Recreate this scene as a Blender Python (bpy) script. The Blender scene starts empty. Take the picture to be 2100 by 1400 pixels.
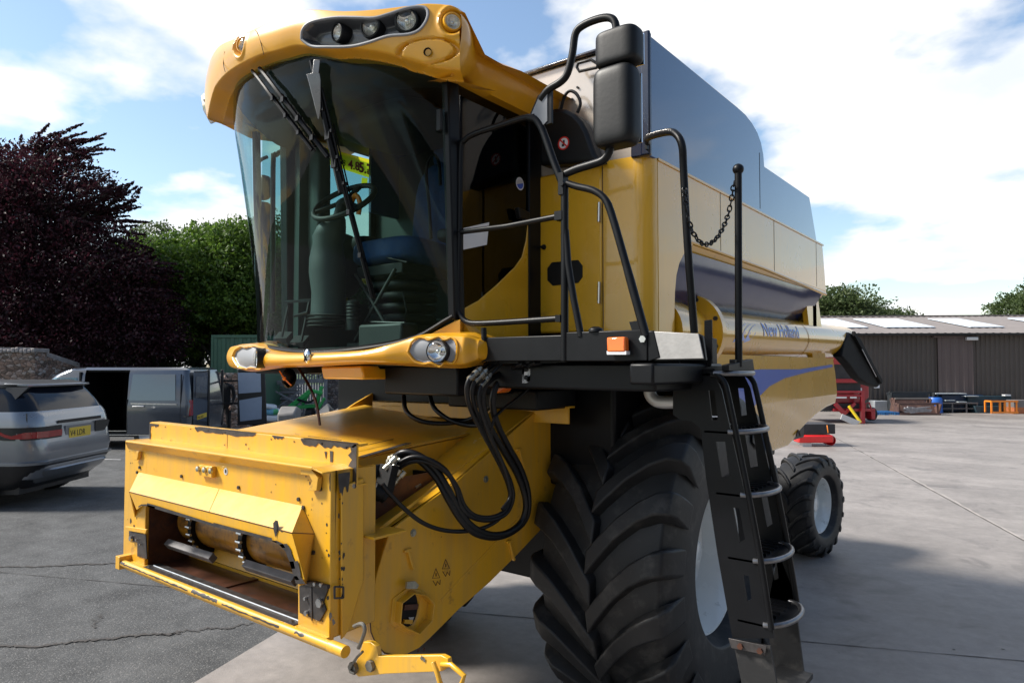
import bpy, bmesh, math, random
from mathutils import Vector, Matrix, noise
random.seed(7)
S = bpy.context.scene
COL = S.collection
PI = math.pi
# ------------------------------------------------------------------ camera
F = 1419.0
CAM = Vector((2.95, 0.0, 2.0)); YAW = math.radians(38.1); PITCH = math.atan(50 / F)
cd = bpy.data.cameras.new('camera'); cam = bpy.data.objects.new('camera', cd); COL.objects.link(cam)
cam.location = CAM; cam.rotation_euler = (PI / 2 + PITCH, 0, YAW)
cd.sensor_width = 36; cd.lens = F / 2100 * 36; cd.clip_start = 0.05; cd.clip_end = 2000
S.camera = cam
# ------------------------------------------------------------------ light
SUN_EL = math.radians(43); SUN_DIR = Vector((-.80, -.60, 0)).normalized()      # horizontal direction towards the sun
EXPOSURE = 0.92
w = bpy.data.worlds.new('World'); S.world = w; w.use_nodes = True
nt = w.node_tree; N = nt.nodes; L = nt.links; N.clear()
def nn(tree, t, **k):
    n = tree.nodes.new(t)
    for a, b in k.items():
        if a.startswith('i_'):
            key = a[2:]
            key = int(key) if key.isdigit() else key.replace('_', ' ')
            n.inputs[key].default_value = b
        else: setattr(n, a, b)
    return n
sky = nn(nt, 'ShaderNodeTexSky', sky_type='NISHITA', sun_disc=False, sun_elevation=SUN_EL,
         sun_rotation=math.atan2(SUN_DIR.x, SUN_DIR.y), air_density=1.2, dust_density=0.6, ozone_density=1.5)
bg1 = nn(nt, 'ShaderNodeBackground'); bg1.inputs[1].default_value = 0.105
L.new(sky.outputs[0], bg1.inputs[0])
tc = nn(nt, 'ShaderNodeTexCoord'); sx = nn(nt, 'ShaderNodeSeparateXYZ'); L.new(tc.outputs['Generated'], sx.inputs[0])
mz = nn(nt, 'ShaderNodeMath', operation='MAXIMUM'); L.new(sx.outputs[2], mz.inputs[0]); mz.inputs[1].default_value = 0.0
az = nn(nt, 'ShaderNodeMath', operation='ADD'); L.new(mz.outputs[0], az.inputs[0]); az.inputs[1].default_value = 0.22
dx = nn(nt, 'ShaderNodeMath', operation='DIVIDE'); dy = nn(nt, 'ShaderNodeMath', operation='DIVIDE')
L.new(sx.outputs[0], dx.inputs[0]); L.new(az.outputs[0], dx.inputs[1]); L.new(sx.outputs[1], dy.inputs[0]); L.new(az.outputs[0], dy.inputs[1])
cb = nn(nt, 'ShaderNodeCombineXYZ'); L.new(dx.outputs[0], cb.inputs[0]); L.new(dy.outputs[0], cb.inputs[1])
mp = nn(nt, 'ShaderNodeMapping'); L.new(cb.outputs[0], mp.inputs[0]); mp.inputs['Location'].default_value = (1.3, 0.4, 0.0)
n1 = nn(nt, 'ShaderNodeTexNoise', i_Scale=1.35, i_Detail=9.0, i_Roughness=0.50); L.new(mp.outputs[0], n1.inputs['Vector'])
cr = nn(nt, 'ShaderNodeValToRGB'); L.new(n1.outputs[0], cr.inputs[0])
cr.color_ramp.elements[0].position = 0.46; cr.color_ramp.elements[0].color = (0, 0, 0, 1)
cr.color_ramp.elements[1].position = 0.525; cr.color_ramp.elements[1].color = (1, 1, 1, 1)
n2 = nn(nt, 'ShaderNodeTexNoise', i_Scale=2.6, i_Detail=6.0); L.new(mp.outputs[0], n2.inputs['Vector'])
cr2 = nn(nt, 'ShaderNodeValToRGB'); L.new(n2.outputs[0], cr2.inputs[0])
cr2.color_ramp.elements[0].position = 0.35; cr2.color_ramp.elements[0].color = (.74, .79, .86, 1)
cr2.color_ramp.elements[1].position = 0.60; cr2.color_ramp.elements[1].color = (1, .985, .96, 1)
# the sky behind the photographer (away from the sun) is mostly clear and its clouds are in shade
dd = nn(nt, 'ShaderNodeVectorMath', operation='DOT_PRODUCT'); L.new(tc.outputs['Generated'], dd.inputs[0]); dd.inputs[1].default_value = (.97, -.15, .2)
dk = nn(nt, 'ShaderNodeMapRange', interpolation_type='SMOOTHSTEP'); L.new(dd.outputs['Value'], dk.inputs[0]); dk.inputs[1].default_value = .10; dk.inputs[2].default_value = .80; dk.inputs[3].default_value = 1; dk.inputs[4].default_value = .32
cs = nn(nt, 'ShaderNodeMath', operation='MULTIPLY'); L.new(dk.outputs[0], cs.inputs[0]); cs.inputs[1].default_value = .66
hz_ = nn(nt, 'ShaderNodeMapRange', interpolation_type='SMOOTHSTEP'); L.new(sx.outputs[2], hz_.inputs[0]); hz_.inputs[1].default_value = .50; hz_.inputs[2].default_value = .85; hz_.inputs[3].default_value = 1; hz_.inputs[4].default_value = .62   # thinner, greyer cloud overhead
cs2 = nn(nt, 'ShaderNodeMath', operation='MULTIPLY'); L.new(cs.outputs[0], cs2.inputs[0]); L.new(hz_.outputs[0], cs2.inputs[1])
# above the low clouds the half of the sky on the machine's left is clear
gm0 = nn(nt, 'ShaderNodeMapRange', interpolation_type='SMOOTHSTEP'); L.new(sx.outputs[0], gm0.inputs[0]); gm0.inputs[1].default_value = .02; gm0.inputs[2].default_value = .14
gm1 = nn(nt, 'ShaderNodeMapRange', interpolation_type='SMOOTHSTEP'); L.new(sx.outputs[2], gm1.inputs[0]); gm1.inputs[1].default_value = .22; gm1.inputs[2].default_value = .33
gm2 = nn(nt, 'ShaderNodeMath', operation='MULTIPLY'); L.new(gm0.outputs[0], gm2.inputs[0]); L.new(gm1.outputs[0], gm2.inputs[1])
gm = nn(nt, 'ShaderNodeMapRange'); L.new(gm2.outputs[0], gm.inputs[0]); gm.inputs[3].default_value = 1; gm.inputs[4].default_value = .12
cf = nn(nt, 'ShaderNodeMath', operation='MULTIPLY'); L.new(cr.outputs[0], cf.inputs[0]); L.new(gm.outputs[0], cf.inputs[1])
ss_ = nn(nt, 'ShaderNodeMapRange'); L.new(dk.outputs[0], ss_.inputs[0]); ss_.inputs[1].default_value = .2; ss_.inputs[3].default_value = .075; ss_.inputs[4].default_value = .105; L.new(ss_.outputs[0], bg1.inputs[1])
bg2 = nn(nt, 'ShaderNodeBackground'); L.new(cs2.outputs[0], bg2.inputs[1]); L.new(cr2.outputs[0], bg2.inputs[0])
mx = nn(nt, 'ShaderNodeMixShader'); L.new(cf.outputs[0], mx.inputs[0]); L.new(bg1.outputs[0], mx.inputs[1]); L.new(bg2.outputs[0], mx.inputs[2])
ow = nn(nt, 'ShaderNodeOutputWorld'); L.new(mx.outputs[0], ow.inputs[0])
sd = bpy.data.lights.new('sun', 'SUN'); sun = bpy.data.objects.new('sun', sd); COL.objects.link(sun)
sd.energy = 3.9; sd.angle = math.radians(12); sd.color = (1, .95, .87)
tos = Vector((SUN_DIR.x * math.cos(SUN_EL), SUN_DIR.y * math.cos(SUN_EL), math.sin(SUN_EL)))
sun.rotation_euler = tos.to_track_quat('Z', 'Y').to_euler(); sun.location = (-20, -15, 30)
S.view_settings.view_transform = 'Standard'; S.view_settings.look = 'None'
S.view_settings.exposure = EXPOSURE; S.view_settings.gamma = 1
S.render.engine = 'CYCLES'
S.cycles.max_bounces = 8; S.cycles.transparent_max_bounces = 16

# ------------------------------------------------------------------ measuring: pixels of the 2100x1400 photo -> points on real planes
_R = cam.rotation_euler.to_matrix()
def ray(u, v):
    return _R @ Vector(((u - 1050) / F, (700 - v) / F, -1))
def on(u, v, **k):
    d = ray(u, v); (a, val), = k.items(); i = 'xyz'.index(a)
    return CAM + d * ((val - CAM[i]) / d[i])
def onsurf(u, v, fn, off=0.0):
    """first point of the ray where y = fn(x, z) - off"""
    d = ray(u, v); t0 = 1.2; g = lambda t: (CAM + d * t).y - fn((CAM + d * t).x, (CAM + d * t).z) + off
    p = g(t0); t = t0
    while t < 7:
        t1 = t + .02; q = g(t1)
        if p < 0 <= q:
            for _ in range(25):
                m = (t + t1) / 2
                if g(m) < 0: t = m
                else: t1 = m
            return CAM + d * t
        t = t1; p = q
    return CAM + d * 4
CR = Vector((math.cos(YAW), math.sin(YAW), 0)); CF = Vector((-math.sin(YAW), math.cos(YAW), 0))
def bgp(X, D, z=0.0):      # point in the yard: X to the right, D away from the photographer's spot
    return Vector((CAM.x, CAM.y, 0)) + CR * X + CF * D + Vector((0, 0, z))
def bgu(u, D): return (u - 1050) / F * D
def bgz(v, D): return 2.0 + (750 - v) / F * D

# ------------------------------------------------------------------ materials
MATS = {}
def pm(name, col, rough=.5, metal=0, coat=0, var=.08, scale=6, bump=0, bscale=60, spec=.5, rvar=.1, dirt=None, dirtamt=0, coatr=.05, alpha=None, streak=0):
    m = bpy.data.materials.new(name); m.use_nodes = True; t = m.node_tree; b = t.nodes['Principled BSDF']
    b.inputs['Roughness'].default_value = rough; b.inputs['Metallic'].default_value = metal
    b.inputs['Coat Weight'].default_value = coat; b.inputs['Coat Roughness'].default_value = coatr
    b.inputs['Specular IOR Level'].default_value = spec
    c = nn(t, 'ShaderNodeTexCoord'); n = nn(t, 'ShaderNodeTexNoise', i_Scale=scale, i_Detail=6.0, i_Roughness=.6)
    t.links.new(c.outputs['Object'], n.inputs['Vector'])
    r = nn(t, 'ShaderNodeValToRGB'); t.links.new(n.outputs[0], r.inputs[0])
    lo = [max(0, x * (1 - var)) for x in col]; hi = [min(1, x * (1 + var)) for x in col]
    r.color_ramp.elements[0].position = .3; r.color_ramp.elements[0].color = (*lo, 1)
    r.color_ramp.elements[1].position = .7; r.color_ramp.elements[1].color = (*hi, 1)
    out = r.outputs[0]
    if dirt:
        n3 = nn(t, 'ShaderNodeTexNoise', i_Scale=scale * 2.3, i_Detail=8.0, i_Roughness=.7); t.links.new(c.outputs['Object'], n3.inputs['Vector'])
        r3 = nn(t, 'ShaderNodeValToRGB'); t.links.new(n3.outputs[0], r3.inputs[0])
        r3.color_ramp.elements[0].position = .62 - dirtamt * .25; r3.color_ramp.elements[1].position = .72 - dirtamt * .1
        mxx = nn(t, 'ShaderNodeMix', data_type='RGBA'); t.links.new(r3.outputs[0], mxx.inputs[0]); t.links.new(out, mxx.inputs[6])
        mxx.inputs[7].default_value = (*dirt, 1); out = mxx.outputs[2]
    if streak:
        mp5 = nn(t, 'ShaderNodeMapping'); mp5.inputs['Scale'].default_value = (9, 9, .8); t.links.new(c.outputs['Object'], mp5.inputs[0])
        n5 = nn(t, 'ShaderNodeTexNoise', i_Scale=1.6, i_Detail=8.0, i_Roughness=.7); t.links.new(mp5.outputs[0], n5.inputs['Vector'])
        r5 = nn(t, 'ShaderNodeMapRange'); t.links.new(n5.outputs[0], r5.inputs[0]); r5.inputs[1].default_value = .40; r5.inputs[2].default_value = .72; r5.inputs[3].default_value = 0; r5.inputs[4].default_value = streak
        m5 = nn(t, 'ShaderNodeMix', data_type='RGBA'); t.links.new(r5.outputs[0], m5.inputs[0]); t.links.new(out, m5.inputs[6]); m5.inputs[7].default_value = (.30, .22, .12, 1); out = m5.outputs[2]
    t.links.new(out, b.inputs['Base Color'])
    mr = nn(t, 'ShaderNodeMapRange'); t.links.new(n.outputs[0], mr.inputs[0])
    mr.inputs[3].default_value = max(0.02, rough - rvar); mr.inputs[4].default_value = min(1, rough + rvar)
    t.links.new(mr.outputs[0], b.inputs['Roughness'])
    if bump:
        n4 = nn(t, 'ShaderNodeTexNoise', i_Scale=bscale, i_Detail=5.0); t.links.new(c.outputs['Object'], n4.inputs['Vector'])
        bp = nn(t, 'ShaderNodeBump', i_Strength=bump, i_Distance=.02); t.links.new(n4.outputs[0], bp.inputs['Height'])
        t.links.new(bp.outputs[0], b.inputs['Normal'])
    MATS[name] = m
    return m
YEL = pm('yellow paint', (.76, .405, .014), .28, streak=.12, coat=.7, bump=.12, bscale=1.6, var=.03, scale=3, rvar=.05, dirt=(.52, .27, .02), dirtamt=.05)
YELW = pm('worn yellow paint', streak=.38, col=(.70, .365, .011), rough=.38, coat=.4, var=.04, scale=4, coatr=.3, dirt=(.40, .20, .02), dirtamt=.05, bump=.03, bscale=25)
ORY = pm('roof plastic yellow', (.70, .335, .011), .32, streak=.15, coat=.35, var=.04, scale=3, coatr=.12)
CRM = pm('pale tank paint', (.52, .46, .40), .22, metal=.35, coat=1, var=.03, scale=2)
NAVY = pm('navy paint', (.006, .020, .095), .20, coat=.18, bump=.3, bscale=1.8, var=.1, scale=2, rvar=.03, coatr=.04, spec=.4)
SIDEB = pm('glossy tank paint', (.010, .034, .11), .06, coat=1, bump=.18, bscale=1.1, var=.05, scale=2, rvar=.02, coatr=.02, spec=.5)
BLK = pm('black steel', (.004, .0045, .006), .42, spec=.22, var=.25, rvar=.12)
BLKP = pm('black plastic', (.006, .0065, .0075), .48, spec=.3, var=.2, bump=.02)
RUB = pm('tyre rubber', (.013, .0133, .0145), .55, spec=.45, var=.3, scale=3.5, bump=.12, bscale=14, dirt=(.046, .044, .042), dirtamt=.4)
HOSE = pm('hose rubber', (.004, .004, .005), .38, spec=.35, var=.2)
CHIP = pm('bare dark steel', (.055, .05, .05), .42, metal=.4, var=.35, scale=25)
RUST = pm('rusty steel', (.085, .035, .022), .38, metal=.3, var=.45, scale=9, dirt=(.05, .03, .03), dirtamt=.4)
STEEL = pm('bright steel', (.62, .62, .62), .3, metal=1, var=.12, scale=20)
ZINC = pm('zinc fitting', (.42, .41, .34), .4, metal=.9, var=.3, scale=30)
ALU = pm('aluminium plate', (.60, .60, .61), .45, metal=.5, var=.06, scale=14)
WHT = pm('white rim paint', (.72, .76, .76), .28, coat=.8, var=.05, scale=3, dirt=(.4, .42, .40), dirtamt=.1)
GRY = pm('grey lamp panel', (.23, .24, .26), .5, var=.05)
DGREY = pm('dark lamp recess', (.055, .058, .065), .28, coat=.5, var=.1)
CHROME = pm('chrome', (.85, .85, .86), .08, metal=1, var=.02)
SEAT = pm('blue seat cloth', (.012, .045, .15), .8, var=.2, scale=30, bump=.1)
INT = pm('cab trim', (.036, .046, .044), .55, var=.1)
INTD = pm('dark cab trim', (.010, .012, .011), .6, var=.2)
ORG = pm('orange', (.75, .22, .02), .35, var=.1)
STK = pm('yellow sticker', (.85, .62, .02), .4, var=.03)
REDT = pm('red lettering', (.65, .02, .01), .4, var=.05)
BLKT = pm('black lettering', (.02, .02, .02), .4, var=.05)
BLUET = pm('blue lettering', (.025, .10, .50), .35, coat=.35, var=.05)
WHTP = pm('white plastic', (.75, .75, .76), .45, var=.04)
def glass(name, tint, refl=1.0, rough=0.0, ior=1.5, backfac=1.0):
    m = bpy.data.materials.new(name); m.use_nodes = True; t = m.node_tree; t.nodes.clear()
    tr = nn(t, 'ShaderNodeBsdfTransparent'); tr.inputs[0].default_value = (*tint, 1)
    gl = nn(t, 'ShaderNodeBsdfGlossy'); gl.inputs['Roughness'].default_value = rough; gl.inputs[0].default_value = (refl, refl, refl, 1)
    # reflectance from the angle between surface and ray, the same from both sides of the thin sheet
    ge = nn(t, 'ShaderNodeNewGeometry'); dt = nn(t, 'ShaderNodeVectorMath', operation='DOT_PRODUCT'); t.links.new(ge.outputs['Normal'], dt.inputs[0]); t.links.new(ge.outputs['Incoming'], dt.inputs[1])
    ab = nn(t, 'ShaderNodeMath', operation='ABSOLUTE'); t.links.new(dt.outputs['Value'], ab.inputs[0])
    om = nn(t, 'ShaderNodeMath', operation='SUBTRACT', i_0=1.0); t.links.new(ab.outputs[0], om.inputs[1])
    pw = nn(t, 'ShaderNodeMath', operation='POWER', i_1=5.0); t.links.new(om.outputs[0], pw.inputs[0])
    f0 = ((ior - 1) / (ior + 1)) ** 2
    fr = nn(t, 'ShaderNodeMath', operation='MULTIPLY_ADD', i_1=.85 - f0, i_2=f0); t.links.new(pw.outputs[0], fr.inputs[0]); mxx = nn(t, 'ShaderNodeMixShader')
    t.links.new(fr.outputs[0], mxx.inputs[0]); t.links.new(tr.outputs[0], mxx.inputs[1]); t.links.new(gl.outputs[0], mxx.inputs[2])
    o = nn(t, 'ShaderNodeOutputMaterial'); t.links.new(mxx.outputs[0], o.inputs[0]); MATS[name] = m
    return m
GLS = glass('windscreen glass', (.60, .76, .73), refl=.75, ior=1.33)
GLD = glass('door glass', (.08, .10, .10), refl=.6, ior=1.62)
LENS = glass('lamp lens', (.9, .9, .88), ior=1.5, rough=.03)
ORL = pm('orange lens', (.80, .16, .02), .15, coat=1, var=.1)

# ------------------------------------------------------------------ geometry collector
class G:
    def __init__(s): s.v = []; s.f = []; s.m = []
    def add(s, vs, fs, m=0):
        o = len(s.v); s.v += [tuple(p) for p in vs]
        for f in fs: s.f.append(tuple(i + o for i in f)); s.m.append(m)
        return s
    def box(s, x0, x1, y0, y1, z0, z1, m=0):
        vs = [(x, y, z) for x in (x0, x1) for y in (y0, y1) for z in (z0, z1)]
        return s.add(vs, [(0, 1, 3, 2), (4, 6, 7, 5), (0, 4, 5, 1), (2, 3, 7, 6), (0, 2, 6, 4), (1, 5, 7, 3)], m)
    def obox(s, c, ax, ay, az, m=0):      # oriented box: centre and three half axes
        c = Vector(c); ax, ay, az = Vector(ax), Vector(ay), Vector(az)
        vs = [c + ax * i + ay * j + az * k for i in (-1, 1) for j in (-1, 1) for k in (-1, 1)]
        return s.add(vs, [(0, 1, 3, 2), (4, 6, 7, 5), (0, 4, 5, 1), (2, 3, 7, 6), (0, 2, 6, 4), (1, 5, 7, 3)], m)
    def bar(s, a, b, w, h, m=0, up=(0, 0, 1)):
        a, b = Vector(a), Vector(b); d = (b - a); u = Vector(up)
        if abs(d.normalized().dot(u)) > .95: u = Vector((1, 0, 0))
        sd_ = d.cross(u).normalized(); u2 = sd_.cross(d).normalized()
        return s.obox((a + b) / 2, d / 2, sd_ * w / 2, u2 * h / 2, m)
    def slab(s, pts, d, m=0):             # polygon of 3D points, extruded by vector d
        n = len(pts); pts = [Vector(p) for p in pts]; d = Vector(d)
        vs = pts + [p + d for p in pts]
        fs = [tuple(range(n)), tuple(range(2 * n - 1, n - 1, -1))] + [(i, i + n, (i + 1) % n + n, (i + 1) % n) for i in range(n)]
        return s.add(vs, fs, m)
    def tube(s, path, r, n=10, m=0, cap=True, smooth=0):
        P_ = [Vector(p) for p in path]
        if smooth: P_ = catmull(P_, smooth)
        rr = r if isinstance(r, (list, tuple)) else [r] * len(P_)
        if len(rr) != len(P_): rr = [rr[min(len(rr) - 1, int(i * len(rr) / len(P_)))] for i in range(len(P_))]
        t = (P_[1] - P_[0]).normalized(); u = t.cross(Vector((0, 0, 1)));
        if u.length < .1: u = t.cross(Vector((1, 0, 0)))
        u.normalize(); vs = []
        for i, p in enumerate(P_):
            a = P_[max(0, i - 1)]; b = P_[min(len(P_) - 1, i + 1)]; t2 = (b - a).normalized()
            u = (u - t2 * u.dot(t2)).normalized(); w_ = t2.cross(u)
            for k in range(n): an = 2 * PI * k / n; vs.append(p + (u * math.cos(an) + w_ * math.sin(an)) * rr[i])
        fs = [(i * n + k, i * n + (k + 1) % n, (i + 1) * n + (k + 1) % n, (i + 1) * n + k) for i in range(len(P_) - 1) for k in range(n)]
        if cap: fs += [tuple(range(n - 1, -1, -1)), tuple((len(P_) - 1) * n + k for k in range(n))]
        return s.add(vs, fs, m)
    def lathe(s, prof, o, ax, n=32, m=0, up=None, a0=0, a1=2 * PI):
        o = Vector(o); ax = Vector(ax).normalized(); u = ax.cross(Vector((0, 0, 1)))
        if u.length < .1: u = ax.cross(Vector((1, 0, 0)))
        u.normalize(); w_ = ax.cross(u); vs = []; full = abs(a1 - a0 - 2 * PI) < 1e-6; nn_ = n if full else n + 1
        for (h, r) in prof:
            for k in range(nn_): an = a0 + (a1 - a0) * k / n; vs.append(o + ax * h + (u * math.cos(an) + w_ * math.sin(an)) * r)
        fs = [(i * nn_ + k, i * nn_ + (k + 1) % nn_, (i + 1) * nn_ + (k + 1) % nn_, (i + 1) * nn_ + k)
              for i in range(len(prof) - 1) for k in range(n)]
        return s.add(vs, fs, m)
    def grid(s, fn, nu, nv, m=0, mask=None):
        vs = [fn(i / nu, j / nv) for i in range(nu + 1) for j in range(nv + 1)]
        fs = []
        for i in range(nu):
            for j in range(nv):
                if mask and not mask((i + .5) / nu, (j + .5) / nv): continue
                a = i * (nv + 1) + j; fs.append((a, a + nv + 1, a + nv + 2, a + 1))
        return s.add(vs, fs, m)
    def loft(s, secs, m=0, close=True, cap=True):
        n = len(secs[0]); vs = [p for q in secs for p in q]; fs = []
        for i in range(len(secs) - 1):
            for k in range(n if close else n - 1):
                fs.append((i * n + k, i * n + (k + 1) % n, (i + 1) * n + (k + 1) % n, (i + 1) * n + k))
        if cap and close: fs += [tuple(range(n - 1, -1, -1)), tuple((len(secs) - 1) * n + k for k in range(n))]
        return s.add(vs, fs, m)
    def bolt(s, c, ax, r=.012, h=.008, m=0):
        return s.lathe([(0, r), (h, r), (h, 0)], c, ax, 6, m)
    def blob(s, c, r, seg=12, m=0, sq=1.0):
        c = Vector(c); r = Vector(r) if not isinstance(r, (int, float)) else Vector((r, r, r))
        def f(a, b):
            th = a * 2 * PI; ph = (b - .5) * PI; e = sq
            sg = lambda x: math.copysign(abs(x) ** e, x)
            return c + Vector((r.x * sg(math.cos(th)) * sg(math.cos(ph)), r.y * sg(math.sin(th)) * sg(math.cos(ph)), r.z * sg(math.sin(ph))))
        return s.grid(f, seg * 2, seg, m)
def catmull(P_, k):
    out = []; n = len(P_)
    for i in range(n - 1):
        p0 = P_[max(0, i - 1)]; p1 = P_[i]; p2 = P_[i + 1]; p3 = P_[min(n - 1, i + 2)]
        for j in range(k):
            t = j / k
            out.append(.5 * ((2 * p1) + (p2 - p0) * t + (2 * p0 - 5 * p1 + 4 * p2 - p3) * t * t + (3 * p1 - p0 - 3 * p2 + p3) * t ** 3))
    out.append(P_[-1]); return out
def tagit(o, label=None, cat=None, group=None, kind=None):
    if label: o['label'] = label
    if cat: o['category'] = cat
    if group: o['group'] = group
    if kind: o['kind'] = kind
    return o
def ob(name, g, mats, parent=None, bevel=0, sharp=38, sub=0, clean=True, loc=None, rz=0, weld=True):
    me = bpy.data.meshes.new(name); me.from_pydata(g.v, [], g.f)
    if not isinstance(mats, (list, tuple)): mats = [mats]
    for m in mats: me.materials.append(m)
    me.polygons.foreach_set('material_index', g.m)
    if clean:
        bm = bmesh.new(); bm.from_mesh(me)
        if weld: bmesh.ops.remove_doubles(bm, verts=bm.verts, dist=1e-5)
        bmesh.ops.recalc_face_normals(bm, faces=bm.faces); bm.to_mesh(me); bm.free()
    me.polygons.foreach_set('use_smooth', [True] * len(me.polygons)); me.set_sharp_from_angle(angle=math.radians(sharp))
    o = bpy.data.objects.new(name, me); COL.objects.link(o)
    if loc is not None: o.location = loc
    if rz: o.rotation_euler = (0, 0, rz)
    if parent: o.parent = parent
    if bevel:
        b = o.modifiers.new('bevel', 'BEVEL'); b.width = bevel; b.segments = 2; b.limit_method = 'ANGLE'; b.angle_limit = math.radians(40); b.harden_normals = False
    if sub:
        b = o.modifiers.new('sub', 'SUBSURF'); b.levels = sub; b.render_levels = sub
    return o
SPLIT = {'latch_plate', 'feed_chain_', 'cover_gasket',  'ladder_bracket', 'latch_hook', 'headlamp_surround', 'feeder_house', 'grain_tank', 'side_panel', 'cab_pillar', 'hinge', 'pipe_coupling', 'side_bolts', 'side_stiffener', 'plate_bolts', 'latch_bolts', 'block_bolts', 'warning_light', 'pedals', 'ladder_rail', 'clamp_bolts', 'feed_slat', 'quick_coupler',
         'roof_seam', 'hose_pipes', 'hand_rail', 'flange_bolts', 'gate_rail', 'label_strip', 'side_decal', 'rear_frame', 'door_hinge', 'tank_feet', 'roof_light', 'wheel_bolts'}
RENAME = {'side_bolts': 'bolt', 'plate_bolts': 'bolt', 'latch_bolts': 'bolt', 'block_bolts': 'bolt', 'clamp_bolts': 'bolt', 'flange_bolts': 'bolt', 'wheel_bolts': 'wheel_bolt', 'pedals': 'pedal', 'hose_pipes': 'hose_pipe', 'tank_feet': 'tank_foot'}
def pieces(g):
    """split a collector into its connected pieces (vertices at the same spot count as joined)"""
    key = {}; par = list(range(len(g.v)))
    def find(a):
        while par[a] != a: par[a] = par[par[a]]; a = par[a]
        return a
    for i, p in enumerate(g.v):
        k = (round(p[0], 5), round(p[1], 5), round(p[2], 5))
        if k in key: par[find(i)] = find(key[k])
        else: key[k] = i
    for f in g.f:
        for i in f[1:]: par[find(i)] = find(f[0])
    grp = {}
    for f, m in zip(g.f, g.m): grp.setdefault(find(f[0]), []).append((f, m))
    out = []
    for fm in grp.values():
        n_ = G(); mp2 = {}
        for f, m in fm:
            for i in f:
                if i not in mp2: mp2[i] = len(n_.v); n_.v.append(g.v[i])
            n_.f.append(tuple(mp2[i] for i in f)); n_.m.append(m)
        out.append(n_)
    return out
_ob1 = ob
def ob(name, g, mats, parent=None, **k):
    if name in SPLIT:
        ps = pieces(g)
        if 1 < len(ps) <= 40:
            os_ = [_ob1(RENAME.get(name, name), p, mats, parent, **k) for p in ps]; PIECES[os_[0].name] = os_; return os_[0]
    return _ob1(RENAME.get(name, name), g, mats, parent, **k)
PIECES = {}
def empty(name, label, cat, loc=(0, 0, 0), rz=0, group=None, kind=None):
    o = bpy.data.objects.new(name, None); COL.objects.link(o); o.location = loc; o.rotation_euler = (0, 0, rz)
    o.empty_display_size = .2
    return tagit(o, label, cat, group, kind)
def text(name, body, size, mat, origin, xdir, ydir, parent, depth=.0015, squash=1, align='LEFT', shear=0, fn=None, bold=0):
    cu = bpy.data.curves.new('t', 'FONT'); cu.body = body; cu.size = size; cu.extrude = depth; cu.align_x = align; cu.shear = shear; cu.offset = bold
    cu.resolution_u = 2
    to = bpy.data.objects.new('t', cu); COL.objects.link(to)
    dg = bpy.context.evaluated_depsgraph_get(); me = bpy.data.meshes.new_from_object(to.evaluated_get(dg))
    bpy.data.objects.remove(to); bpy.data.curves.remove(cu)
    if fn:
        bm = bmesh.new(); bm.from_mesh(me); bmesh.ops.triangulate(bm, faces=bm.faces)
        for _ in range(4):
            le = [e for e in bm.edges if e.calc_length() > size * .12]
            if not le: break
            bmesh.ops.subdivide_edges(bm, edges=le, cuts=1); bmesh.ops.triangulate(bm, faces=[f for f in bm.faces if len(f.verts) > 3])
        bm.to_mesh(me); bm.free()
    xd, yd = Vector(xdir).normalized(), Vector(ydir).normalized(); zd = xd.cross(yd); o_ = Vector(origin)
    for v in me.vertices:
        a, b, c = v.co.x * squash, v.co.y, v.co.z
        v.co = fn(a, b, c) if fn else o_ + xd * a + yd * b + zd * c
    me.materials.clear(); me.materials.append(mat); me.name = name
    o = bpy.data.objects.new(name, me); COL.objects.link(o)
    if parent: o.parent = parent
    return o
def ragged(g, a, b, wid, down, nrm, m=0, seed=1, n=16, mn=.25):
    """a worn strip: straight edge a-b, ragged edge reaching 'wid' along 'down'; a film proud of the surface along nrm"""
    rnd = random.Random(seed); a, b, down, nrm = Vector(a), Vector(b), Vector(down), Vector(nrm)
    top = [a.lerp(b, i / n) + nrm for i in range(n + 1)]
    bot = [a.lerp(b, i / n) + nrm + down * wid * (mn + (1 - mn) * rnd.random()) * (1 if 0 < i < n else .3) for i in range(n + 1)]
    g.add(top + bot, [(i, i + 1, n + 2 + i, n + 1 + i) for i in range(n)], m)
def speck(g, c, xd, yd, r, m=0, seed=1, el=1.0):
    rnd = random.Random(seed); c = Vector(c); xd, yd = Vector(xd), Vector(yd); n = 7
    g.add([c + xd * r * math.cos(2 * PI * i / n) * rnd.uniform(.5, 1.2) + yd * r * el * math.sin(2 * PI * i / n) * rnd.uniform(.5, 1.2) for i in range(n)], [tuple(range(n))], m)
X1, Y1, Z1 = Vector((1, 0, 0)), Vector((0, 1, 0)), Vector((0, 0, 1))

# ================================================================== COMBINE HARVESTER
CLOC = Vector((0, 3.82, 0))
COMB = empty('combine_harvester', 'big yellow combine harvester with a glazed cab and no header, in the middle', 'combine harvester', CLOC)
def part(name, g, mats, parent=None, **k):
    o = ob(name, g, mats, parent or COMB, **k)
    if parent is None:
        for q_ in PIECES.get(o.name, [o]): q_.matrix_parent_inverse = Matrix.Translation(-CLOC)
    return o
def ctext(*a, **k):
    return text(*a, **k)

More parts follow.
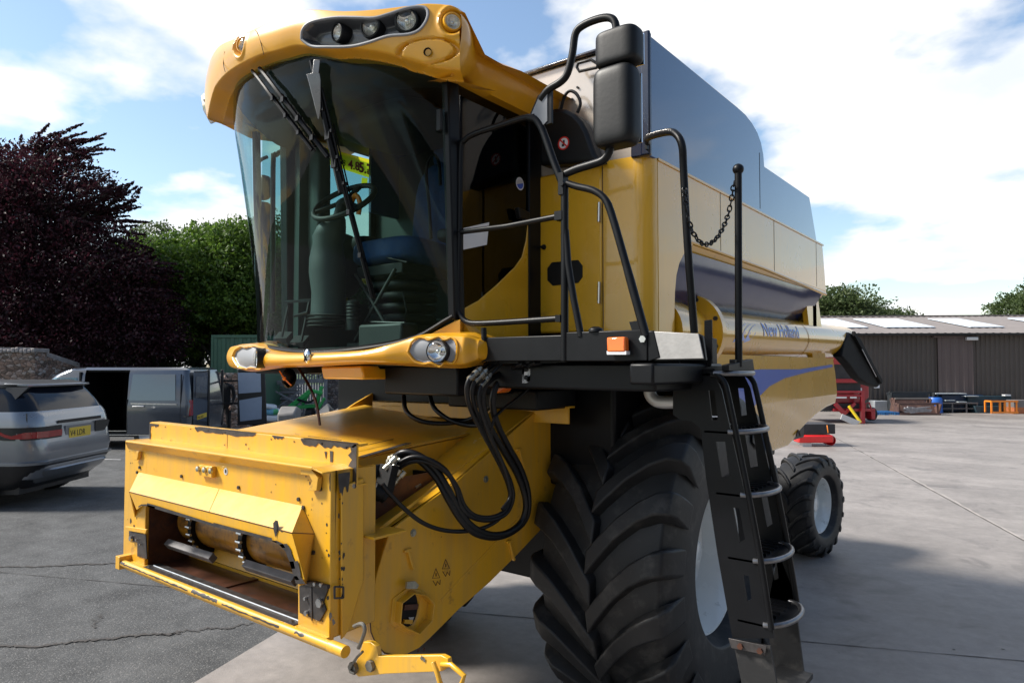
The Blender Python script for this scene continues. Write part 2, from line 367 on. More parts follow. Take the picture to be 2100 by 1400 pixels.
# ---- grain tank: dark glossy upper box
g = G()
tp = [(2.97, 3.0), (2.97, 3.59), (4.15, 3.59), (4.30, 3.585), (4.42, 3.565), (4.52, 3.53), (4.59, 3.48), (4.635, 3.41), (4.65, 3.335), (5.73, 3.335), (5.93, 3.0)]
g.slab([(1.45, y, z) for y, z in tp], (-.03, 0, 0)); 
g.slab([(-.58, y, z) for y, z in tp], (.03, 0, 0))
tank = part('grain_tank', g, [SIDEB], bevel=.006)
g = G()
for i in range(1, len(tp) - 1):
    (ya, za), (yb, zb) = tp[i], tp[i + 1]
    g.add([(-.55, ya, za - .012), (1.42, ya, za - .012), (1.42, yb, zb - .012), (-.55, yb, zb - .012)], [(0, 1, 2, 3)])
g.box(-.55, 1.2, 3.32, 5.9, 2.1, 3.30)
part('tank_cover', g, [BLK], tank)
g = G(); g.box(1.450, 1.4515, 4.55, 4.555, 3.03, 3.40)      # panel joint lines
part('panel_joint', g, [BLK], tank)
g = G(); g.box(.62, 1.418, 2.985, 3.02, 3.0, 3.575)
g.box(-.5, .62, 2.985, 3.02, 3.47, 3.575)
part('tank_front_panel', g, [CRM], tank, bevel=.004)
g = G(); g.box(1.36, 1.462, 2.955, 2.985, 3.0, 3.595); g.box(1.415, 1.465, 2.95, 2.97, 3.0, 3.60); g.box(.6, 1.42, 2.958, 2.984, 3.578, 3.598)
g.box(1.398, 1.42, 2.97, 3.06, 3.583, 3.606)
part('tank_corner_post', g, [pm('dark navy trim', (.006, .010, .028), .25, coat=.4)], tank, bevel=.008)
# dark reflection in the tank front built as a black shape, mirrored arm above
g = G()
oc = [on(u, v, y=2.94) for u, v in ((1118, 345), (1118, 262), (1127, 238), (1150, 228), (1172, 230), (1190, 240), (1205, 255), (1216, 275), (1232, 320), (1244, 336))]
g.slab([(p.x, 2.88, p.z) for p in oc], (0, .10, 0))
dark_refl = part('dark_reflection', g, [BLKP], bevel=.02)
g = G(); c = on(1156, 294, y=2.88)
g.lathe([(0, .034), (.002, .034), (.002, .027), (.0, .027)], c, (0, -1, 0), 28, 0)
g.lathe([(0.0005, .027), (.001, 0)], c, (0, -1, 0), 28, 1)
g.obox(c + Vector((0, -.003, 0)), (.019, 0, -.019), (0, .0006, 0), (.0025, 0, .0025), 0)
g.obox(c + Vector((.002, -.002, .006)), (.005, 0, 0), (0, .0006, 0), (0, 0, .009), 2); g.obox(c + Vector((-.003, -.002, -.010)), (.007, 0, 0), (0, .0006, 0), (0, 0, .006), 2)
part('warning_sticker', g, [REDT, WHTP, BLKT], dark_refl)
g = G(); g.tube([on(u, v, y=2.93) for u, v in ((1144, 250), (1150, 225), (1158, 198), (1168, 187), (1180, 191), (1188, 203), (1190, 215), (1184, 232))], .0085, 8, smooth=5)
for u, v in ((1185, 180), (1174, 204), (1186, 199)): g.bolt(on(u, v, y=2.983), (0, -1, 0), .006)
part('arm_reflection', g, [BLK])  # reflected mirror arm shaped as a solid tube
g = G(); P_ = [on(u, v, y=2.94) for u, v in ((1183, 138), (1186, 130), (1212, 123), (1225, 131), (1224, 139), (1188, 147))]
g.tube(P_ + [P_[0]], .008, 8)
part('tank_grab_handle', g, [BLK])

# ---- yellow band panels, front corner and rear body
R = .085
def bandx(z): return 1.455
g = G()
# side skin: front strip with the arch, then the long band
arch = [(1384, 690), (1384, 640), (1385, 600), (1388, 565), (1394, 540), (1404, 520), (1420, 504), (1436, 499)]
ap = [(on(u, v, x=1.45).y, on(u, v, x=1.45).z) for u, v in arch]; ap[0] = (ap[0][0], 2.055)
side = [(3.06, 2.055), (3.06, 3.005), (6.10, 3.005), (6.20, 2.60)] + [(y, z) for y, z in ((5.4, 2.62), (4.6, 2.632), (4.0, 2.642))] + ap[::-1]
g.slab([(1.45, y, z) for y, z in side], (-.03, 0, 0))
g.slab([(-1.45, y, min(z, 2.70)) for y, z in side], (.03, 0, 0))
band = part('side_panel', g, [YEL], bevel=.005)
g = G(); 
for y in (3.86, 4.83, 5.9): g.box(1.4505, 1.4515, y, y + .004, 2.64, 3.0)
g.box(1.4505, 1.456, 3.06, 6.12, 2.998, 3.010, 1)
part('panel_joint', g, [CHIP, YEL], band)
# rounded front corner and front wall (two hinged doors)
g = G()
def corner(a, b):
    th = a * PI / 2
    return Vector((1.365 + R * math.sin(th), 3.055 - R * math.cos(th), 2.055 + b * (3.012 - 2.055)))
g.grid(corner, 10, 4)
g.add([(1.365, 2.97, 2.055), (1.365, 2.97, 3.012), (1.198, 2.97, 3.018), (1.198, 2.97, 2.055)], [(0, 1, 2, 3)])
g.add([corner(i / 10, 1) for i in range(11)] + [(1.2, 3.055, 3.0)], [tuple(range(12))])
part('corner_panel', g, [YEL])
g = G(); g.box(.80, 1.190, 2.97, 3.0, 2.17, 3.010)
door = part('service_door', g, [YEL], bevel=.012)
g = G(); hc = [on(u, v, y=2.97) for u, v in ((1132, 538), (1186, 533), (1195, 545), (1195, 568), (1186, 580), (1134, 586), (1123, 575), (1123, 550))]
g.slab([(p.x, 2.966, p.z) for p in hc], (0, .01, 0))
c = on(1116, 507, y=2.97); g.lathe([(0, .014), (.01, .014), (.012, .006), (.03, .005), (.03, 0)], c, (0, -1, 0), 14); g.obox(c + Vector((0, -.02, 0)), (.022, 0, .002), (0, .004, 0), (0, 0, .004))
part('door_handle', g, [BLKP], door, bevel=.002)
g = G()
for v0, v1 in ((415, 455), (578, 622)):
    a = on(1229, v0, y=2.955); b = on(1228, v1, y=2.955); g.tube([a, b], .008, 10)
part('hinge', g, [STEEL], door)
g = G(); g.box(1.19, 1.198, 2.975, 2.99, 2.1, 3.0); g.box(.86, 1.36, 3.02, 3.05, 2.06, 3.0)
part('door_gap', g, [RUST], door)
# inside wall behind the arch, pipe with couplings
g = G(); g.box(1.18, 1.20, 3.05, 6.1, 2.05, 2.64); part('inner_panel', g, [YELW])
g = G(); g.tube([on(u, v, x=1.33) for u, v in ((1404, 530), (1416, 545), (1424, 575), (1436, 620), (1455, 655), (1466, 690))], .032, 14, smooth=4); 
pipe = part('lift_pipe', g, [YEL])
g = G(); 
for u, v in ((1413, 540), (1420, 556)): 
    c = on(u, v, x=1.34); g.lathe([(-.012, .036), (-.012, .044), (.012, .044), (.012, .036)], c, (.1, .35, -1), 16)
g.tube([on(u, v, x=1.36) for u, v in ((1388, 578), (1402, 562), (1414, 548), (1428, 535), (1440, 522))], .009, 8)
g.tube([on(u, v, x=1.37) for u, v in ((1390, 590), (1408, 575), (1420, 566), (1436, 548))], .007, 8)
for u, v in ((1404, 637),): g.lathe([(0, .02), (.006, .02), (.006, 0)], on(u, v, x=1.205), X1, 14)
part('pipe_coupling', g, [ZINC], pipe)
g = G(); g.tube([on(u, v, x=1.22) for u, v in ((1402, 580), (1398, 610), (1384, 640))], .006, 6, smooth=4); part('cable', g, [RUST])
# navy belly under the band
def belly(a, b):
    y = 3.30 + a * (2.78 - .25 * b); zt = 2.600
    th = b
    x = 1.445 - .02 * b - .42 * b ** 2.2; z = zt - .56 * b + .10 * a * b
    if a > .8: x -= (a - .8) * .5 * b
    return Vector((x, y, z + .03 * math.sin(a * PI) * b))
g = G(); g.grid(belly, 30, 14); bel = part('tank_belly', g, [NAVY])
g = G(); g.grid(lambda a, b: Vector((1.452 - .035 * b, 3.42 + a * 2.74, 2.655 - .055 * b - .03 * a)), 8, 2)
g.tube([(1.445, 3.42, 2.655), (1.447, 4.6, 2.645), (1.447, 6.19, 2.60)], .012, 8); part('band_lip', g, [YEL], band)
# rear closing body
g = G(); g.box(-.6, 1.4, 5.95, 6.10, 2.2, 3.0)
part('rear_body', g, [YELW], bevel=.02)
g = G(); g.box(-1.12, 1.15, 3.15, 6.6, 1.35, 2.3)
part('inner_housing', g, [BLK], bevel=.02)
g = G(); g.slab([(1.40, 5.75, 2.60), (1.40, 6.12, 2.60), (1.40, 6.35, 2.06), (1.40, 5.95, 2.06)], (-.04, 0, 0)); part('rear_panel', g, [YEL])

# ---- lower side panel with the blue swoosh
def lower_pts():
    px = [(1400, 729), (1480, 729), (1600, 731), (1708, 735), (1712, 760), (1716, 800), (1717, 824), (1700, 832), (1684, 845), (1668, 862), (1655, 880), (1647, 898), (1638, 912), (1600, 925), (1572, 937), (1520, 880), (1400, 840)]
    return [on(u, v, x=1.45) for u, v in px]
lp = lower_pts()
def bend(p):     # the panel leans in below its crease
    crease = 1.755
    x = 1.45 - max(0, crease - p.z) * .22
    return Vector((x, p.y, p.z))
g = G()
import mathutils
from mathutils.geometry import tessellate_polygon, delaunay_2d_cdt
def filled(pts2, step, inside_only=True, extra=None, line=None):
    xs = [p[0] for p in pts2]; ys = [p[1] for p in pts2]
    vs = [mathutils.Vector(p) for p in pts2]; n = len(vs)
    def inside(x, y):
        c = False; j = n - 1
        for i in range(n):
            if (vs[i].y > y) != (vs[j].y > y) and x < (vs[j].x - vs[i].x) * (y - vs[i].y) / (vs[j].y - vs[i].y) + vs[i].x: c = not c
            j = i
        return c
    ex = []
    x = min(xs) + step / 2
    while x < max(xs):
        y = min(ys) + step / 2
        while y < max(ys):
            if inside(x, y) and all((mathutils.Vector((x, y)) - q).length > step * .35 for q in vs): ex.append(mathutils.Vector((x, y)))
            y += step
        x += step
    if extra: ex += [mathutils.Vector(e) for e in extra]
    eds = [(i, (i + 1) % n) for i in range(n)]
    if line is not None:
        ex = [e for e in ex if abs(e.y - line) > .05]; k = n + len(ex); ex += [mathutils.Vector((min(xs) - 1, line)), mathutils.Vector((max(xs) + 1, line))]; eds.append((k, k + 1))
    r = delaunay_2d_cdt(vs + ex, eds, [tuple(range(n))], 1, 1e-6)
    return r[0], r[2]
pv, pf = filled([(p.y, p.z) for p in lp], .12, line=1.755)
g.add([bend(Vector((1.45, q.x, q.y))) for q in pv], pf)
lowp = part('lower_panel', g, [YEL], sharp=2)
g = G(); g.add([bend(Vector((1.45, q.x, q.y))) - Vector((.03, 0, 0)) for q in pv], pf)
g.tube([bend(p) - Vector((.012, 0, 0)) for p in lp[4:15]], .013, 8)
g.box(1.38, 1.452, 3.0, 6.40, 2.052, 2.066)
part('panel_edge', g, [YEL], lowp)
sw = [(1470, 765), (1500, 762), (1560, 757), (1640, 757), (1707, 747), (1708, 752), (1660, 762), (1610, 775), (1578, 792), (1555, 815), (1545, 842), (1470, 850)]
q = [on(u, v, x=1.453) for u, v in sw]; pv2, pf2 = filled([(p.y, p.z) for p in q], .1, line=1.755)
g = G(); g.add([bend(Vector((1.45, a.x, a.y))) + Vector((.0025, 0, 0)) for a in pv2], pf2); part('blue_stripe', g, [BLUET], lowp)
g = G()      # white plate with two yellow warning stickers
for (u0, u1, v0, v1, m) in ((1455, 1500, 790, 855, 0), (1457, 1470, 798, 826, 1), (1476, 1492, 796, 850, 1)):
    a, b, c, d = [on(u, v, x=1.52 + .003 * m) for u, v in ((u0, v0), (u1, v0), (u1, v1), (u0, v1))]; g.slab([a, b, c, d], (.002, 0, 0), m)
for u in (1463, 1484):
    a, b, c = [on(u_, v_, x=1.528) for u_, v_ in ((u, 801), (u + 5, 812), (u - 5, 812))]; g.add([a, b, c], [(0, 1, 2)], 2)
    g.slab([on(u_, v_, x=1.526) for u_, v_ in ((u - 3, 818), (u + 3, 818), (u + 2, 824), (u - 3, 824))], (.001, 0, 0), 2)
g.slab([on(u_, v_, x=1.526) for u_, v_ in ((1479, 832), (1489, 832), (1489, 847), (1479, 847))], (.001, 0, 0), 2)
part('warning_plate', g, [WHTP, STK, BLKT], lowp)
g = G(); g.tube([on(u, v, x=1.40) for u, v in ((1633, 893), (1637, 882), (1641, 893))], .006, 6); part('release_hook', g, [RUST], lowp)

# ---- chassis, axles, underside
g = G(); g.box(-.72, .72, 3.3, 6.4, 1.15, 1.9); g.box(.72, .95, 3.6, 6.4, 1.2, 1.9); g.box(-.75, .75, 3.65, 4.0, .62, 1.2)
g.box(-.55, .75, 7.65, 8.0, .40, .62); g.box(-.25, .25, 6.3, 8.0, .6, 1.2); g.box(.5, .56, 6.3, 6.36, .5, 1.3)
part('chassis', g, [BLK], bevel=.02)
g = G(); g.box(-.8, .3, 2.30, 3.3, 1.955, 2.0); g.box(.3, .8, 2.34, 3.3, 1.86, 2.0); g.box(.35, .95, 2.75, 3.1, 1.78, 1.88); g.box(.80, 1.75, 2.42, 2.97, 1.90, 2.01); g.box(1.70, 1.80, 2.30, 2.97, 1.93, 2.01)
part('cab_floor_frame', g, [BLK], bevel=.01)
g = G(); 
for k in range(4): g.bar((.15 + k * .14, 4.6, .72), (.35 + k * .14, 4.55, .86), .03, .03)
g.bar((0, 4.6, .70), (.9, 4.6, .72), .05, .05); g.bar((0.1, 4.6, .88), (.95, 4.55, .9), .04, .04); g.box(-.2, .9, 4.3, 4.6, .55, .68)
part('front_axle_guard', g, [BLK])
g = G(); g.tube([on(u, v, y=2.9) for u, v in ((1332, 795), (1334, 810), (1346, 822), (1365, 825), (1392, 824))], .028, 12, smooth=4); g.bar(on(1270, 797, y=2.75), on(1385, 797, y=2.75), .012, .008)
part('exhaust_pipe', g, [ALU])

# ---- wheels
def make_wheel(name, R_, W, rimr, nlug, lugh, parentpos, side, steer=0, lugw=.118):
    w_ = Vector(parentpos)
    g = G(); hw = W / 2; cr_ = R_ - lugh
    prof = [(-hw * .62, rimr), (-hw * .92, rimr + .04), (-hw * 1.0, rimr + (cr_ - rimr) * .45), (-hw * .97, rimr + (cr_ - rimr) * .72), (-hw * .86, cr_ - .025), (-hw * .6, cr_), (0, cr_ + .008),
            (hw * .6, cr_), (hw * .86, cr_ - .025), (hw * .97, rimr + (cr_ - rimr) * .72), (hw * 1.0, rimr + (cr_ - rimr) * .45), (hw * .92, rimr + .04), (hw * .62, rimr)]
    g.lathe(prof, (0, 0, 0), (1, 0, 0), 72)
    # chevron lugs
    stat = [(-.04, .03, 1.0), (.10, -.045, 1.0), (.33, -.16, .95), (.58, -.255, .95), (.80, -.31, 1.0), (.96, -.335, 1.1), (1.02, -.34, 1.15)]
    for sgn in (-1, 1):
        for k in range(nlug):
            base = 2 * PI * (k + (.5 if sgn > 0 else 0)) / nlug
            secs = []
            for i, (fx, fa, wf) in enumerate(stat):
                x = sgn * fx * hw; a = base + fa * (W / .8) / R_ * .92 * 1.1
                rad = R_ - (.0 if fx < .9 else .035 + (.06 if fx > 1 else 0)) - .006 * abs(fx)
                rb = cr_ - .02 if fx < .9 else rimr + (cr_ - rimr) * (.84 if fx < 1 else .58)
                hwid = lugw * wf / 2 / R_
                def pt(r_, an, x=x): return Vector((x, -math.sin(an) * r_, math.cos(an) * r_))
                secs.append([pt(rb, a - hwid * 1.35), pt(rad, a - hwid * .95), pt(rad, a + hwid * .95), pt(rb, a + hwid * 1.35)])
            g.loft(secs)
    t = empty('x', None, None)
    bpy.data.objects.remove(t)
    tyre = part(name, g, [RUB], sharp=30, weld=False)
    tyre.location = w_; 
    tyre.rotation_euler = (0, 0, steer)
    b = tyre.modifiers.new('bevel', 'BEVEL'); b.width = .010; b.segments = 3; b.limit_method = 'ANGLE'; b.angle_limit = math.radians(35)
    g = G(); s_ = side
    g.lathe([(s_ * hw * .60, rimr + .015), (s_ * hw * .66, rimr + .022), (s_ * hw * .64, rimr - .004), (s_ * hw * .50, rimr - .03), (s_ * hw * .30, rimr - .05), (s_ * hw * .10, rimr - .06), (s_ * hw * .02, rimr - .09), (s_ * hw * .00, rimr * .62), (s_ * hw * .08, rimr * .45), (s_ * hw * .08, .1), (s_ * hw * .22, .09), (s_ * hw * .22, 0)], (0, 0, 0), (1, 0, 0), 64)
    g.lathe([(-s_ * hw * .62, rimr + .01), (-s_ * hw * .2, rimr - .05), (s_ * hw * .1, rimr - .06)], (0, 0, 0), (1, 0, 0), 48)
    rim = ob('rim', g, [WHT], tyre, sharp=30)
    g = G()
    for k in range(10): 
        a = 2 * PI * k / 10; g.bolt((s_ * hw * .08, math.cos(a) * rimr * .38, math.sin(a) * rimr * .38), (s_, 0, 0), .016, .02)
    g.bolt((s_ * hw * .28, math.cos(2.6) * (rimr - .06), math.sin(2.6) * (rimr - .06)), (s_, 0, 0), .012, .05)
    ob('wheel_bolts', g, [ZINC], tyre)
    g = G(); g.lathe([(s_ * hw * .2, .075), (s_ * hw * .42, .07), (s_ * hw * .45, .04), (s_ * hw * .45, 0)], (0, 0, 0), (1, 0, 0), 24)
    ob('hub', g, [WHT], tyre)
    return tyre
make_wheel('front_wheel', .94, .77, .425, 20, .074, (1.145, 3.82, .925), 1)
make_wheel('front_wheel', .94, .77, .425, 20, .074, (-1.145, 3.82, .925), -1)
make_wheel('rear_wheel', .535, .42, .285, 18, .026, (.84, 7.82, .53), 1, math.radians(-7), lugw=.05)
make_wheel('rear_wheel', .535, .42, .285, 18, .026, (-.84, 7.82, .53), -1, math.radians(-7), lugw=.05)

# ---- unloading auger
ax0 = Vector((1.30, 3.72, 2.185)); ax1 = Vector((1.30, 7.35, 2.235)); ad = (ax1 - ax0).normalized(); AR = .150
g = G(); g.lathe([(0, AR), (3.63, AR)], ax0, ad, 40); g.lathe([(0, AR), (0, 0)], ax0, ad, 40)
g.lathe([(1.93, AR + .004), (1.955, AR + .004)], ax0, ad, 40)
for an in (0,): g.lathe([(3.50, AR + .003), (3.52, AR + .003)], ax0, ad, 40)
aug = part('unloading_auger', g, [YEL], sharp=50)
g = G(); g.lathe([(-.03, AR + .075), (.025, AR + .075), (.025, AR), (-.03, AR), (-.03, AR + .075)], ax0, ad, 36); g.lathe([(-.45, AR + .03), (-.2, AR + .02), (-.03, AR)], ax0, ad, 32)
g.lathe([(-.45, AR + .03), (-.45, 0)], ax0, ad, 32)
fl = part('auger_flange', g, [YEL], aug, sharp=40)
g = G()
for k in range(8): 
    a = 2 * PI * (k + .5) / 8; g.bolt(ax0 + Vector((math.cos(a) * (AR + .05), -.03, math.sin(a) * (AR + .05))), (0, -1, 0), .013, .012)
part('flange_bolts', g, [CHIP], fl) if False else ob('flange_bolts', g, [CHIP], aug)
# spout: flat dark hood hanging down and outwards from the tube end
g = G()
A = [on(u, v, x=1.46) for u, v in ((1743, 681), (1765, 692), (1812, 783), (1800, 794), (1780, 788), (1762, 776), (1744, 750), (1726, 730), (1732, 700))]
B = [p + Vector((-.08, .0, 0)) for p in A]
g.loft([A, B]); 
SPM = pm('spout rubber', (.006, .006, .007), .75, spec=.12, var=.2)
sp = part('auger_spout', g, [SPM], aug, bevel=.015)
g = G(); a, b = on(1750, 684, x=1.475), on(1806, 782, x=1.475); g.bar(a, b, .03, .05); g.bar(on(1768, 716, x=1.49), on(1797, 772, x=1.49), .008, .008, 1)
part('spout_flap', g, [SPM, ALU], sp, bevel=.004)
def on_tube(s0):
    def f(a, b, c):      # a along the tube, b up around the tube
        an = b / AR; r_ = AR + .0015 + max(0, c) * .5
        base = ax0 + ad * (s0 + a); return base + Vector((math.cos(an) * r_, 0, math.sin(an) * r_))
    return f
text('maker_lettering', 'New Holland', .135, BLUET, (0, 0, 0), X1, Z1, aug, fn=on_tube(.86), squash=1.12, shear=.18, bold=.0015)
g = G()       # the leaf-like emblem before the words
def emb(poly): 
    f = on_tube(.0); g.add([f(a, b, .001) for a, b in poly], [tuple(range(len(poly)))])
for k in range(3):
    o_ = .33 + k * .09
    emb([(o_, -.05), (o_ + .10, -.035), (o_ + .20, .01), (o_ + .25, .075), (o_ + .17, .055), (o_ + .10, .03), (o_ + .04, -.01)])
ob('maker_emblem', g, [BLUET], aug)

# ================================================================== CAB
def interp(tab, x):
    if x <= tab[0][0]: return tab[0][1]
    for (a, p), (b, q_) in zip(tab, tab[1:]):
        if x <= b:
            t = (x - a) / (b - a); return p + (q_ - p) * t
    return tab[-1][1]
def sinterp(tab, x):
    if x <= tab[0][0]: return tab[0][1]
    if x >= tab[-1][0]: return tab[-1][1]
    for i in range(len(tab) - 1):
        if x <= tab[i + 1][0]:
            (xa, ya), (xb, yb) = tab[i], tab[i + 1]; h = xb - xa; t = (x - xa) / h
            ma = (yb - tab[i - 1][1]) / (xb - tab[i - 1][0]) if i > 0 else (yb - ya) / h
            mb = (tab[i + 2][1] - ya) / (tab[i + 2][0] - xa) if i + 2 < len(tab) else (yb - ya) / h
            return (2 * t ** 3 - 3 * t ** 2 + 1) * ya + (t ** 3 - 2 * t * t + t) * h * ma + (3 * t * t - 2 * t ** 3) * yb + (t ** 3 - t * t) * h * mb
def sinterp_old(tab, x):
    if x <= tab[0][0]: return tab[0][1]
    for (a, p), (b, q_) in zip(tab, tab[1:]):
        if x <= b:
            t = (x - a) / (b - a); t = t * t * (3 - 2 * t); return p + (q_ - p) * t
    return tab[-1][1]
# --- windscreen: y as a function of x and z (bulging forward, raked so that the top leans out)
def gy(x, z):
    k = max(0, min(1, (z - 2.1) / 1.2))
    y0 = 2.115 - .245 * k; yr = 2.315 - .055 * k
    return y0 + (yr - y0) * (abs(x) / .8) ** (2.0 + .9 * k)
GB = [(-.80, 2.13), (-.45, 2.098), (.03, 2.066), (.39, 2.085), (.64, 2.132), (.80, 2.225)]     # lower edge of the glass
GT = [(-.85, 3.42), (-.3, 3.53), (.0, 3.53), (.3, 3.5), (.6, 3.40), (.84, 3.28)]
def gpt(a, b, off=0):
    x = -.8 + 1.6 * a; z0 = sinterp(GB, x); z1 = sinterp(GT, x); z = z0 + (z1 - z0) * b
    return Vector((x, gy(x, z) - off, z))
g = G(); g.grid(lambda a, b: gpt(a, b), 40, 16); part('windscreen', g, [GLS], sharp=80)
g = G()      # black ceramic band and seal round the windscreen
g.tube([gpt(a / 40, 0, .004) for a in range(41)], .011, 8)
g.grid(lambda a, b: gpt(a, b * .012, .003), 40, 2)
part('windscreen_seal', g, [BLK])
g = G()      # left-hand front pillar of the machine (right in the picture)
for (u0, u1, o_) in ((912, 922, .0), ):
    pass
g.loft([[Vector((.775, gy(.8, z) - .012, z)), Vector((.815, gy(.8, z) - .008, z)), Vector((.82, gy(.8, z) + .06, z)), Vector((.78, gy(.8, z) + .06, z))] for z in (2.21, 2.6, 3.0, 3.32)])
g.loft([[Vector((-.80, gy(.8, z) - .002, z)), Vector((-.77, gy(.8, z) + .01, z)), Vector((-.77, gy(.8, z) + .04, z)), Vector((-.80, gy(.8, z) + .04, z))] for z in (2.12, 2.6, 3.0, 3.42)])
g.bar((-.79, 2.55, 2.1), (-.79, 2.52, 3.42), .11, .07); g.bar((-.79, 2.70, 2.1), (-.79, 2.70, 3.42), .05, .05)
g.box(.79, .815, 2.87, 2.98, 2.10, 3.35)
g.box(-.815, -.79, 3.17, 3.25, 2.10, 3.42)
pil = part('cab_pillar', g, [BLK], bevel=.006)
g = G(); c = on(908, 240, y=2.23); g.box(.77, .80, 2.222, 2.238, c.z - .06, c.z + .04)
part('hinge_cover', g, [BLKP], pil, bevel=.004)
# --- door on the machine's left
dz = [(2.33, 2.245), (2.48, 2.31), (2.62, 2.40), (2.76, 2.50), (2.82, 2.56), (2.855, 2.65), (2.872, 2.75), (2.872, 3.33), (2.33, 3.30)]
g = G(); g.slab([(.802, y, z) for y, z in dz], (-.006, 0, 0)); dg_ = part('cab_door', g, [GLD], sharp=60)
g = G(); g.slab([(.806, y, z) for y, z in [(2.33, 2.06), (2.90, 2.06), (2.90, 2.95), (2.875, 2.95), (2.872, 2.75), (2.855, 2.65), (2.82, 2.56), (2.76, 2.50), (2.62, 2.40), (2.48, 2.31), (2.33, 2.245)]], (-.02, 0, 0))
part('door_panel', g, [YEL], dg_, bevel=.004)
g = G(); c = Vector((.812, 2.74, 2.80)); g.slab([c, c + Vector((0, .10, -.01)), c + Vector((0, .10, -.05)), c + Vector((0, .02, -.055))], (.03, 0, 0)); g.tube([(.83, 2.80, 2.78), (.835, 2.80, 2.72)], .01, 6)
part('door_latch', g, [BLKP], dg_, bevel=.006)
g = G(); c = on(1066, 377, x=.804); g.lathe([(0, 0), (.001, .033)], c, X1, 24, 0); 
g.lathe([(0.0015, 0), (.0016, .027)], c + Vector((0, 0, 0)), X1, 24, 1, a0=.3, a1=PI + .3); g.lathe([(0.0015, 0), (.0016, .027)], c, X1, 24, 2, a0=PI + .3, a1=2 * PI + .3)
part('round_sticker', g, [WHTP, BLUET, ALU], dg_)
g = G(); p0, p1 = on(953, 456, x=.808), on(1003, 500, x=.808)
g.slab([on(u, v, x=.806) for u, v in ((950, 468), (1003, 456), (998, 502), (950, 512))], (.001, 0, 0)); part('paper_notice', g, [WHTP], dg_)
# --- left side windows (far side), rear wall and roof lining
g = G(); g.slab([(-.80, 2.33, 2.12), (-.80, 3.18, 2.12), (-.80, 3.18, 3.42), (-.80, 2.33, 3.42)], (.004, 0, 0)); sw_ = part('side_window', g, [GLS], sharp=60)
g = G()
lab = [on(u, v, x=-.79) for u, v in ((643, 297), (769, 330), (767, 368), (645, 328))]
g.add(lab, [(0, 1, 2, 3)]); g.add([on(u, v, x=-.79) for u, v in ((742, 364), (754, 366), (753, 378), (741, 376))], [(0, 1, 2, 3)])
STT = bpy.data.materials.new('translucent yellow sticker'); STT.use_nodes = True; _t = STT.node_tree; _t.nodes.clear()
_a = nn(_t, 'ShaderNodeBsdfTranslucent'); _a.inputs[0].default_value = (.9, .72, .03, 1); _b = nn(_t, 'ShaderNodeBsdfDiffuse'); _b.inputs[0].default_value = (.8, .6, .02, 1)
_m = nn(_t, 'ShaderNodeMixShader', i_0=.35); _o = nn(_t, 'ShaderNodeOutputMaterial'); _t.links.new(_a.outputs[0], _m.inputs[1]); _t.links.new(_b.outputs[0], _m.inputs[2]); _t.links.new(_m.outputs[0], _o.inputs[0])
stk = part('sticker_strip', g, [STT], sw_)
xd = (lab[1] - lab[0]).normalized(); zd = (lab[3] - lab[0]).normalized(); 
lz = lambda u, v: on(u, v, x=-.786)
o1 = lz(714, 345); text('number_lettering', '4.8', .085, REDT, o1, lz(760, 356) - o1, Z1, stk, squash=.95, bold=.002)
o1 = lz(736, 352); text('number_lettering', '5.7', .098, REDT, o1, lz(760, 358) - o1, Z1, stk, squash=.95, bold=.003)
o1 = lz(688, 336); text('number_lettering', '388', .062, BLKT, o1, lz(730, 347) - o1, Z1, stk, squash=.9)
o1 = lz(752, 353); text('number_lettering', 'm', .05, BLKT, o1, lz(770, 358) - o1, Z1, stk)
g = G()
for u0 in (646, 668): 
    a, b, c, d = lz(u0, 303 + (u0 - 646) * .27), lz(u0 + 18, 308 + (u0 - 646) * .27), lz(u0 + 18, 328 + (u0 - 646) * .27), lz(u0, 323 + (u0 - 646) * .27)
    q1, q2, q3 = lz(u0 + 9, 306 + (u0 - 646) * .27), lz(u0 + 16, 324 + (u0 - 646) * .27), lz(u0 + 2, 320 + (u0 - 646) * .27)
    g.tube([q1, q2, q3, q1], .0025, 4); g.tube([(q1 + q2 + q3) / 3 + Vector((0, 0, .02)), (q1 + q2 + q3) / 3 - Vector((0, 0, .015))], .003, 4)
    g.tube([b, c], .002, 4)
ob('warning_symbol', g, [BLKT], stk)
g = G()
def rw(a, b):      # moulded rear wall curving round to the door side
    th = a * 1.0
    x = -.80 + 1.55 * a; y = 3.22 - .05 * a - (.30 * max(0, (a - .72) / .28) ** 2)
    return Vector((x, y, 2.0 + 1.42 * b))
g.grid(lambda a, b: rw(.30 + .70 * a, b), 24, 6); g.grid(lambda a, b: rw(.30 * a, b), 6, 6)
inr = part('cab_rear_wall', g, [pm('rear wall trim', (.022, .028, .025), .6, var=.15)], sharp=60)
g = G(); g.box(-.79, -.76, 2.62, 3.2, 2.05, 2.42); g.box(-.79, .79, 2.28, 3.2, 2.0, 2.07); g.grid(lambda a, b: Vector((-.77 + 1.54 * a, gy(-.77 + 1.54 * a, 2.1) + .03 + .3 * b, 2.085 + .02 * b)), 12, 2)
part('cab_floor', g, [INT])
g = G(); g.box(-.8, .78, 2.30, 3.2, 3.46, 3.49); g.grid(lambda a, b: Vector((-.76 + 1.5 * a, gy(-.76 + 1.5 * a, 3.4) + .012 + .5 * b, 3.44 - .10 * math.sin(b * PI) + .0 * a)), 12, 8)
g.blob((.0, 2.75, 3.38), (.35, .3, .07), 10, sq=.5)
hl = part('headliner', g, [INTD], sharp=60)
g = G(); g.blob(on(697, 277, y=2.95), (.022, .01, .013), 6); g.blob(on(712, 281, y=2.95), (.022, .01, .013), 6)
ob('warning_light', g, [REDT], hl)
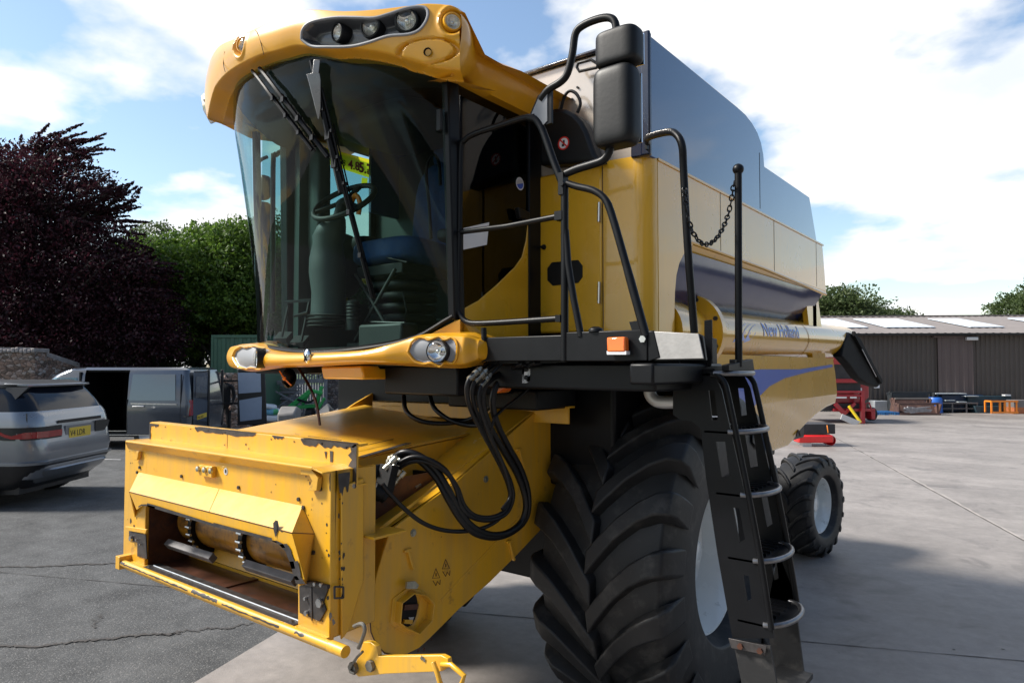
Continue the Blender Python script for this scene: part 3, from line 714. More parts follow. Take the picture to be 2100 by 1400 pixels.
# --- seat
g = G()
def cush(c, r, rot=0, sq=.45):
    b = G(); b.blob((0, 0, 0), r, 14, sq=sq); M = Matrix.Translation(c) @ Matrix.Rotation(rot, 4, 'X'); return [tuple(M @ Vector(p)) for p in b.v], b.f
vs, fs = cush((.0, 2.78, 2.63), (.27, .25, .075), -.08); g.add(vs, fs)
seat = part('driver_seat', g, [SEAT])
g = G(); vs, fs = cush((.06, 3.03, 2.93), (.24, .075, .32), -.12, .6); g.add(vs, fs); vs, fs = cush((.06, 3.08, 3.30), (.13, .05, .08), -.1, .6); g.add(vs, fs); ob('backrest', g, [SEAT], seat)
g = G()
for k in range(7):
    z = 2.14 + .062 * k; g.blob((.0, 2.74, z), (.17 + .015 * math.sin(k * 1.7), .18, .033), 10, sq=.6)
g.box(-.2, .22, 2.50, 3.0, 2.07, 2.13); g.tube([(-.15, 2.52, 2.14), (.18, 2.52, 2.52)], .012, 6); g.tube([(.18, 2.52, 2.14), (-.15, 2.52, 2.52)], .012, 6); g.box(-.18, .20, 2.55, 2.95, 2.50, 2.56)
ob('seat_suspension', g, [INTD], seat, bevel=.01)
g = G(); g.tube([on(u, v, y=2.55) for u, v in ((750, 525), (770, 520), (800, 530), (835, 538))], .006, 6, smooth=4); g.tube([on(u, v, y=2.5) for u, v in ((755, 660), (830, 662), (834, 635), (826, 600))], .005, 6)
ob('seat_lever', g, [BLK], seat)
g = G(); g.box(.02, .36, 2.40, 2.52, 2.08, 2.22)
ob('document_box', g, [INTD], seat, bevel=.015)
g = G(); vs, fs = cush((-.34, 2.90, 2.74), (.055, .24, .05), 0, .5); g.add(vs, fs); g.box(-.40, -.28, 2.85, 3.1, 2.1, 2.70); vs, fs = cush((.40, 2.72, 2.80), (.02, .02, .09), 0, .7); g.add(vs, fs); vs, fs = cush((.40, 2.86, 2.70), (.06, .22, .04), 0, .5); g.add(vs, fs)
ob('armrest_console', g, [INTD], seat, bevel=.01)
g = G(); g.bar((.74, 3.05, 2.3), (.72, 3.06, 3.2), .04, .12); g.tube([on(u, v, y=2.9) for u, v in ((884, 490), (880, 420), (874, 360), (878, 330), (890, 318), (900, 335), (903, 380))], .01, 8, smooth=4)
ob('seat_belt', g, [BLK], seat)
# --- steering column and wheel
cb_ = on(678, 640, y=2.40)
g = G()
colp = [((672, 662), .115), ((674, 640), .105), ((674, 600), .100), ((672, 560), .110), ((671, 530), .105), ((672, 500), .088), ((675, 485), .098), ((680, 465), .085), ((688, 450), .06), ((694, 440), .03)]
secs = []
for (u, v), r_ in colp:
    c = on(u, v, y=2.42 + .0 * r_)
    secs.append([c + Vector((math.cos(k * PI / 10) * r_, math.sin(k * PI / 10) * r_ * .9, 0)) for k in range(20)])
g.loft(secs)
colm = part('steering_column', g, [INT], sharp=60)
g = G()
for k in range(4):
    c = on(674, 648 + k * 7, y=2.42); g.lathe([(-.006, .112), (0, .122), (.006, .112)], c, Z1, 24)
for k in range(5):
    c = on(724, 626 + k * 7, y=2.46); g.lathe([(-.008, .035), (0, .042), (.008, .035)], c, Z1, 16)
c = on(724, 640, y=2.46); g.lathe([(-.10, .04), (.06, .036), (.075, 0)], c, Z1, 16)
ob('column_boot', g, [INTD], colm)
g = G(); wc = on(706, 414, y=2.46); wn = Vector((.12, -.62, .72)).normalized()
wu = wn.cross(Z1).normalized(); wv = wn.cross(wu)
WR = .185
pth = [wc + (wu * math.cos(a) + wv * math.sin(a)) * WR for a in [2 * PI * i / 40 for i in range(41)]]
g.tube(pth, .0155, 10, cap=False)
for a in (.5, 2.6, 4.7): g.bar(wc, wc + (wu * math.cos(a) + wv * math.sin(a)) * WR, .028, .018, 0, wn)
g.lathe([(-.03, .045), (.012, .045), (.02, .02), (.02, 0)], wc, wn, 20)
g.tube([on(694, 445, y=2.42), on(700, 425, y=2.44), wc], .03, 12)
ob('steering_wheel', g, [INTD], colm, sharp=60)
g = G(); g.tube([on(u, v, y=2.5) for u, v in ((735, 440), (738, 415), (730, 400), (722, 412))], .014, 8, smooth=3); g.blob(on(716, 412, y=2.5), (.035, .03, .025), 8)
ob('orange_cable', g, [ORG], colm)
g = G()        # pedals
for (a, b) in (((592, 622), (578, 690)), ((634, 620), (618, 700)), ((604, 648), (632, 640))):
    g.tube([on(*a, y=2.36), on(*b, y=2.30)], .008, 6)
for (u, v) in ((600, 618), (626, 616)): g.obox(on(u, v, y=2.36), (.05, .01, 0), (0, .012, .004), (0, 0, .006))
for (u, v) in ((580, 692), (614, 700)): g.obox(on(u, v, y=2.33), (.035, .02, 0), (0, .02, .02), (0, 0, .015))
part('pedals', g, [BLK])
g = G()        # trim and lever on the far side of the cab
g.add(*cush((-.52, 2.70, 2.62), (.10, .14, .20), 0, .7)); g.add(*cush((-.60, 2.60, 3.0), (.06, .05, .35), 0, .4)); g.bar((-.70, 2.56, 2.1), (-.70, 2.56, 3.4), .10, .05)
part('side_trim', g, [INT], sharp=60)
# yellow neighbour panel seen through the far window
g = G(); g.slab([(-1.42, 2.98, 2.0), (-.82, 2.98, 2.0), (-.82, 2.98, 2.72), (-1.42, 2.98, 2.66)], (0, .02, 0)); part('corner_panel', g, [YEL])

# --- windscreen wipers
def wiper(pxa, pxb, wid, arm=None):
    g = G(); n = 14; lastp = None; pts = []
    for i in range(n + 1):
        u = pxa[0] + (pxb[0] - pxa[0]) * i / n; v = pxa[1] + (pxb[1] - pxa[1]) * i / n
        pts.append(onsurf(u, v, gy, .03))
    g.tube(pts, wid, 6)
    pts2 = [p + Vector((0, .017, 0)) for p in pts[int(n * .35):]]
    g.tube(pts2, wid * .6, 4)
    for i in (5, 8, 11): g.obox(pts[i], (wid * 1.15, 0, 0), (0, .012, 0), (0, 0, wid * 1.2))
    return part('wiper', g, [BLK])
wiper((517, 145), (640, 308), .008); wiper((532, 140), (672, 322), .010)
wiper((640, 125), (700, 395), .014); wiper((655, 200), (764, 612), .009); wiper((660, 180), (720, 430), .006)
g = G()
g.loft([[onsurf(u, v, gy, .05), onsurf(u, v, gy, .02), onsurf(u + w_, v, gy, .02), onsurf(u + w_, v, gy, .05)] for u, v, w_ in ((643, 122, 14), (640, 150, 14), (628, 152, 28), (632, 165, 26), (646, 220, 12), (652, 245, 3))])
part('wiper_arm_cover', g, [DGREY], bevel=.003)
g = G(); a = onsurf(447, 166, lambda x, z: 1.93 + .3 * x * x, .0); b = onsurf(530, 124, lambda x, z: 1.93 + .3 * x * x, .0)
a = Vector((-.62, 1.98, a.z)); 
pa, pb = on(445, 168, y=1.99), on(532, 126, y=1.93)
g.loft([[pa, pa + Vector((0, .2, 0)), pa + Vector((.06, .2, -.05)), pa + Vector((.0, 0, -.018))], [pb, pb + Vector((0, .2, 0)), pb + Vector((0, .2, -.06)), pb + Vector((0, 0, -.018))]])
g.slab([on(u, v, y=2.05) for u, v in ((520, 133), (535, 124), (548, 136), (565, 130), (560, 150), (520, 158), (485, 172), (470, 168))], (0, .05, 0))
part('roof_step', g, [BLKP], bevel=.005)

# ================================================================== CAB ROOF (visor with lamps)
RY0, RA = 1.80, .30
def ry(x, z=0): return RY0 + RA * x * x
TOP = [(-.95, 3.74), (-.82, 3.72), (-.45, 3.68), (-.18, 3.625), (.08, 3.61), (.34, 3.605), (.54, 3.558), (.68, 3.542), (.82, 3.542), (.90, 3.545), (1.0, 3.52), (1.06, 3.45)]
_bp = [onsurf(u, v, lambda x, z: ry(x) + .075) for u, v in ((560, 131), (600, 121), (637, 112), (664, 115), (700, 119), (742, 117), (803, 125), (868, 143), (923, 160))]
BOT = [(-.95, 3.42), (-.80, 3.40), (-.66, 3.42), (-.50, 3.46)] + [(p.x, p.z) for p in _bp] + [(1.05, _bp[-1].z - .02)]
BOT = [b for i, b in enumerate(BOT) if i == 0 or b[0] > BOT[i - 1][0] + .03]
def vis_front(a):      # plan position and outward normal for a in 0..1 across the front
    x = -.90 + 1.92 * a; y = ry(x); dxy = Vector((1, 2 * RA * x, 0)).normalized(); n = Vector((dxy.y, -dxy.x, 0)); return x, y, n
rec = [onsurf(u, v, ry) for u, v in ((623, 84), (628, 66), (645, 50), (690, 40), (735, 40), (770, 41), (800, 32), (835, 19), (860, 16), (875, 20), (880, 34), (875, 52), (862, 68), (840, 76), (800, 79), (760, 90), (720, 97), (670, 98), (640, 96))]
rec2 = [(p.x, p.z) for p in rec]
def sdist(poly, x, z):       # signed distance, positive inside
    c = False; dmin = 9; n = len(poly); j = n - 1
    for i in range(n):
        (x1, z1), (x2, z2) = poly[i], poly[j]
        if (z1 > z) != (z2 > z) and x < (x2 - x1) * (z - z1) / (z2 - z1) + x1: c = not c
        dx_, dz_ = x2 - x1, z2 - z1; t = max(0, min(1, ((x - x1) * dx_ + (z - z1) * dz_) / (dx_ * dx_ + dz_ * dz_ + 1e-12)))
        dmin = min(dmin, math.hypot(x - x1 - t * dx_, z - z1 - t * dz_)); j = i
    return dmin if c else -dmin
pod1 = onsurf(499, 92, ry); pod2 = onsurf(930, 46, ry); spk = onsurf(877, 108, ry)
def sst(a, b, x): t = max(0, min(1, (x - a) / (b - a))); return t * t * (3 - 2 * t)
def vis(a, b, want=None):
    x, y, n = vis_front(a); zt = sinterp(TOP, x); zb = sinterp(BOT, x); z = zb + (zt - zb) * b
    d = sdist(rec2, x, z); out = 0.022 * math.sin(max(0, min(1, b)) * PI)
    out -= .060 * sst(0, .03, d)
    e = math.hypot((x - spk.x) / .115, (z - spk.z) / .052); out += -.022 * sst(.86, .93, e) * (1 - sst(1.02, 1.1, e)) * (1 if abs((x - spk.x)) > .07 else .45)
    for pd, rx_, rz_ in ((pod1, .055, .062), (pod2, .045, .062)):
        e = math.hypot((x - pd.x) / rx_, (z - pd.z) / rz_); out -= .045 * (1 - sst(.55, 1.0, e)); out += .006 * sst(.95, 1.1, e) * (1 - sst(1.1, 1.4, e))
    # roll the lower and upper lips backwards
    lip = .08 * (1 - sst(0, .09, b)) ** 1.5 + .035 * (sst(.93, 1.0, b))
    return Vector((x, y, z)) + n * (out - lip)
NU, NV = 300, 72
def visp(p, off=.0):      # a point on the undented visor skin, near p
    x = p.x; zt_, zb_ = sinterp(TOP, x), sinterp(BOT, x); b = (p.z - zb_) / (zt_ - zb_); n = Vector((2 * RA * x, -1, 0)).normalized()
    return Vector((x, ry(x), p.z)) + n * (.022 * math.sin(max(0, min(1, b)) * PI) + off)
def inrec(a, b):
    x, y, n = vis_front(a); zt = sinterp(TOP, x); zb = sinterp(BOT, x); z = zb + (zt - zb) * b; return sdist(rec2, x, z) > .001
g = G(); g.grid(vis, NU, NV, mask=lambda a, b: not inrec(a, b))
# top skin back over the roof and underside
def topskin(a, b):
    p = topskin0(a, b)
    if b > .25: p.z = max(p.z, 3.505 - .12 * sst(.70, .95, p.x))
    return p
topskin0 = (lambda a, b: vis(a, 1) + Vector((0, .02 + b * 1.05 - 0.0, (-.10 - .06 * (1 - abs(a - .5))) * sst(.0, .10 + .4 * (1 - sst(.75, 1, a)), b) - .02 * b)))
g.grid(topskin, 60, 8)
g.grid(lambda a, b: vis(a, 0) + Vector((0, .22 * b, .03 * b)), 60, 3)
# left side of the machine: side skirt running back, getting lower
def skirt(a, b):
    y = 2.11 + .90 * a; xo = 1.015 - .10 * sst(0, .3, a) + .0 * a
    zt = interp([(2.0, 3.50), (2.12, 3.515), (2.2, 3.49), (2.28, 3.435), (2.45, 3.445), (2.95, 3.462), (3.1, 3.46)], y); zb = interp([(2.1, _bp[-1].z - .015), (2.3, 3.295), (2.5, 3.288), (2.9, 3.285), (3.1, 3.285)], y)
    z = zb + (zt - zb) * b; prof = -.05 * (1 - b) ** 2 + .022 * math.sin(b * PI) - .03 * sst(.85, 1, b)
    return Vector((xo + prof, y, z))
g.grid(skirt, 34, 12); g.grid(lambda a, b: skirt(a, 1) + Vector((-.6 * b, 0, .03 * b)), 34, 2); g.grid(lambda a, b: skirt(a, 0) + Vector((-.14 * b, 0, .015 * b)), 34, 2)
def skirtl(a, b):
    y = 2.04 + 1.0 * a; z = interp([(2.0, 3.44), (2.3, 3.38), (2.6, 3.42), (3.1, 3.46)], y) * (1 - b) + interp([(2.0, 3.74), (2.2, 3.66), (2.5, 3.56), (3.1, 3.5)], y) * b
    return Vector((-.90 - .02 * math.sin(b * PI) + .03 * (1 - b) ** 2 + .02 * sst(.85, 1, b), y, z))
g.grid(skirtl, 24, 10); g.grid(lambda a, b: skirtl(a, 0) + Vector((.12 * b, 0, .015 * b)), 24, 2)
roof = part('cab_roof', g, [ORY], sharp=50, weld=True)
g = G(); g.grid(vis, NU, NV, mask=inrec); ob('lamp_recess', g, [DGREY], roof, sharp=60)
g = G(); g.tube([visp(p, .001) for p in rec + rec[:1]], .0065, 8, smooth=4); ob('recess_rim', g, [GRY], roof)
REFL = pm('lamp reflector', (.92, .91, .88), .28, metal=.85, var=.04)
def lamp(u, v, r, depth, nrm, bez, fn=ry, off=.0, parent=None, bulge=.2):
    c = onsurf(u, v, fn, off) if fn else u
    n = Vector(nrm).normalized(); g = G()
    g.lathe([(-.05, r * 1.35), (0, r * 1.3), (.010, r * 1.22), (.012, r * 1.06), (.004, r * 1.0)], c, n, 32, 0)
    g.lathe([(.004, r * 1.02), (-.010, r * .8), (-.018, r * .4), (-.020, 0)], c, n, 28, 1)
    g.blob(c - n * .008, r * .30, 8, 1)
    o = ob('work_lamp', g, [bez, REFL], parent, sharp=50)
    g = G(); g.lathe([(.004, r), (.006 + r * bulge * .6, r * .7), (.006 + r * bulge, 0)], c, n, 28)
    for k in range(-4, 5): 
        x = k * r * .2; h = math.sqrt(max(0, r * r - x * x)) * .8; s_ = n.cross(Z1).normalized()
        g.bar(c + n * .002 + s_ * x - Z1 * h, c + n * .002 + s_ * x + Z1 * h, .002, .002)
    ob('lens', g, [LENS], o, sharp=60)
    return o
for (u, v, r_, nn_) in ((694, 68, .032, (-.05, -1, -.12)), (761, 54, .041, (.25, -1, -.10)), (834, 43, .042, (.5, -.85, -.10))):
    lamp(u, v, r_, 0, nn_, BLKP, off=-.012, parent=roof)
lamp(500, 92, .032, 0, (.25, -1, -.05), ORY, off=.006, parent=roof); lamp(928, 46, .032, 0, (.85, -.55, -.0), ORY, off=.004, parent=roof)
g = G(); g.lathe([(0, .018), (.003, .018), (-.01, .012), (-.01, 0)], onsurf(877, 107, ry, .024), (.4, -.9, 0), 20); ob('speaker_hole', g, [BLK], roof)
g = G(); c0 = [on(u, v, x=-.93) for u, v in ((419, 190), (430, 196), (456, 232), (455, 244), (440, 252), (424, 222))]
g.slab(c0, (-.05, .0, 0)); sl = ob('side_lamp', g, [CHROME], roof, bevel=.008)
g = G(); g.bar(on(424, 200, x=-.92), on(452, 238, x=-.92), .02, .05); ob('side_lamp_shade', g, [DGREY], sl)
# seams in the roof moulding
g = G()
for pts in (((524, 62), (532, 78), (541, 112)), ((461, 106), (458, 130), (462, 148))): g.tube([onsurf(u, v, ry, .021) for u, v in pts], .0016, 5, smooth=4)
ob('roof_seam', g, [BLK], roof)

# ================================================================== BUMPER BAR WITH HEADLAMPS
def by(x, z=0): return 2.045 + .215 * x * x
BT = [(-.99, 2.105), (-.9, 2.125), (-.55, 2.118), (-.42, 2.09), (-.2, 2.068), (.06, 2.063), (.42, 2.073), (.6, 2.105), (.72, 2.14), (.92, 2.142), (.985, 2.12)]
BB = [(-.99, 2.02), (-.93, 1.985), (-.7, 1.968), (-.45, 1.975), (-.25, 1.99), (.06, 1.996), (.42, 2.008), (.55, 2.005), (.68, 1.998), (.86, 1.99), (.94, 1.995), (.985, 2.02)]
hl1 = [onsurf(u, v, by) for u, v in ((840, 722), (846, 702), (858, 692), (872, 693), (882, 697), (900, 690), (914, 697), (926, 692), (937, 700), (941, 716), (937, 736), (928, 745), (914, 742), (900, 752), (884, 744), (868, 746), (852, 740))]
hl2 = [onsurf(u, v, by) for u, v in ((487, 732), (489, 718), (497, 711), (506, 713), (516, 709), (528, 712), (539, 716), (541, 735), (538, 753), (528, 757), (515, 754), (505, 757), (494, 752))]
h1 = [(p.x, p.z) for p in hl1]; h2 = [(p.x, p.z) for p in hl2]
def bump(a, b):
    x = -.985 + 1.97 * a; zt = sinterp(BT, x); zb = sinterp(BB, x); z = zb + (zt - zb) * b
    n = Vector((2 * .215 * x, -1, 0)).normalized(); end = sst(.93, .985, abs(x))
    out = .032 * math.sin(b * PI) ** .7 - .05 * end
    d = max(sdist(h1, x, z), sdist(h2, x, z)); out -= .022 * sst(-.004, .012, d)
    out -= .02 * sst(-.12, 0, d) * (1 - sst(0, .008, d)) * (1 if x > 0 else 0)
    rollb = .05 * (1 - sst(0, .12, b)) + .03 * sst(.9, 1, b)
    return Vector((x, by(x), z)) + n * (out - rollb)
def inh(a, b):
    x = -.985 + 1.97 * a; z = sinterp(BB, x) + (sinterp(BT, x) - sinterp(BB, x)) * b; return max(sdist(h1, x, z), sdist(h2, x, z)) > .006
g = G(); g.grid(bump, 460, 60, mask=lambda a, b: not inh(a, b))
g.grid(lambda a, b: bump(a, 0) + Vector((0, .16 * b, .02 * b)), 60, 2); g.grid(lambda a, b: bump(a, 1) + Vector((0, .10 * b, .01 * b)), 60, 2)
g.grid(lambda a, b: bump(1, b) + Vector((.02 * math.sin(a * PI), .28 * a, -.01 * a)), 8, 12); g.grid(lambda a, b: bump(0, b) + Vector((-.02 * math.sin(a * PI), .28 * a, 0)), 8, 12)
bmp = part('bumper', g, [ORY], sharp=50)
g = G()
for hh_ in (hl1, hl2):
    rim_ = []
    for p in hh_ + hh_[:1]:
        a = (p.x + .985) / 1.97; b = (p.z - sinterp(BB, p.x)) / (sinterp(BT, p.x) - sinterp(BB, p.x)); n_ = Vector((.43 * p.x, -1, 0)).normalized()
        rim_.append(Vector((p.x, by(p.x), p.z)) + n_ * (.032 * max(0, math.sin(max(0, min(1, b)) * PI)) ** .7 - .014))
    g.tube(rim_, .0052, 8, smooth=3)
ob('headlamp_surround', g, [ORY], bmp)
g = G(); g.grid(bump, 460, 60, mask=inh); ob('headlamp_panel', g, [GRY], bmp, sharp=60)
def headlamp(u, v, rx, nrm):
    c = onsurf(u, v, by, .040); n = Vector(nrm).normalized(); r = rx; g = G()
    g.lathe([(-.04, r * 1.05), (.004, r * 1.07), (.004, r * .98)], c, n, 32, 0); g.lathe([(.0, r * .99), (-.012, r * .85), (-.024, r * .5), (-.028, 0)], c, n, 32, 1); g.blob(c - n * .012, r * .25, 8, 1)
    o = ob('headlamp', g, [BLKP, CHROME], bmp, sharp=50)
    g = G(); g.lathe([(.002, r * .99), (.010, r * .8), (.016, r * .5), (.018, 0)], c, n, 32); ob('lens', g, [LENS], o, sharp=70)
headlamp(896, 720, .047, (.33, -1, 0)); headlamp(527, 734, .050, (-.5, -1, 0))
g = G(); c = onsurf(631, 730, by, .03); g.blob(c, (.022, .016, .036), 12, 0); g.tube([c + Vector((-.012, -.014, .012)), c + Vector((.0, -.018, -.004)), c + Vector((.012, -.014, -.022))], .003, 5, 1); g.tube([c + Vector((.012, -.013, .008)), c + Vector((.002, -.018, -.01)), c + Vector((-.008, -.014, -.024))], .003, 5, 1)
ob('maker_badge', g, [CHROME, BLK], bmp)
# yellow cab corner under the glass, right-hand end of the bumper
g = G(); cc = [(860, 693), (885, 683), (935, 657), (944, 655), (944, 690), (880, 700)]
P_ = [onsurf(u, v, lambda x, z: gy(min(x, .82), z) - .0, .006) for u, v in cc]; g.slab(P_, (-.02, .05, 0))
g.slab([(.80, 2.31, 2.23), (.80, 2.34, 2.06), (.98, 2.33, 2.03), (.98, 2.45, 2.05), (.80, 2.40, 2.20)], (0.0, .03, 0))
part('cab_corner', g, [ORY], bevel=.004)
# under the cab
g = G(); g.slab([on(u, v, y=2.2) for u, v in ((657, 752), (742, 750), (746, 778), (662, 777))], (0, .25, .0)); part('under_cab_box', g, [YEL], bevel=.01)
g = G(); g.loft([[on(u, v, y=2.18), on(u, v, y=2.26)] for u, v in ((572, 761), (610, 756), (604, 778), (591, 796), (578, 782))], close=False, cap=False); g.blob(on(592, 775, y=2.22), (.042, .04, .055), 10)
horn = part('horn', g, [BLK]); g = G(); g.tube([on(573, 761, y=2.15), on(583, 776, y=2.14), on(597, 790, y=2.15)], .004, 5); g.blob(on(583, 776, y=2.14), .010, 6); ob('horn_clip', g, [ORG], horn)
g = G(); g.tube([on(u, v, y=2.3) for u, v in ((612, 756), (622, 770), (637, 797), (648, 825), (653, 850), (656, 872))], .008, 6, smooth=3); part('hanging_strap', g, [RUST])
g = G(); c = on(1021, 786, y=2.5); g.lathe([(-.06, .045), (.0, .045), (.01, .038), (.012, 0)], c, (.1, -1, 0), 28); part('hydraulic_cap', g, [ORL])
g = G(); P_ = [on(u, v, y=2.42) for u, v in ((1070, 755), (1088, 755), (1088, 780), (1080, 786), (1070, 786))]; g.slab(P_, (0, .008, 0)); 
for u, v in ((1079, 757), (1079, 774)): g.lathe([(0, .011), (.004, .011), (.004, 0)], on(u, v, y=2.415), (0, -1, 0), 14, 1)
part('hanger_bracket', g, [ALU, BLK], bevel=.002)

# ================================================================== FEEDER HOUSE
FX = .75
sp_px = [(800, 1088), (850, 1050), (943, 982), (1098, 844), (1150, 802), (1176, 793), (1186, 850), (1184, 930), (1160, 1010), (1110, 1085), (1060, 1138), (1005, 1193), (940, 1250), (905, 1285), (880, 1310), (860, 1328), (835, 1340), (810, 1343), (788, 1338), (770, 1320), (760, 1295), (757, 1258), (765, 1210), (775, 1170)]
fp = [on(u, v, x=FX) for u, v in sp_px]
g = G(); g.slab(fp, (-.02, 0, 0)); g.slab([Vector((-FX, p.y, p.z)) for p in fp], (.02, 0, 0))
feed = part('feeder_house', g, [YELW], bevel=.004)
g = G()       # floor and front face
g.loft([[Vector((x, p.y, p.z)) for p in fp[8:22]] for x in (-.74, .74)], close=False, cap=False)
g.loft([[Vector((x, p.y + .006, p.z)) for p in (fp[21], fp[22], fp[23], fp[0])] for x in (-.74, .745)], close=False, cap=False)
ob('feeder_shell', g, [YELW], feed)
def zt(x, y):      # hinged top cover
    t = (y - 2.03) / .82; r = 1.588 + .052 * t; l = 1.635 + .088 * t; k = (.5 - x) / 1.15; return r + (l - r) * k
def zf(y): return interp([(1.80, 1.30), (1.98, 1.322), (2.41, 1.476), (3.0, 1.756), (3.26, 1.864), (3.5, 1.88)], y)
g = G(); 
g.grid(lambda a, b: Vector((.74 - .26 * b, 1.84 + 1.45 * a, zf(1.84 + 1.45 * a) + .012 * b)), 24, 2)
g.add([(.752, 1.84, zf(1.84)), (.752, 1.86, zf(1.84) - .01), (.752, 3.2, zf(3.2))], [(0, 1, 2)])
g.box(.50, .86, 1.80, 1.97, 1.325, 1.335)
ob('side_flange', g, [YELW], feed, bevel=.002)
g = G(); gx0 = -.66
g.grid(lambda a, b: Vector((gx0 + (.52 - gx0) * a, 1.80 + 1.22 * b, zt(gx0 + (.52 - gx0) * a, 1.80 + 1.22 * b) + (.012 * math.sin(min(1, b * 1.0) * PI) if .1 < a < .9 else 0))), 12, 12)
g.grid(lambda a, b: Vector((.52 - .012 * (b > 0), 1.80 + 1.22 * a, zt(.52, 1.80 + 1.22 * a) * (1 - b) + (zf(1.80 + 1.22 * a) + .0) * b)), 12, 2)
g.grid(lambda a, b: Vector((gx0, 1.80 + 1.22 * a, zt(gx0, 1.8 + 1.22 * a) - .3 * b)), 12, 2)
cover = ob('top_cover', g, [YELW], feed, sharp=30)
g = G()       # raised door edge, seam and stays on top
g.bar((.50, 1.86, zt(.5, 1.86) + .008), (.50, 2.84, zt(.5, 2.84) + .008), .028, .010)
a0 = on(700, 925, z=1.63); 
g.bar((.34, 2.2, zt(.34, 2.2) + .005), (.34, 2.75, zt(.34, 2.75) + .004), .008, .006)
ob('cover_edge', g, [YELW], feed, bevel=.002)
g = G()
def ontop(u, v):
    p = on(u, v, z=1.64)
    for _ in range(6): p = on(u, v, z=zt(p.x, p.y) + .014)
    return p
for seedi, (u, v, r_) in enumerate(((598, 892, .02), (606, 890, .02), (612, 893, .018), (735, 902, .02), (748, 905, .022), (738, 906, .016), (755, 862, .012), (838, 890, .01), (722, 905, .014), (845, 863, .02), (855, 868, .022), (868, 872, .016), (602, 893, .012), (690, 878, .006), (760, 905, .01))):
    speck(g, ontop(u, v) + Vector((0, 0, .004)), X1, Y1, r_ * .62, 0, seedi, .45)
for k, (a, b) in enumerate((((700, 925), (790, 905)), ((790, 905), (895, 877)), ((745, 858), (770, 853)), ((850, 868), (875, 860)), ((632, 895), (700, 903)))):
    p, q_ = ontop(*a) + Vector((0, 0, .003)), ontop(*b) + Vector((0, 0, .003)); g.bar(p, q_, .004 if k in (0, 1, 4) else .014, .002)
ob('paint_chips', g, [CHIP], feed)
g = G()        # worn black strip along the cover edge and dark gasket
p, q_ = ontop(742, 938), ontop(838, 910); g.bar(p + Vector((.0, 0, .004)), q_ + Vector((0, 0, .004)), .03, .003)
g.add([on(u, v, x=.60) for u, v in ((838, 1028), (868, 1010), (885, 1000))], [(0, 1, 2)])
ob('cover_gasket', g, [CHIP], feed)
g = G(); P_ = [Vector((-.56, 3.0, 1.772)), Vector((.97, 3.0, 1.79)), Vector((.97, 3.0, 1.70)), Vector((-.56, 3.0, 1.69))]
g.slab(P_, (0, .01, 0)); g.slab([P_[0], P_[1], P_[1] + Vector((0, .06, 0)), P_[0] + Vector((0, .06, 0))], (0, 0, -.008))
g.bar((-.48, 2.996, 1.745), (-.30, 2.996, 1.747), .004, .006)
ob('rear_ledge', g, [YELW], feed, bevel=.003)
g = G(); g.slab([on(u, v, x=.76) for u, v in ((1168, 795), (1180, 797), (1190, 830), (1176, 960), (1165, 880))], (-.03, 0, 0)); 
ob('pivot_plate', g, [YELW], feed, bevel=.01)
# side details
g = G()
for u, v in ((847, 1092), (996, 982), (1125, 835)): g.bolt(on(u, v, x=FX), X1, .011, .01, 0); g.lathe([(0, .017), (.003, .017), (.003, 0)], on(u, v, x=FX), X1, 14, 0)
ob('side_bolts', g, [ZINC], feed)
g = G()
for (a, b) in (((836, 1128), (847, 1166)), ((1064, 922), (1075, 960)), ((1044, 1110), (1054, 1148))):
    p, q_ = on(*a, x=FX + .006), on(*b, x=FX + .006); g.bar(p, q_, .016, .012); g.bar(p + Vector((0, -.02, 0)), p + Vector((0, .02, 0)), .014, .012)
g.bar(on(905, 1232, x=FX + .001), on(1105, 1020, x=FX + .001), .006, .02)
ob('side_stiffener', g, [YELW], feed, bevel=.002)
g = G(); hx = [(804, 1227), (834, 1204), (865, 1209), (884, 1230), (879, 1272), (848, 1304), (814, 1288), (799, 1277)]
ho = [on(u, v, x=FX) for u, v in hx]; c = sum(ho, Vector()) / len(ho); c2 = c
inner = [c + (p - c) * .80 for p in ho]
top = [p + Vector((.045, 0, 0)) for p in inner]; topo = [c + (p - c) * .84 + Vector((.045, 0, 0)) for p in ho]
n_ = len(ho)
g.loft([ho, [p + Vector((.006, 0, 0)) for p in ho], [c + (p - c) * .86 + Vector((.008, 0, 0)) for p in ho], topo, top, [p + Vector((.004, 0, 0)) for p in inner]], cap=False)
hexf = ob('bearing_guard', g, [YELW], feed, bevel=.002)
g = G(); g.add([p + Vector((.004, 0, 0)) for p in inner], [tuple(range(n_))], 1)
def oval(ry_, rz_, x_, dy_=0, dz_=0): return [c + Vector((x_, dy_ + ry_ * math.cos(2 * PI * i / 24), dz_ + rz_ * math.sin(2 * PI * i / 24))) for i in range(24)]
g.add(oval(.050, .074, .0055, -.012, .012), [tuple(range(24))], 0); g.loft([oval(.056, .082, .004, -.012, .012), oval(.054, .080, .012, -.012, .012), oval(.050, .074, .0056, -.012, .012)], 1, cap=False)
g.bar(c + Vector((.010, -.050, .030)), c + Vector((.010, .030, .012)), .014, .022, 3); g.bar(c + Vector((.010, -.048, -.03)), c + Vector((.010, .0, -.045)), .010, .016, 1); g.slab([c + Vector((.009, -.02, -.02)), c + Vector((.009, .012, -.028)), c + Vector((.009, -.008, -.055))], (.002, 0, 0), 2)
ob('shaft_opening', g, [BLK, YELW, STEEL, RUST], hexf)
g = G(); g.slab([on(u, v, x=FX + .03) for u, v in ((830, 1205), (832, 1192), (848, 1190), (856, 1198), (852, 1206))], (.01, 0, 0)); ob('guard_clip', g, [ZINC], hexf)
g = G()
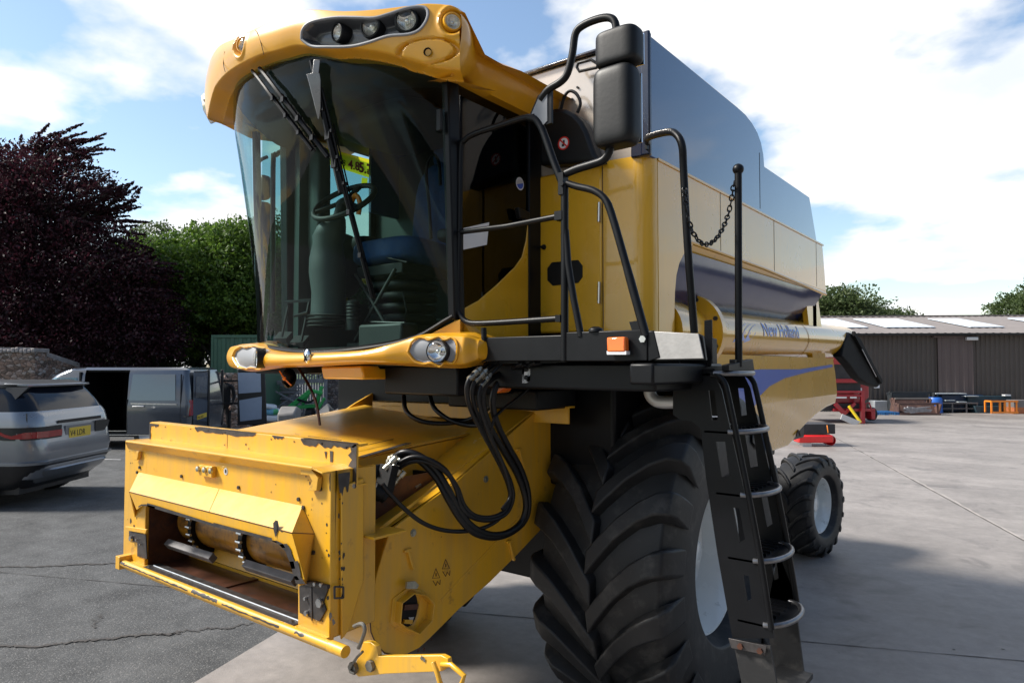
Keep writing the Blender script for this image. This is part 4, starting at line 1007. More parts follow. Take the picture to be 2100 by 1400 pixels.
for (u, v) in ((894, 1176), (914, 1157)):
    q1, q2, q3 = [on(a, b, x=FX + .002) for a, b in ((u, v - 11), (u + 8, v + 8), (u - 7, v + 9))]; g.tube([q1, q2, q3, q1], .0016, 4)
    g.bar((q1 + q2 + q3) / 3 + Vector((0, 0, .008)), (q1 + q2 + q3) / 3 - Vector((0, 0, .006)), .004, .002)
    g.tube([on(a, b, x=FX + .002) for a, b in ((u - 6, v + 14), (u, v + 24), (u + 3, v + 15), (u + 8, v + 22), (u + 9, v + 12))], .0018, 4)
ob('safety_decal', g, [RUST], feed)
g = G(); rr_ = random.Random(3)
for (u, v, r_) in ((757, 1258, .008), (870, 1330, .010), (858, 1333, .008), (760, 1262, .005), (885, 1310, .006), (1062, 1080, .004), (905, 1100, .003)): speck(g, on(u, v, x=FX + .002), Y1, Z1, r_, 0, int(u))
g.tube([fp[i] + Vector((.002, 0, 0)) for i in (21, 20, 19, 18, 17)], .003, 5)
ob('edge_wear', g, [RUST], feed)

# ---- face plate frame at the very front
FY = 1.64
AY = FY + .02
g = G()
x0, x1, z0, z1 = -.95, .80, .985, 1.605
hood_u = [on(285, 968, y=FY), on(622, 1036, y=FY)]
# opening outline in the plate
opn = [on(u, v, y=FY) for u, v in ((300, 1150), (296, 1090), (290, 1050), (300, 1036), (325, 1036), (590, 1105), (603, 1120), (612, 1150), (622, 1200), (612, 1268))]
g.box(x0, opn[0].x - .02, FY, FY + .02, z0, z1); g.box(.60, x1, FY, FY + .02, z0, z1); g.box(opn[0].x - .02, .60, FY, FY + .02, 1.30, z1)
g.box(x1 - .02, x1, FY + .02, FY + .22, z0 - .0, z1 + .0); g.box(x0, x0 + .02, FY + .02, FY + .2, z0, z1)
g.box(x0 + .02, x1 - .02, FY + .02, FY + .12, z1 - .02, z1)
plate = part('face_plate', g, [YELW], bevel=.004)
g = G()       # folded side skirt, sloping at the bottom
P_ = [on(u, v, x=.803) for u, v in ((697, 1000), (742, 978), (742, 1190), (735, 1210), (712, 1290), (697, 1310))]
g.slab(P_, (.012, 0, 0)); ob('side_skirt', g, [YELW], plate, bevel=.004)
g = G()       # lip over the plate (leans forward) and channel rail behind
A0, A1 = on(257, 904, y=1.60), on(640, 959, y=1.60); B0, B1 = on(262, 919, y=1.637), on(636, 976, y=1.637)
g.slab([A0, A1, B1, B0], (0, .006, .004)); g.slab([A0, A1, Vector((A1.x, 1.78, A1.z + .0)), Vector((A0.x, 1.78, A0.z))], (0, 0, -.006))
g.slab([A1, Vector((.80, 1.60, A1.z - .012)), Vector((.80, 1.80, A1.z - .012)), Vector((A1.x, 1.80, A1.z))], (0, 0, -.006))
for u0, s_ in ((624, 1),):
    g.slab([on(u, v, y=1.615) for u, v in ((616, 960), (638, 962), (652, 980), (649, 1006), (630, 1006), (640, 986), (634, 974), (616, 972))], (0, .02, 0))
    g.slab([on(u, v, y=1.62) for u, v in ((279, 925), (284, 925), (281, 943), (273, 943), (277, 938))], (0, .015, 0))
ob('top_lip', g, [YELW], plate, bevel=.002)
g = G(); rx0, rx1 = -.905, .82
g.box(rx0, rx1, 1.745, 1.753, 1.535, 1.695); g.box(rx0, rx1, 1.753, 1.80, 1.689, 1.697); g.box(rx0, rx1, 1.753, 1.80, 1.535, 1.543)
g.box(-.12, -.118, 1.7435, 1.745, 1.54, 1.69, 1)
rail = part('top_rail', g, [YELW, CHIP], bevel=.003)
g = G(); F_ = 1.7435
def fr(x, z): return (x, F_, z)
ragged(g, fr(-.42, 1.697), fr(.12, 1.697), .024, (0, 0, -1), (0, -.0005, 0), 0, 2, 22, .6); ragged(g, (-.42, 1.743, 1.6985), (.12, 1.743, 1.6985), .02, (0, 1, 0), (0, 0, 0), 0, 3, 20, .5)
ragged(g, fr(.46, 1.697), fr(.82, 1.697), .030, (0, 0, -1), (0, -.0005, 0), 0, 5, 18, .35); ragged(g, (.46, 1.743, 1.6985), (.82, 1.743, 1.6985), .03, (0, 1, 0), (0, 0, 0), 0, 6, 20, .7)
ragged(g, fr(.25, 1.697), fr(.34, 1.697), .022, (0, 0, -1), (0, -.0005, 0), 0, 7, 9, .3); ragged(g, fr(-.90, 1.69), fr(-.80, 1.69), .02, (0, 0, -1), (0, -.0005, 0), 0, 8, 9, .3)
ragged(g, fr(.82, 1.697), fr(.82, 1.545), .055, (-1, 0, 0), (0, -.0005, 0), 0, 9, 10, .5); ragged(g, fr(-.905, 1.69), fr(-.905, 1.55), .02, (1, 0, 0), (0, -.0005, 0), 0, 10, 10, .4)
g.slab([fr(.655, 1.66), fr(.675, 1.66), fr(.672, 1.585), fr(.66, 1.59)], (0, -.0008, 0)); g.slab([fr(.62, 1.655), fr(.636, 1.655), fr(.63, 1.625)], (0, -.0008, 0))
rr_ = random.Random(12)
for k in range(26): speck(g, (rr_.uniform(-.85, .8), F_ - .0005, rr_.choice([rr_.uniform(1.56, 1.69), 1.68, 1.685])), X1, Z1, rr_.uniform(.002, .0065), 0, k)
ob('paint_chips', g, [CHIP], rail)
# hood over the opening
HY = 1.545
hu0, hu1 = on(285, 968, y=FY), on(620, 1036, y=FY); hl0, hl1_ = on(265, 1008, y=HY), on(598, 1092, y=HY)
hr = on(645, 1094, y=FY)
bl = [on(u, v, y=HY + .004) for u, v in ((280, 1045), (286, 1040), (293, 1036), (304, 1037), (320, 1042), (440, 1078), (560, 1108), (575, 1115), (588, 1130), (596, 1150), (605, 1180), (614, 1196))]
g = G()
# sloping top in two sheets with a seam
def lerp3(a, b, t): return a + (b - a) * t
g.slab([hu0, lerp3(hu0, hu1, .56), lerp3(hl0, hl1_, .56), hl0], (0, .004, -.004)); g.slab([lerp3(hu0, hu1, .562), hu1, hl1_, lerp3(hl0, hl1_, .562)], (0, .006, -.006))
# front vertical face down to the arch
g.slab([hl0, hl1_, bl[-1] + Vector((.03, 0, .02)), *bl[::-1][1:], ], (0, .004, 0))
# right-hand facets, left cheek
lowr = on(632, 1196, y=FY); midr = on(614, 1200, y=HY + .01)
g.slab([hl1_, hu1, hr], (0, .004, 0)); g.slab([hl1_, hr, lowr, midr], (-.004, .004, 0))
g.slab([hl0, hu0, on(270, 1085, y=FY), on(276, 1060, y=FY)], (.004, .004, 0))
hood = ob('intake_hood', g, [YELW], plate, bevel=.0015)
g = G()
for i in range(1, len(bl) - 1):
    a, b = bl[i], bl[i + 1]; up = Vector((0, 0, .022 if i < 6 else .03)) if i < 6 else Vector((.055, 0, .012))
    if i == 1 or i == 2: up = Vector((.0, 0, .012))
    g.add([a + Vector((0, -.0055, 0)), b + Vector((0, -.0055, 0)), b + up * random.uniform(.5, 1.0) + Vector((0, -.0055, 0)), a + up * random.uniform(.5, 1.0) + Vector((0, -.0055, 0))], [(0, 1, 2, 3)])
cc_ = on(566, 1082, y=HY - .0015); 
for k in range(3): speck(g, cc_ + Vector((.0, -.001 * k, 0)), X1, Z1, .02 - .005 * k, 0, 20 + k, 1.6)
speck(g, on(577, 1088, y=HY - .001), X1, Z1, .012, 0, 31, .5)
ob('bare_edge', g, [CHIP], hood)
g = G(); g.bar(hl0, hl1_, .003, .003); g.bar(hu1, hr, .003, .003); g.bar(hl1_, hr, .003, .003); ob('hood_rust_line', g, [RUST], hood)
# bolts, sticker, small block
g = G()
for u, v in ((373, 976), (490, 999), (613, 1023), (623, 1040), (640, 1132), (644, 1132), (287, 958), (282, 968), (658, 1002), (728, 996)): g.bolt(on(u, v, y=FY - .001), (0, -1, 0), .0085, .006)
ob('plate_bolts', g, [CHIP], plate)
g = G(); c = on(429, 963, y=FY); g.box(c.x - .055, c.x + .062, FY - .022, FY, c.z - .028, c.z + .022)
blk = ob('sensor_block', g, [YELW], plate, bevel=.003); g = G()
for u, v in ((408, 961), (421, 963), (434, 965)): g.lathe([(0, .013), (.010, .013), (.014, .006), (.014, 0)], on(u, v, y=FY - .022), (0, -1, 0), 12)
ob('block_bolts', g, [ZINC], blk)
g = G(); c = on(463, 966, y=FY - .001); g.lathe([(0, .016), (.001, .016), (.001, 0)], c, (0, -1, 0), 16); ob('round_sticker', g, [ALU], plate)
g = G(); c = on(463, 966, y=FY - .0025); text('round_sticker_print', '8', .022, BLKT, c + Vector((-.006, 0, -.007)), X1, Z1, plate)
# chips on the plate
g = G(); fy = FY - .0012
def pf_(u, v): return on(u, v, y=fy)
rr_ = random.Random(5)
for k in range(20):
    x = rr_.choice([rr_.uniform(-.93, -.85), rr_.uniform(.64, .79), rr_.uniform(.64, .79), rr_.uniform(-.6, .6)]); z = rr_.uniform(1.02, 1.58) if abs(x) > .6 else rr_.uniform(1.48, 1.55)
    speck(g, (x, fy, z), X1, Z1, rr_.uniform(.002, .0055), 0, k + 50, rr_.uniform(.6, 2))
for (u, v, r_) in ((268, 1068, .012), (275, 1078, .010), (280, 1062, .006), (670, 1075, .006), (674, 1138, .008), (668, 1205, .012), (672, 1225, .010), (663, 1215, .012), (678, 1262, .014), (684, 1275, .012), (655, 1245, .008)): speck(g, pf_(u, v), X1, Z1, r_, 0, int(v), 1.2)
ragged(g, (.797, FY - .0012, 1.60), (.797, FY - .0012, 1.53), .012, (-1, 0, 0), (0, 0, 0), 0, 4, 6, .3)
ob('paint_chips', g, [CHIP], plate)
g = G()
ragged(g, (.8165, FY + .02, 1.595), (.8165, FY + .075, 1.595), .09, (0, 0, -1), (0, 0, 0), 0, 14, 8, .45)
for k in range(16): speck(g, (.8165, rr_.uniform(FY + .02, FY + .05), rr_.uniform(1.05, 1.5)), Y1, Z1, rr_.uniform(.002, .008), 0, k + 90, 1.6)
P_ = [on(u, v, x=.817) for u, v in ((686, 1202), (704, 1203), (704, 1225), (686, 1226))]
for i in range(4): g.bar(P_[i], P_[(i + 1) % 4], .006, .006)
ob('paint_chips', g, [CHIP], plate)
# black latch plates at both lower corners
g = G()
g.slab([on(u, v, y=FY - .006) for u, v in ((264, 1088), (298, 1096), (301, 1146), (281, 1140), (281, 1112), (264, 1108))], (0, .006, 0)); g.slab([on(u, v, y=FY - .012) for u, v in ((256, 1079), (300, 1085), (298, 1094), (264, 1088))], (0, .012, 0), 1)
g.slab([on(u, v, y=FY - .008) for u, v in ((613, 1201), (640, 1196), (672, 1206), (668, 1218), (662, 1234), (668, 1250), (655, 1274), (614, 1256))], (0, .008, 0))
g.slab([on(u, v, y=FY - .016) for u, v in ((604, 1188), (642, 1192), (670, 1200), (670, 1208), (638, 1202), (606, 1196))], (0, .016, 0), 0)
g.bar(on(638, 1200, y=FY - .010), on(640, 1272, y=FY - .010), .004, .006)
lp_ = part('latch_plate', g, [CHIP, YELW], plate, bevel=.002) if False else ob('latch_plate', g, [CHIP, YELW], plate, bevel=.002)
g = G()
for (u, v, r_) in ((270, 1103, .014), (657, 1235, .018), (282, 1106, .006), (628, 1226, .007), (630, 1256, .010), (290, 1115, .004), (648, 1196, .008), (661, 1198, .008)): g.bolt(on(u, v, y=FY - .010), (0, -1, 0), r_, .010)
ob('latch_bolts', g, [STEEL], lp_)
# throat of the feeder: floor, drum with chains, slats
g = G()
ox0, ox1 = opn[0].x, .60
g.box(ox0 - .02, ox1 + .02, FY + .02, FY + .75, .975, .985); g.box(ox0 - .03, ox0 - .02, FY + .02, FY + .75, .98, 1.5); g.box(ox1 + .02, ox1 + .03, FY + .02, FY + .75, .98, 1.5)
g.box(ox0, ox1, FY + .70, FY + .72, 1.0, 1.5, 1); g.box(ox0, ox1, FY + .02, FY + .72, 1.40, 1.41, 1)
g.box(-.09, -.05, FY + .05, FY + .5, .985, .992)
thr = ob('feeder_throat', g, [RUST, BLK], feed)
g = G(); dc = Vector((0, FY + .27, 1.19)); g.lathe([(ox0 + .02, .125), (ox1 - .02, .125)], dc, X1, 36)
drum = ob('feed_drum', g, [pm('drum paint', (.34, .15, .012), .35, var=.3, scale=5, dirt=(.05, .03, .02), dirtamt=.6)], feed, sharp=60)
g = G()
chx = [on(u, v, y=FY + .16).x for u, v in ((333, 1080), (403, 1090), (507, 1130))]
for cx in chx:
    g = G()
    g.lathe([(-.016, .15), (.016, .15)], dc + Vector((cx, 0, 0)), X1, 30, 0); g.lathe([(-.016, .15), (-.016, .12)], dc + Vector((cx, 0, 0)), X1, 30, 0); g.lathe([(.016, .15), (.016, .12)], dc + Vector((cx, 0, 0)), X1, 30, 0)
    for k in range(26):
        a = 2 * PI * k / 26; q_ = dc + Vector((cx, math.cos(a) * .155, math.sin(a) * .155)); g.lathe([(-.02, .007), (.02, .007), (.02, 0)], q_, X1, 8, 1); g.lathe([(-.02, .007), (-.02, 0)], q_, X1, 8, 1)
    ob('feed_chain', g, [BLK, STEEL], drum)
g = G()
for (a, b, yy, zz) in (((345, 1112), (437, 1146), FY + .10, 0), ((505, 1156), (606, 1192), FY + .10, 0)):
    p, q_ = on(*a, y=yy), on(*b, y=yy); zc = (p.z + q_.z) / 2; g.obox(Vector(((p.x + q_.x) / 2, yy, zc)), ((q_.x - p.x) / 2, 0, 0), (0, .012, .012), (0, -.012, .014))
p = on(470, 1140, y=FY + .2); g.obox(Vector((p.x, FY + .33, 1.045)), (.2, 0, 0), (0, .012, .012), (0, -.012, .014))
ob('feed_slat', g, [pm('slat steel', (.16, .155, .16), .5, metal=.4, var=.2, scale=20)], feed, bevel=.002)
# sill: round yellow tube, worn strip, bright wear edge
g = G(); s0, s1 = on(252, 1146, y=1.60), on(716, 1322, y=1.60); zc = .985
g.tube([(-.885, 1.60, zc), (.93, 1.60, zc)], .0175, 14); g.box(-.87, .80, 1.61, 1.66, .975, .991); g.box(-.88, .85, 1.605, 1.66, .955, .968)
g.box(-.895, -.85, 1.58, 1.66, .955, 1.02)
sill = ob('sill_tube', g, [YELW], plate, bevel=.002)
g = G(); rs = random.Random(77)
def tubewear(xa, xb, aa, wd, n, mn):
    vs = []
    for i in range(n + 1):
        x = xa + (xb - xa) * i / n; w0, w1 = wd * (mn + (1 - mn) * rs.random()), wd * (mn + (1 - mn) * rs.random())
        for j in range(4):
            an = aa - w0 + (w0 + w1) * j / 3; vs.append((x, 1.60 - math.cos(an) * .0181, .985 + math.sin(an) * .0181))
    g.add(vs, [(4 * i + j, 4 * i + j + 1, 4 * i + j + 5, 4 * i + j + 4) for i in range(n) for j in range(3)])
tubewear(-.80, -.15, .25, .30, 30, .2); tubewear(-.12, .10, .45, .55, 14, .5); tubewear(.14, .56, .2, .32, 22, .3); tubewear(-.87, -.80, .5, .5, 6, .2); tubewear(.66, .72, .5, .5, 6, .2)

ob('paint_chips', g, [CHIP], sill)
g = G(); g.tube([(ox0 + .04, 1.66, .996), (ox1 - .005, 1.66, .996)], .004, 6); g.box(ox0 + .01, ox1, 1.605, 1.70, .992, .9945, 1)
for x in (ox0 + .03, ox1 - .04): g.bolt((x, 1.64, .9945), Z1, .009, .005)
ob('wear_strip', g, [STEEL, CHIP], sill)
# latch linkage at the lower left corner of the machine and hooked rod
g = G()
g.tube([(.86, 1.60, .985), (.945, 1.60, .985)], .022, 14)
LP = lambda u, v, y=1.66: on(u, v, y=y)
g.slab([LP(u, v) for u, v in ((745, 1315), (760, 1316), (772, 1325), (775, 1345), (905, 1343), (918, 1350), (920, 1365), (905, 1376), (790, 1381), (735, 1387), (722, 1375), (735, 1345))], (0, .02, 0))
g.tube([LP(u, v, 1.64) for u, v in ((888, 1356), (897, 1380), (906, 1412))], .009, 8); g.tube([LP(u, v, 1.66) for u, v in ((905, 1362), (925, 1362), (952, 1385), (945, 1405), (925, 1412))], .009, 8)
lk = part('latch_linkage', g, [YELW], bevel=.003)
g = G(); g.tube([LP(u, v, 1.63) for u, v in ((726, 1283), (742, 1278), (748, 1290), (742, 1312), (735, 1328))], .007, 8, smooth=4); g.bolt(LP(728, 1367), (0, -1, 0), .022, .016); g.bolt(LP(763, 1363), (0, -1, 0), .020, .016)
g.tube([LP(u, v, 1.64) for u, v in ((744, 1335), (730, 1350), (718, 1372), (728, 1380))], .005, 8, smooth=4)
for (u, v) in ((865, 1348), (870, 1352)): speck(g, LP(u, v, 1.657), X1, Z1, .008, 0, u)
ob('latch_hook', g, [pm('dull zinc', (.17, .16, .14), .5, metal=.7, var=.3, scale=30)], lk)

# ---- hydraulic hoses and couplers
def hose(pts, r, xs=(.98, .98), r2=None, mat=HOSE, name='hydraulic_hose'):
    n = len(pts); xx = lambda t: xs[0] + (xs[1] - xs[0]) * (t if n < 12 else (.45 * t if t < .75 else .3375 + .6625 * ((t - .75) / .25) ** 1.2))
    P_ = [on(u, v, x=xx(i / (n - 1))) for i, (u, v) in enumerate(pts)]
    g = G(); g.tube(P_, r, 12, smooth=6); h = part(name, g, [mat]); return h, P_
def ferrule(P_, parent, i0=0, r=.02, mat=ZINC, k=1):
    g = G(); a = P_[i0]; b = P_[i0 + k]; d = (b - a).normalized(); L_ = .055
    g.lathe([(0, r * .8), (.0, r), (L_ * .3, r), (L_ * .32, r * .85), (L_, r * .88), (L_ * 1.0, r * .5)], a, d, 12); g.lathe([(-.03, r * .5), (0, r * .55)], a, d, 12); g.lathe([(-.018, r * .95), (-.006, r * .95)], a, d, 6)
    ob('hose_fitting', g, [mat], parent)
EN = (.98, .63)
H = [
 ([(978, 762), (963, 776), (957, 800), (965, 838), (988, 884), (1016, 935), (1038, 982), (1046, 1015), (1036, 1046), (1008, 1060), (975, 1057), (952, 1036), (938, 1000), (915, 968), (880, 948), (848, 945), (820, 958), (802, 975)], .0105),
 ([(990, 766), (975, 780), (968, 806), (977, 845), (1000, 892), (1026, 942), (1046, 985), (1052, 1020), (1038, 1052), (1005, 1066), (968, 1060), (945, 1036), (935, 1000), (912, 962), (875, 940), (845, 937), (818, 950), (800, 968)], .0105),
 ([(1000, 775), (986, 792), (982, 820), (992, 860), (1010, 905), (1030, 948), (1043, 990), (1046, 1020), (1030, 1044)], .0095),
 ([(1042, 760), (1008, 776), (992, 796), (990, 830), (1003, 872), (1033, 925), (1062, 975), (1078, 1025), (1072, 1065), (1045, 1090), (1008, 1096), (970, 1080), (943, 1048), (920, 1005), (892, 960), (855, 932), (825, 928), (803, 945)], .0155),
 ([(1062, 758), (1036, 772), (1018, 790), (1010, 822), (1018, 865), (1042, 915), (1068, 962), (1083, 1012), (1080, 1058), (1056, 1086), (1018, 1101), (975, 1093), (945, 1065), (920, 1025), (895, 980), (862, 945), (828, 932), (806, 940)], .0155),
]
for k, (pts, r_) in enumerate(H):
    h, P_ = hose(pts, r_, EN if len(pts) > 10 else (.99, .97))
    ferrule(P_, h, 0, r_ * 1.35, STEEL if k > 2 else ZINC)
    if len(pts) > 10: ferrule(P_[::-1], h, 0, r_ * 1.3, ZINC)
hose([(784, 992), (800, 1012), (832, 1045), (872, 1074), (920, 1088), (975, 1086), (1015, 1070), (1045, 1040)], .0095, (.80, .90))
hose([(828, 812), (833, 842), (860, 862), (905, 868), (955, 862), (985, 848), (1010, 830)], .012, (.25, .75))
hose([(882, 812), (892, 838), (925, 862), (965, 872), (995, 870)], .012, (.35, .72))
hose([(1090, 790), (1062, 815), (1030, 840), (1012, 862), (1008, 900)], .007, (.98, .95))
g = G()
g.slab([on(u, v, x=.60) for u, v in ((754, 955), (783, 950), (795, 968), (786, 985), (768, 980))], (.008, 0, 0))
cpl = part('coupler_block', g, [DGREY], bevel=.003)
g = G()
c = on(792, 985, x=.66); g.obox(c, (.04, 0, 0), (0, .02, -.005), (0, .02, .065)); c = on(772, 1007, x=.67); g.lathe([(-.07, .018), (-.02, .018), (-.02, .034), (.03, .034), (.03, .028), (.05, .028), (.05, 0)], c, (.35, .6, -.5), 18)
ob('coupler_body', g, [BLKP], cpl, bevel=.003)
g = G()
for i, (u, v, u2, v2) in enumerate(((789, 962, 812, 938), (797, 966, 822, 942), (803, 976, 818, 952), (800, 985, 820, 962), (806, 992, 830, 966))):
    a, b = on(u, v, x=.66), on(u2, v2, x=.69); d = b - a; l_ = d.length
    g.lathe([(0, .006), (0, .014), (l_ * .3, .014), (l_ * .32, .010), (l_ * .6, .010), (l_ * .62, .015), (l_, .013), (l_, .005)], a, d, 10)
a, b = on(756, 1006, x=.66), on(748, 1010, x=.66); g.tube([b, a], .012, 10); g.tube([on(748, 1000, x=.64), on(768, 996, x=.66)], .010, 10)
ob('quick_coupler', g, [ZINC], cpl)
g = G(); a, b = on(820, 1016, x=.62), on(890, 975, x=.62); g.tube([a, b], .0075, 8); m_ = a.lerp(b, .48); g.lathe([(-.018, .014), (.018, .014)], m_, b - a, 6); g.tube([b, on(905, 967, x=.62)], .005, 6)
part('adjusting_rod', g, [ZINC])
g = G(); 
for (u, v, w_) in ((972, 912, 5), (985, 903, 4), (975, 908, 4)): speck(g, on(u, v, x=.62) + Vector((0, 0, .012)), Y1, Vector((-.6, 0, .1)), .012, 0, u, .7)
part('instruction_label', g, [WHTP])
g = G()       # pipe clips under the platform edge
g.bar(on(985, 744, y=2.38), on(1160, 740, y=2.38), .012, .012)
for u in (1020, 1063, 1092): g.bar(on(u, 745, y=2.37), on(u, 730, y=2.37), .006, .004)
for (a, b, r_) in (((1010, 742), (978, 762), .008), ((1018, 745), (990, 766), .008), ((1028, 745), (1000, 775), .008), ((1080, 745), (1042, 760), .011), ((1110, 743), (1062, 758), .011)): g.tube([on(*a, y=2.39), on((a[0] + b[0]) / 2 + 4, (a[1] + b[1]) / 2 - 4, y=2.37), on(*b, x=.98)], r_, 8, smooth=3)
part('hose_pipes', g, [BLK])

# ================================================================== PLATFORM, RAILS, MIRRORS
PY = 2.33
g = G(); g.box(.94, 1.765, 2.34, 2.96, 2.10, 2.125); g.box(.94, 1.765, PY, 2.345, 2.02, 2.125); g.box(1.385, 1.765, PY - .008, PY, 2.018, 2.135); g.box(1.4, 1.78, 2.9, 2.96, 2.0, 2.12)
g.slab([(1.765, PY - .005, 2.13), (1.79, PY - .005, 2.13), (1.815, PY - .005, 2.03), (1.765, PY - .005, 2.015)], (0, .02, 0))
g.lathe([(0, .03), (.012, .028), (.02, .012), (.02, 0)], on(1222, 680, y=2.34), Z1, 16)
plt_ = part('platform', g, [BLK], bevel=.004)
g = G(); g.bolt(on(1319, 695, y=PY - .008), (0, -1, 0), .014, .008); ob('platform_bolt', g, [STEEL], plt_)
g = G(); ss = [on(u, v, y=PY - .002) for u, v in ((1334, 679), (1432, 684), (1443, 735), (1342, 737))]; g.slab(ss, (0, .006, 0)); ob('aluminium_panel', g, [pm('brushed aluminium', (.36, .35, .34), .5, metal=.3, var=.12, scale=18, bump=.05, bscale=90)], plt_, bevel=.002)
g = G(); g.slab([on(u, v, y=PY + .01) for u, v in ((1432, 684), (1441, 688), (1448, 738), (1340, 740), (1340, 736), (1443, 735))], (0, .012, 0)); ob('panel_backing', g, [BLK], plt_)
g = G(); a = [on(u, v, y=PY - .012) for u, v in ((1253, 692), (1290, 691), (1291, 722), (1254, 722))]
g.slab(a, (0, -.035, 0), 0); tl = ob('turn_lamp', g, [ORL], plt_, bevel=.006)
g = G(); a = [on(u, v, y=PY - .014) for u, v in ((1252, 720), (1292, 720), (1292, 727), (1253, 727))]; g.slab(a, (0, -.03, 0)); a = [on(u, v, y=PY - .05) for u, v in ((1279, 691), (1290, 691), (1291, 712), (1280, 712))]; ob('lamp_base', g, [WHTP], tl)
# rail gate across the front of the platform
T = lambda u, v, y=PY: on(u, v, y=y)
g = G(); R1 = .0165
g.tube([T(1096, 240), T(1070, 243), T(1020, 259), T(975, 274), T(953, 288), T(945, 312), T(943, 470), T(940, 620), T(944, 645), T(958, 660), T(985, 663), T(1060, 659), T(1148, 653)], R1 * .8, 12, smooth=4)
g.tube([T(943, 476), T(1040, 464), T(1148, 443)], R1 * .75, 12); g.obox(T(1149, 443), (.018, 0, 0), (0, .018, 0), (0, 0, .018)); g.obox(T(1148, 653), (.012, 0, 0), (0, .016, 0), (0, 0, .014))
g.tube([T(992, 672), T(993, 700)], .013, 10)
gate = part('rail_gate', g, [BLK])
g = G(); g.tube([T(1085, 242), T(1098, 245), T(1113, 268), T(1135, 330), T(1156, 385), T(1158, 410), T(1158, 740)], R1 * .95, 12, smooth=3)
g.slab([T(u, v) for u, v in ((1086, 236), (1103, 196), (1131, 180), (1131, 252), (1120, 256))], (0, .012, 0)); 
post = part('rail_post', g, [BLK], bevel=.002)
g = G(); g.slab([T(u, v, PY - .004) for u, v in ((1090, 234), (1105, 198), (1122, 189), (1122, 248), (1112, 258))], (0, .003, 0)); ob('mirror_bracket', g, [GRY], post)
g = G()
g.tube([T(1163, 376), T(1185, 383), T(1215, 390), T(1238, 405), T(1252, 432), T(1275, 510), T(1300, 600), T(1325, 690)], [.014, .014, .015, .0165], 12, smooth=3)
g.tube([T(1160, 472), T(1165, 540), T(1176, 610), T(1192, 690)], .014, 12); g.obox(T(1155, 378), (.012, 0, 0), (0, .02, 0), (0, 0, .045)); g.bolt(T(1153, 377, PY - .02), (0, -1, 0), .011, .008)
g.slab([T(u, v) for u, v in ((1290, 660), (1322, 655), (1330, 685), (1330, 710), (1310, 720), (1300, 690))], (0, .01, 0))
part('hand_rail', g, [BLK])
g = G(); e0 = Vector((1.455, 2.95, on(1312, 284, x=1.455).z))
hr_ = [e0, on(1330, 282, x=1.52), on(1370, 271, x=1.70), on(1388, 277, x=1.76), on(1399, 300, x=1.79), on(1402, 350, x=1.79), on(1410, 500, x=1.80), on(1424, 683, x=1.81)]
g.tube(hr_, .0155, 12, smooth=4); g.obox(e0, (.006, 0, 0), (0, .02, 0), (0, 0, .035))
hr2 = part('hand_rail', g, [BLK])
# mirrors
g = G()
g.tube([T(1108, 205), T(1125, 184), T(1150, 168), T(1164, 150), T(1174, 110), T(1180, 70), T(1195, 53), T(1225, 40), T(1250, 37), T(1262, 48), T(1264, 75)], .0155, 12, smooth=4)
g.tube([T(1161, 356), T(1185, 346), T(1215, 337), T(1238, 328), T(1250, 308), T(1251, 282)], .0165, 12, smooth=4); g.tube([T(1253, 300, PY + .03), T(1258, 110, PY + .03)], .008, 8)
arm = part('mirror_arm', g, [BLK])
def mirror(pxs, dep, name):
    cs = [T(u, v) for u, v in pxs]; c = sum(cs, Vector()) / 4; hw_ = (cs[1].x - cs[0].x) / 2; hh = (cs[0].z - cs[3].z) / 2
    def f(a, b):
        th = a * 2 * PI; ph = (b - .5) * PI; sg = lambda x, e: math.copysign(abs(x) ** e, x)
        cz = sg(math.sin(ph), .28); r_ = abs(math.cos(ph)) ** .28
        return c + Vector((hw_ * sg(math.cos(th), .45) * r_, dep * sg(math.sin(th), .62) * r_, hh * cz))
    g = G(); g.grid(f, 48, 28); m = ob(name, g, [BLKP], arm, sharp=80)
    g = G(); g.box(c.x - hw_ * .85, c.x + hw_ * .85, c.y + dep * .97, c.y + dep * 1.0 + .003, c.z - hh * .88, c.z + hh * .88); ob('mirror_glass', g, [CHROME], m)
mirror(((1229, 66), (1314, 66), (1312, 136), (1229, 137)), .055, 'mirror_head'); mirror(((1226, 142), (1309, 142), (1306, 301), (1224, 300)), .06, 'mirror_head')
g = G(); ll = lambda u, v: on(u, v, x=-1.25)
g.tube([ll(536, 395), ll(530, 350), ll(533, 330), ll(548, 322)], .012, 8, smooth=3); g.tube([on(560, 640, x=-1.0), on(560, 345, x=-1.0), on(566, 318, x=-.98), on(585, 308, x=-.95)], .016, 10, smooth=3)
la = part('far_mirror_arm', g, [BLK]); 
for (u0, u1, v0, v1) in ((529, 550, 358, 412), (527, 552, 412, 506)):
    a, b = ll(u0, v0), ll(u1, v1); c = (a + b) / 2; g = G(); g.blob(c, (.05, abs(a.y - b.y) / 2, abs(a.z - b.z) / 2), 12, sq=.45); ob('mirror_head', g, [BLKP], la)
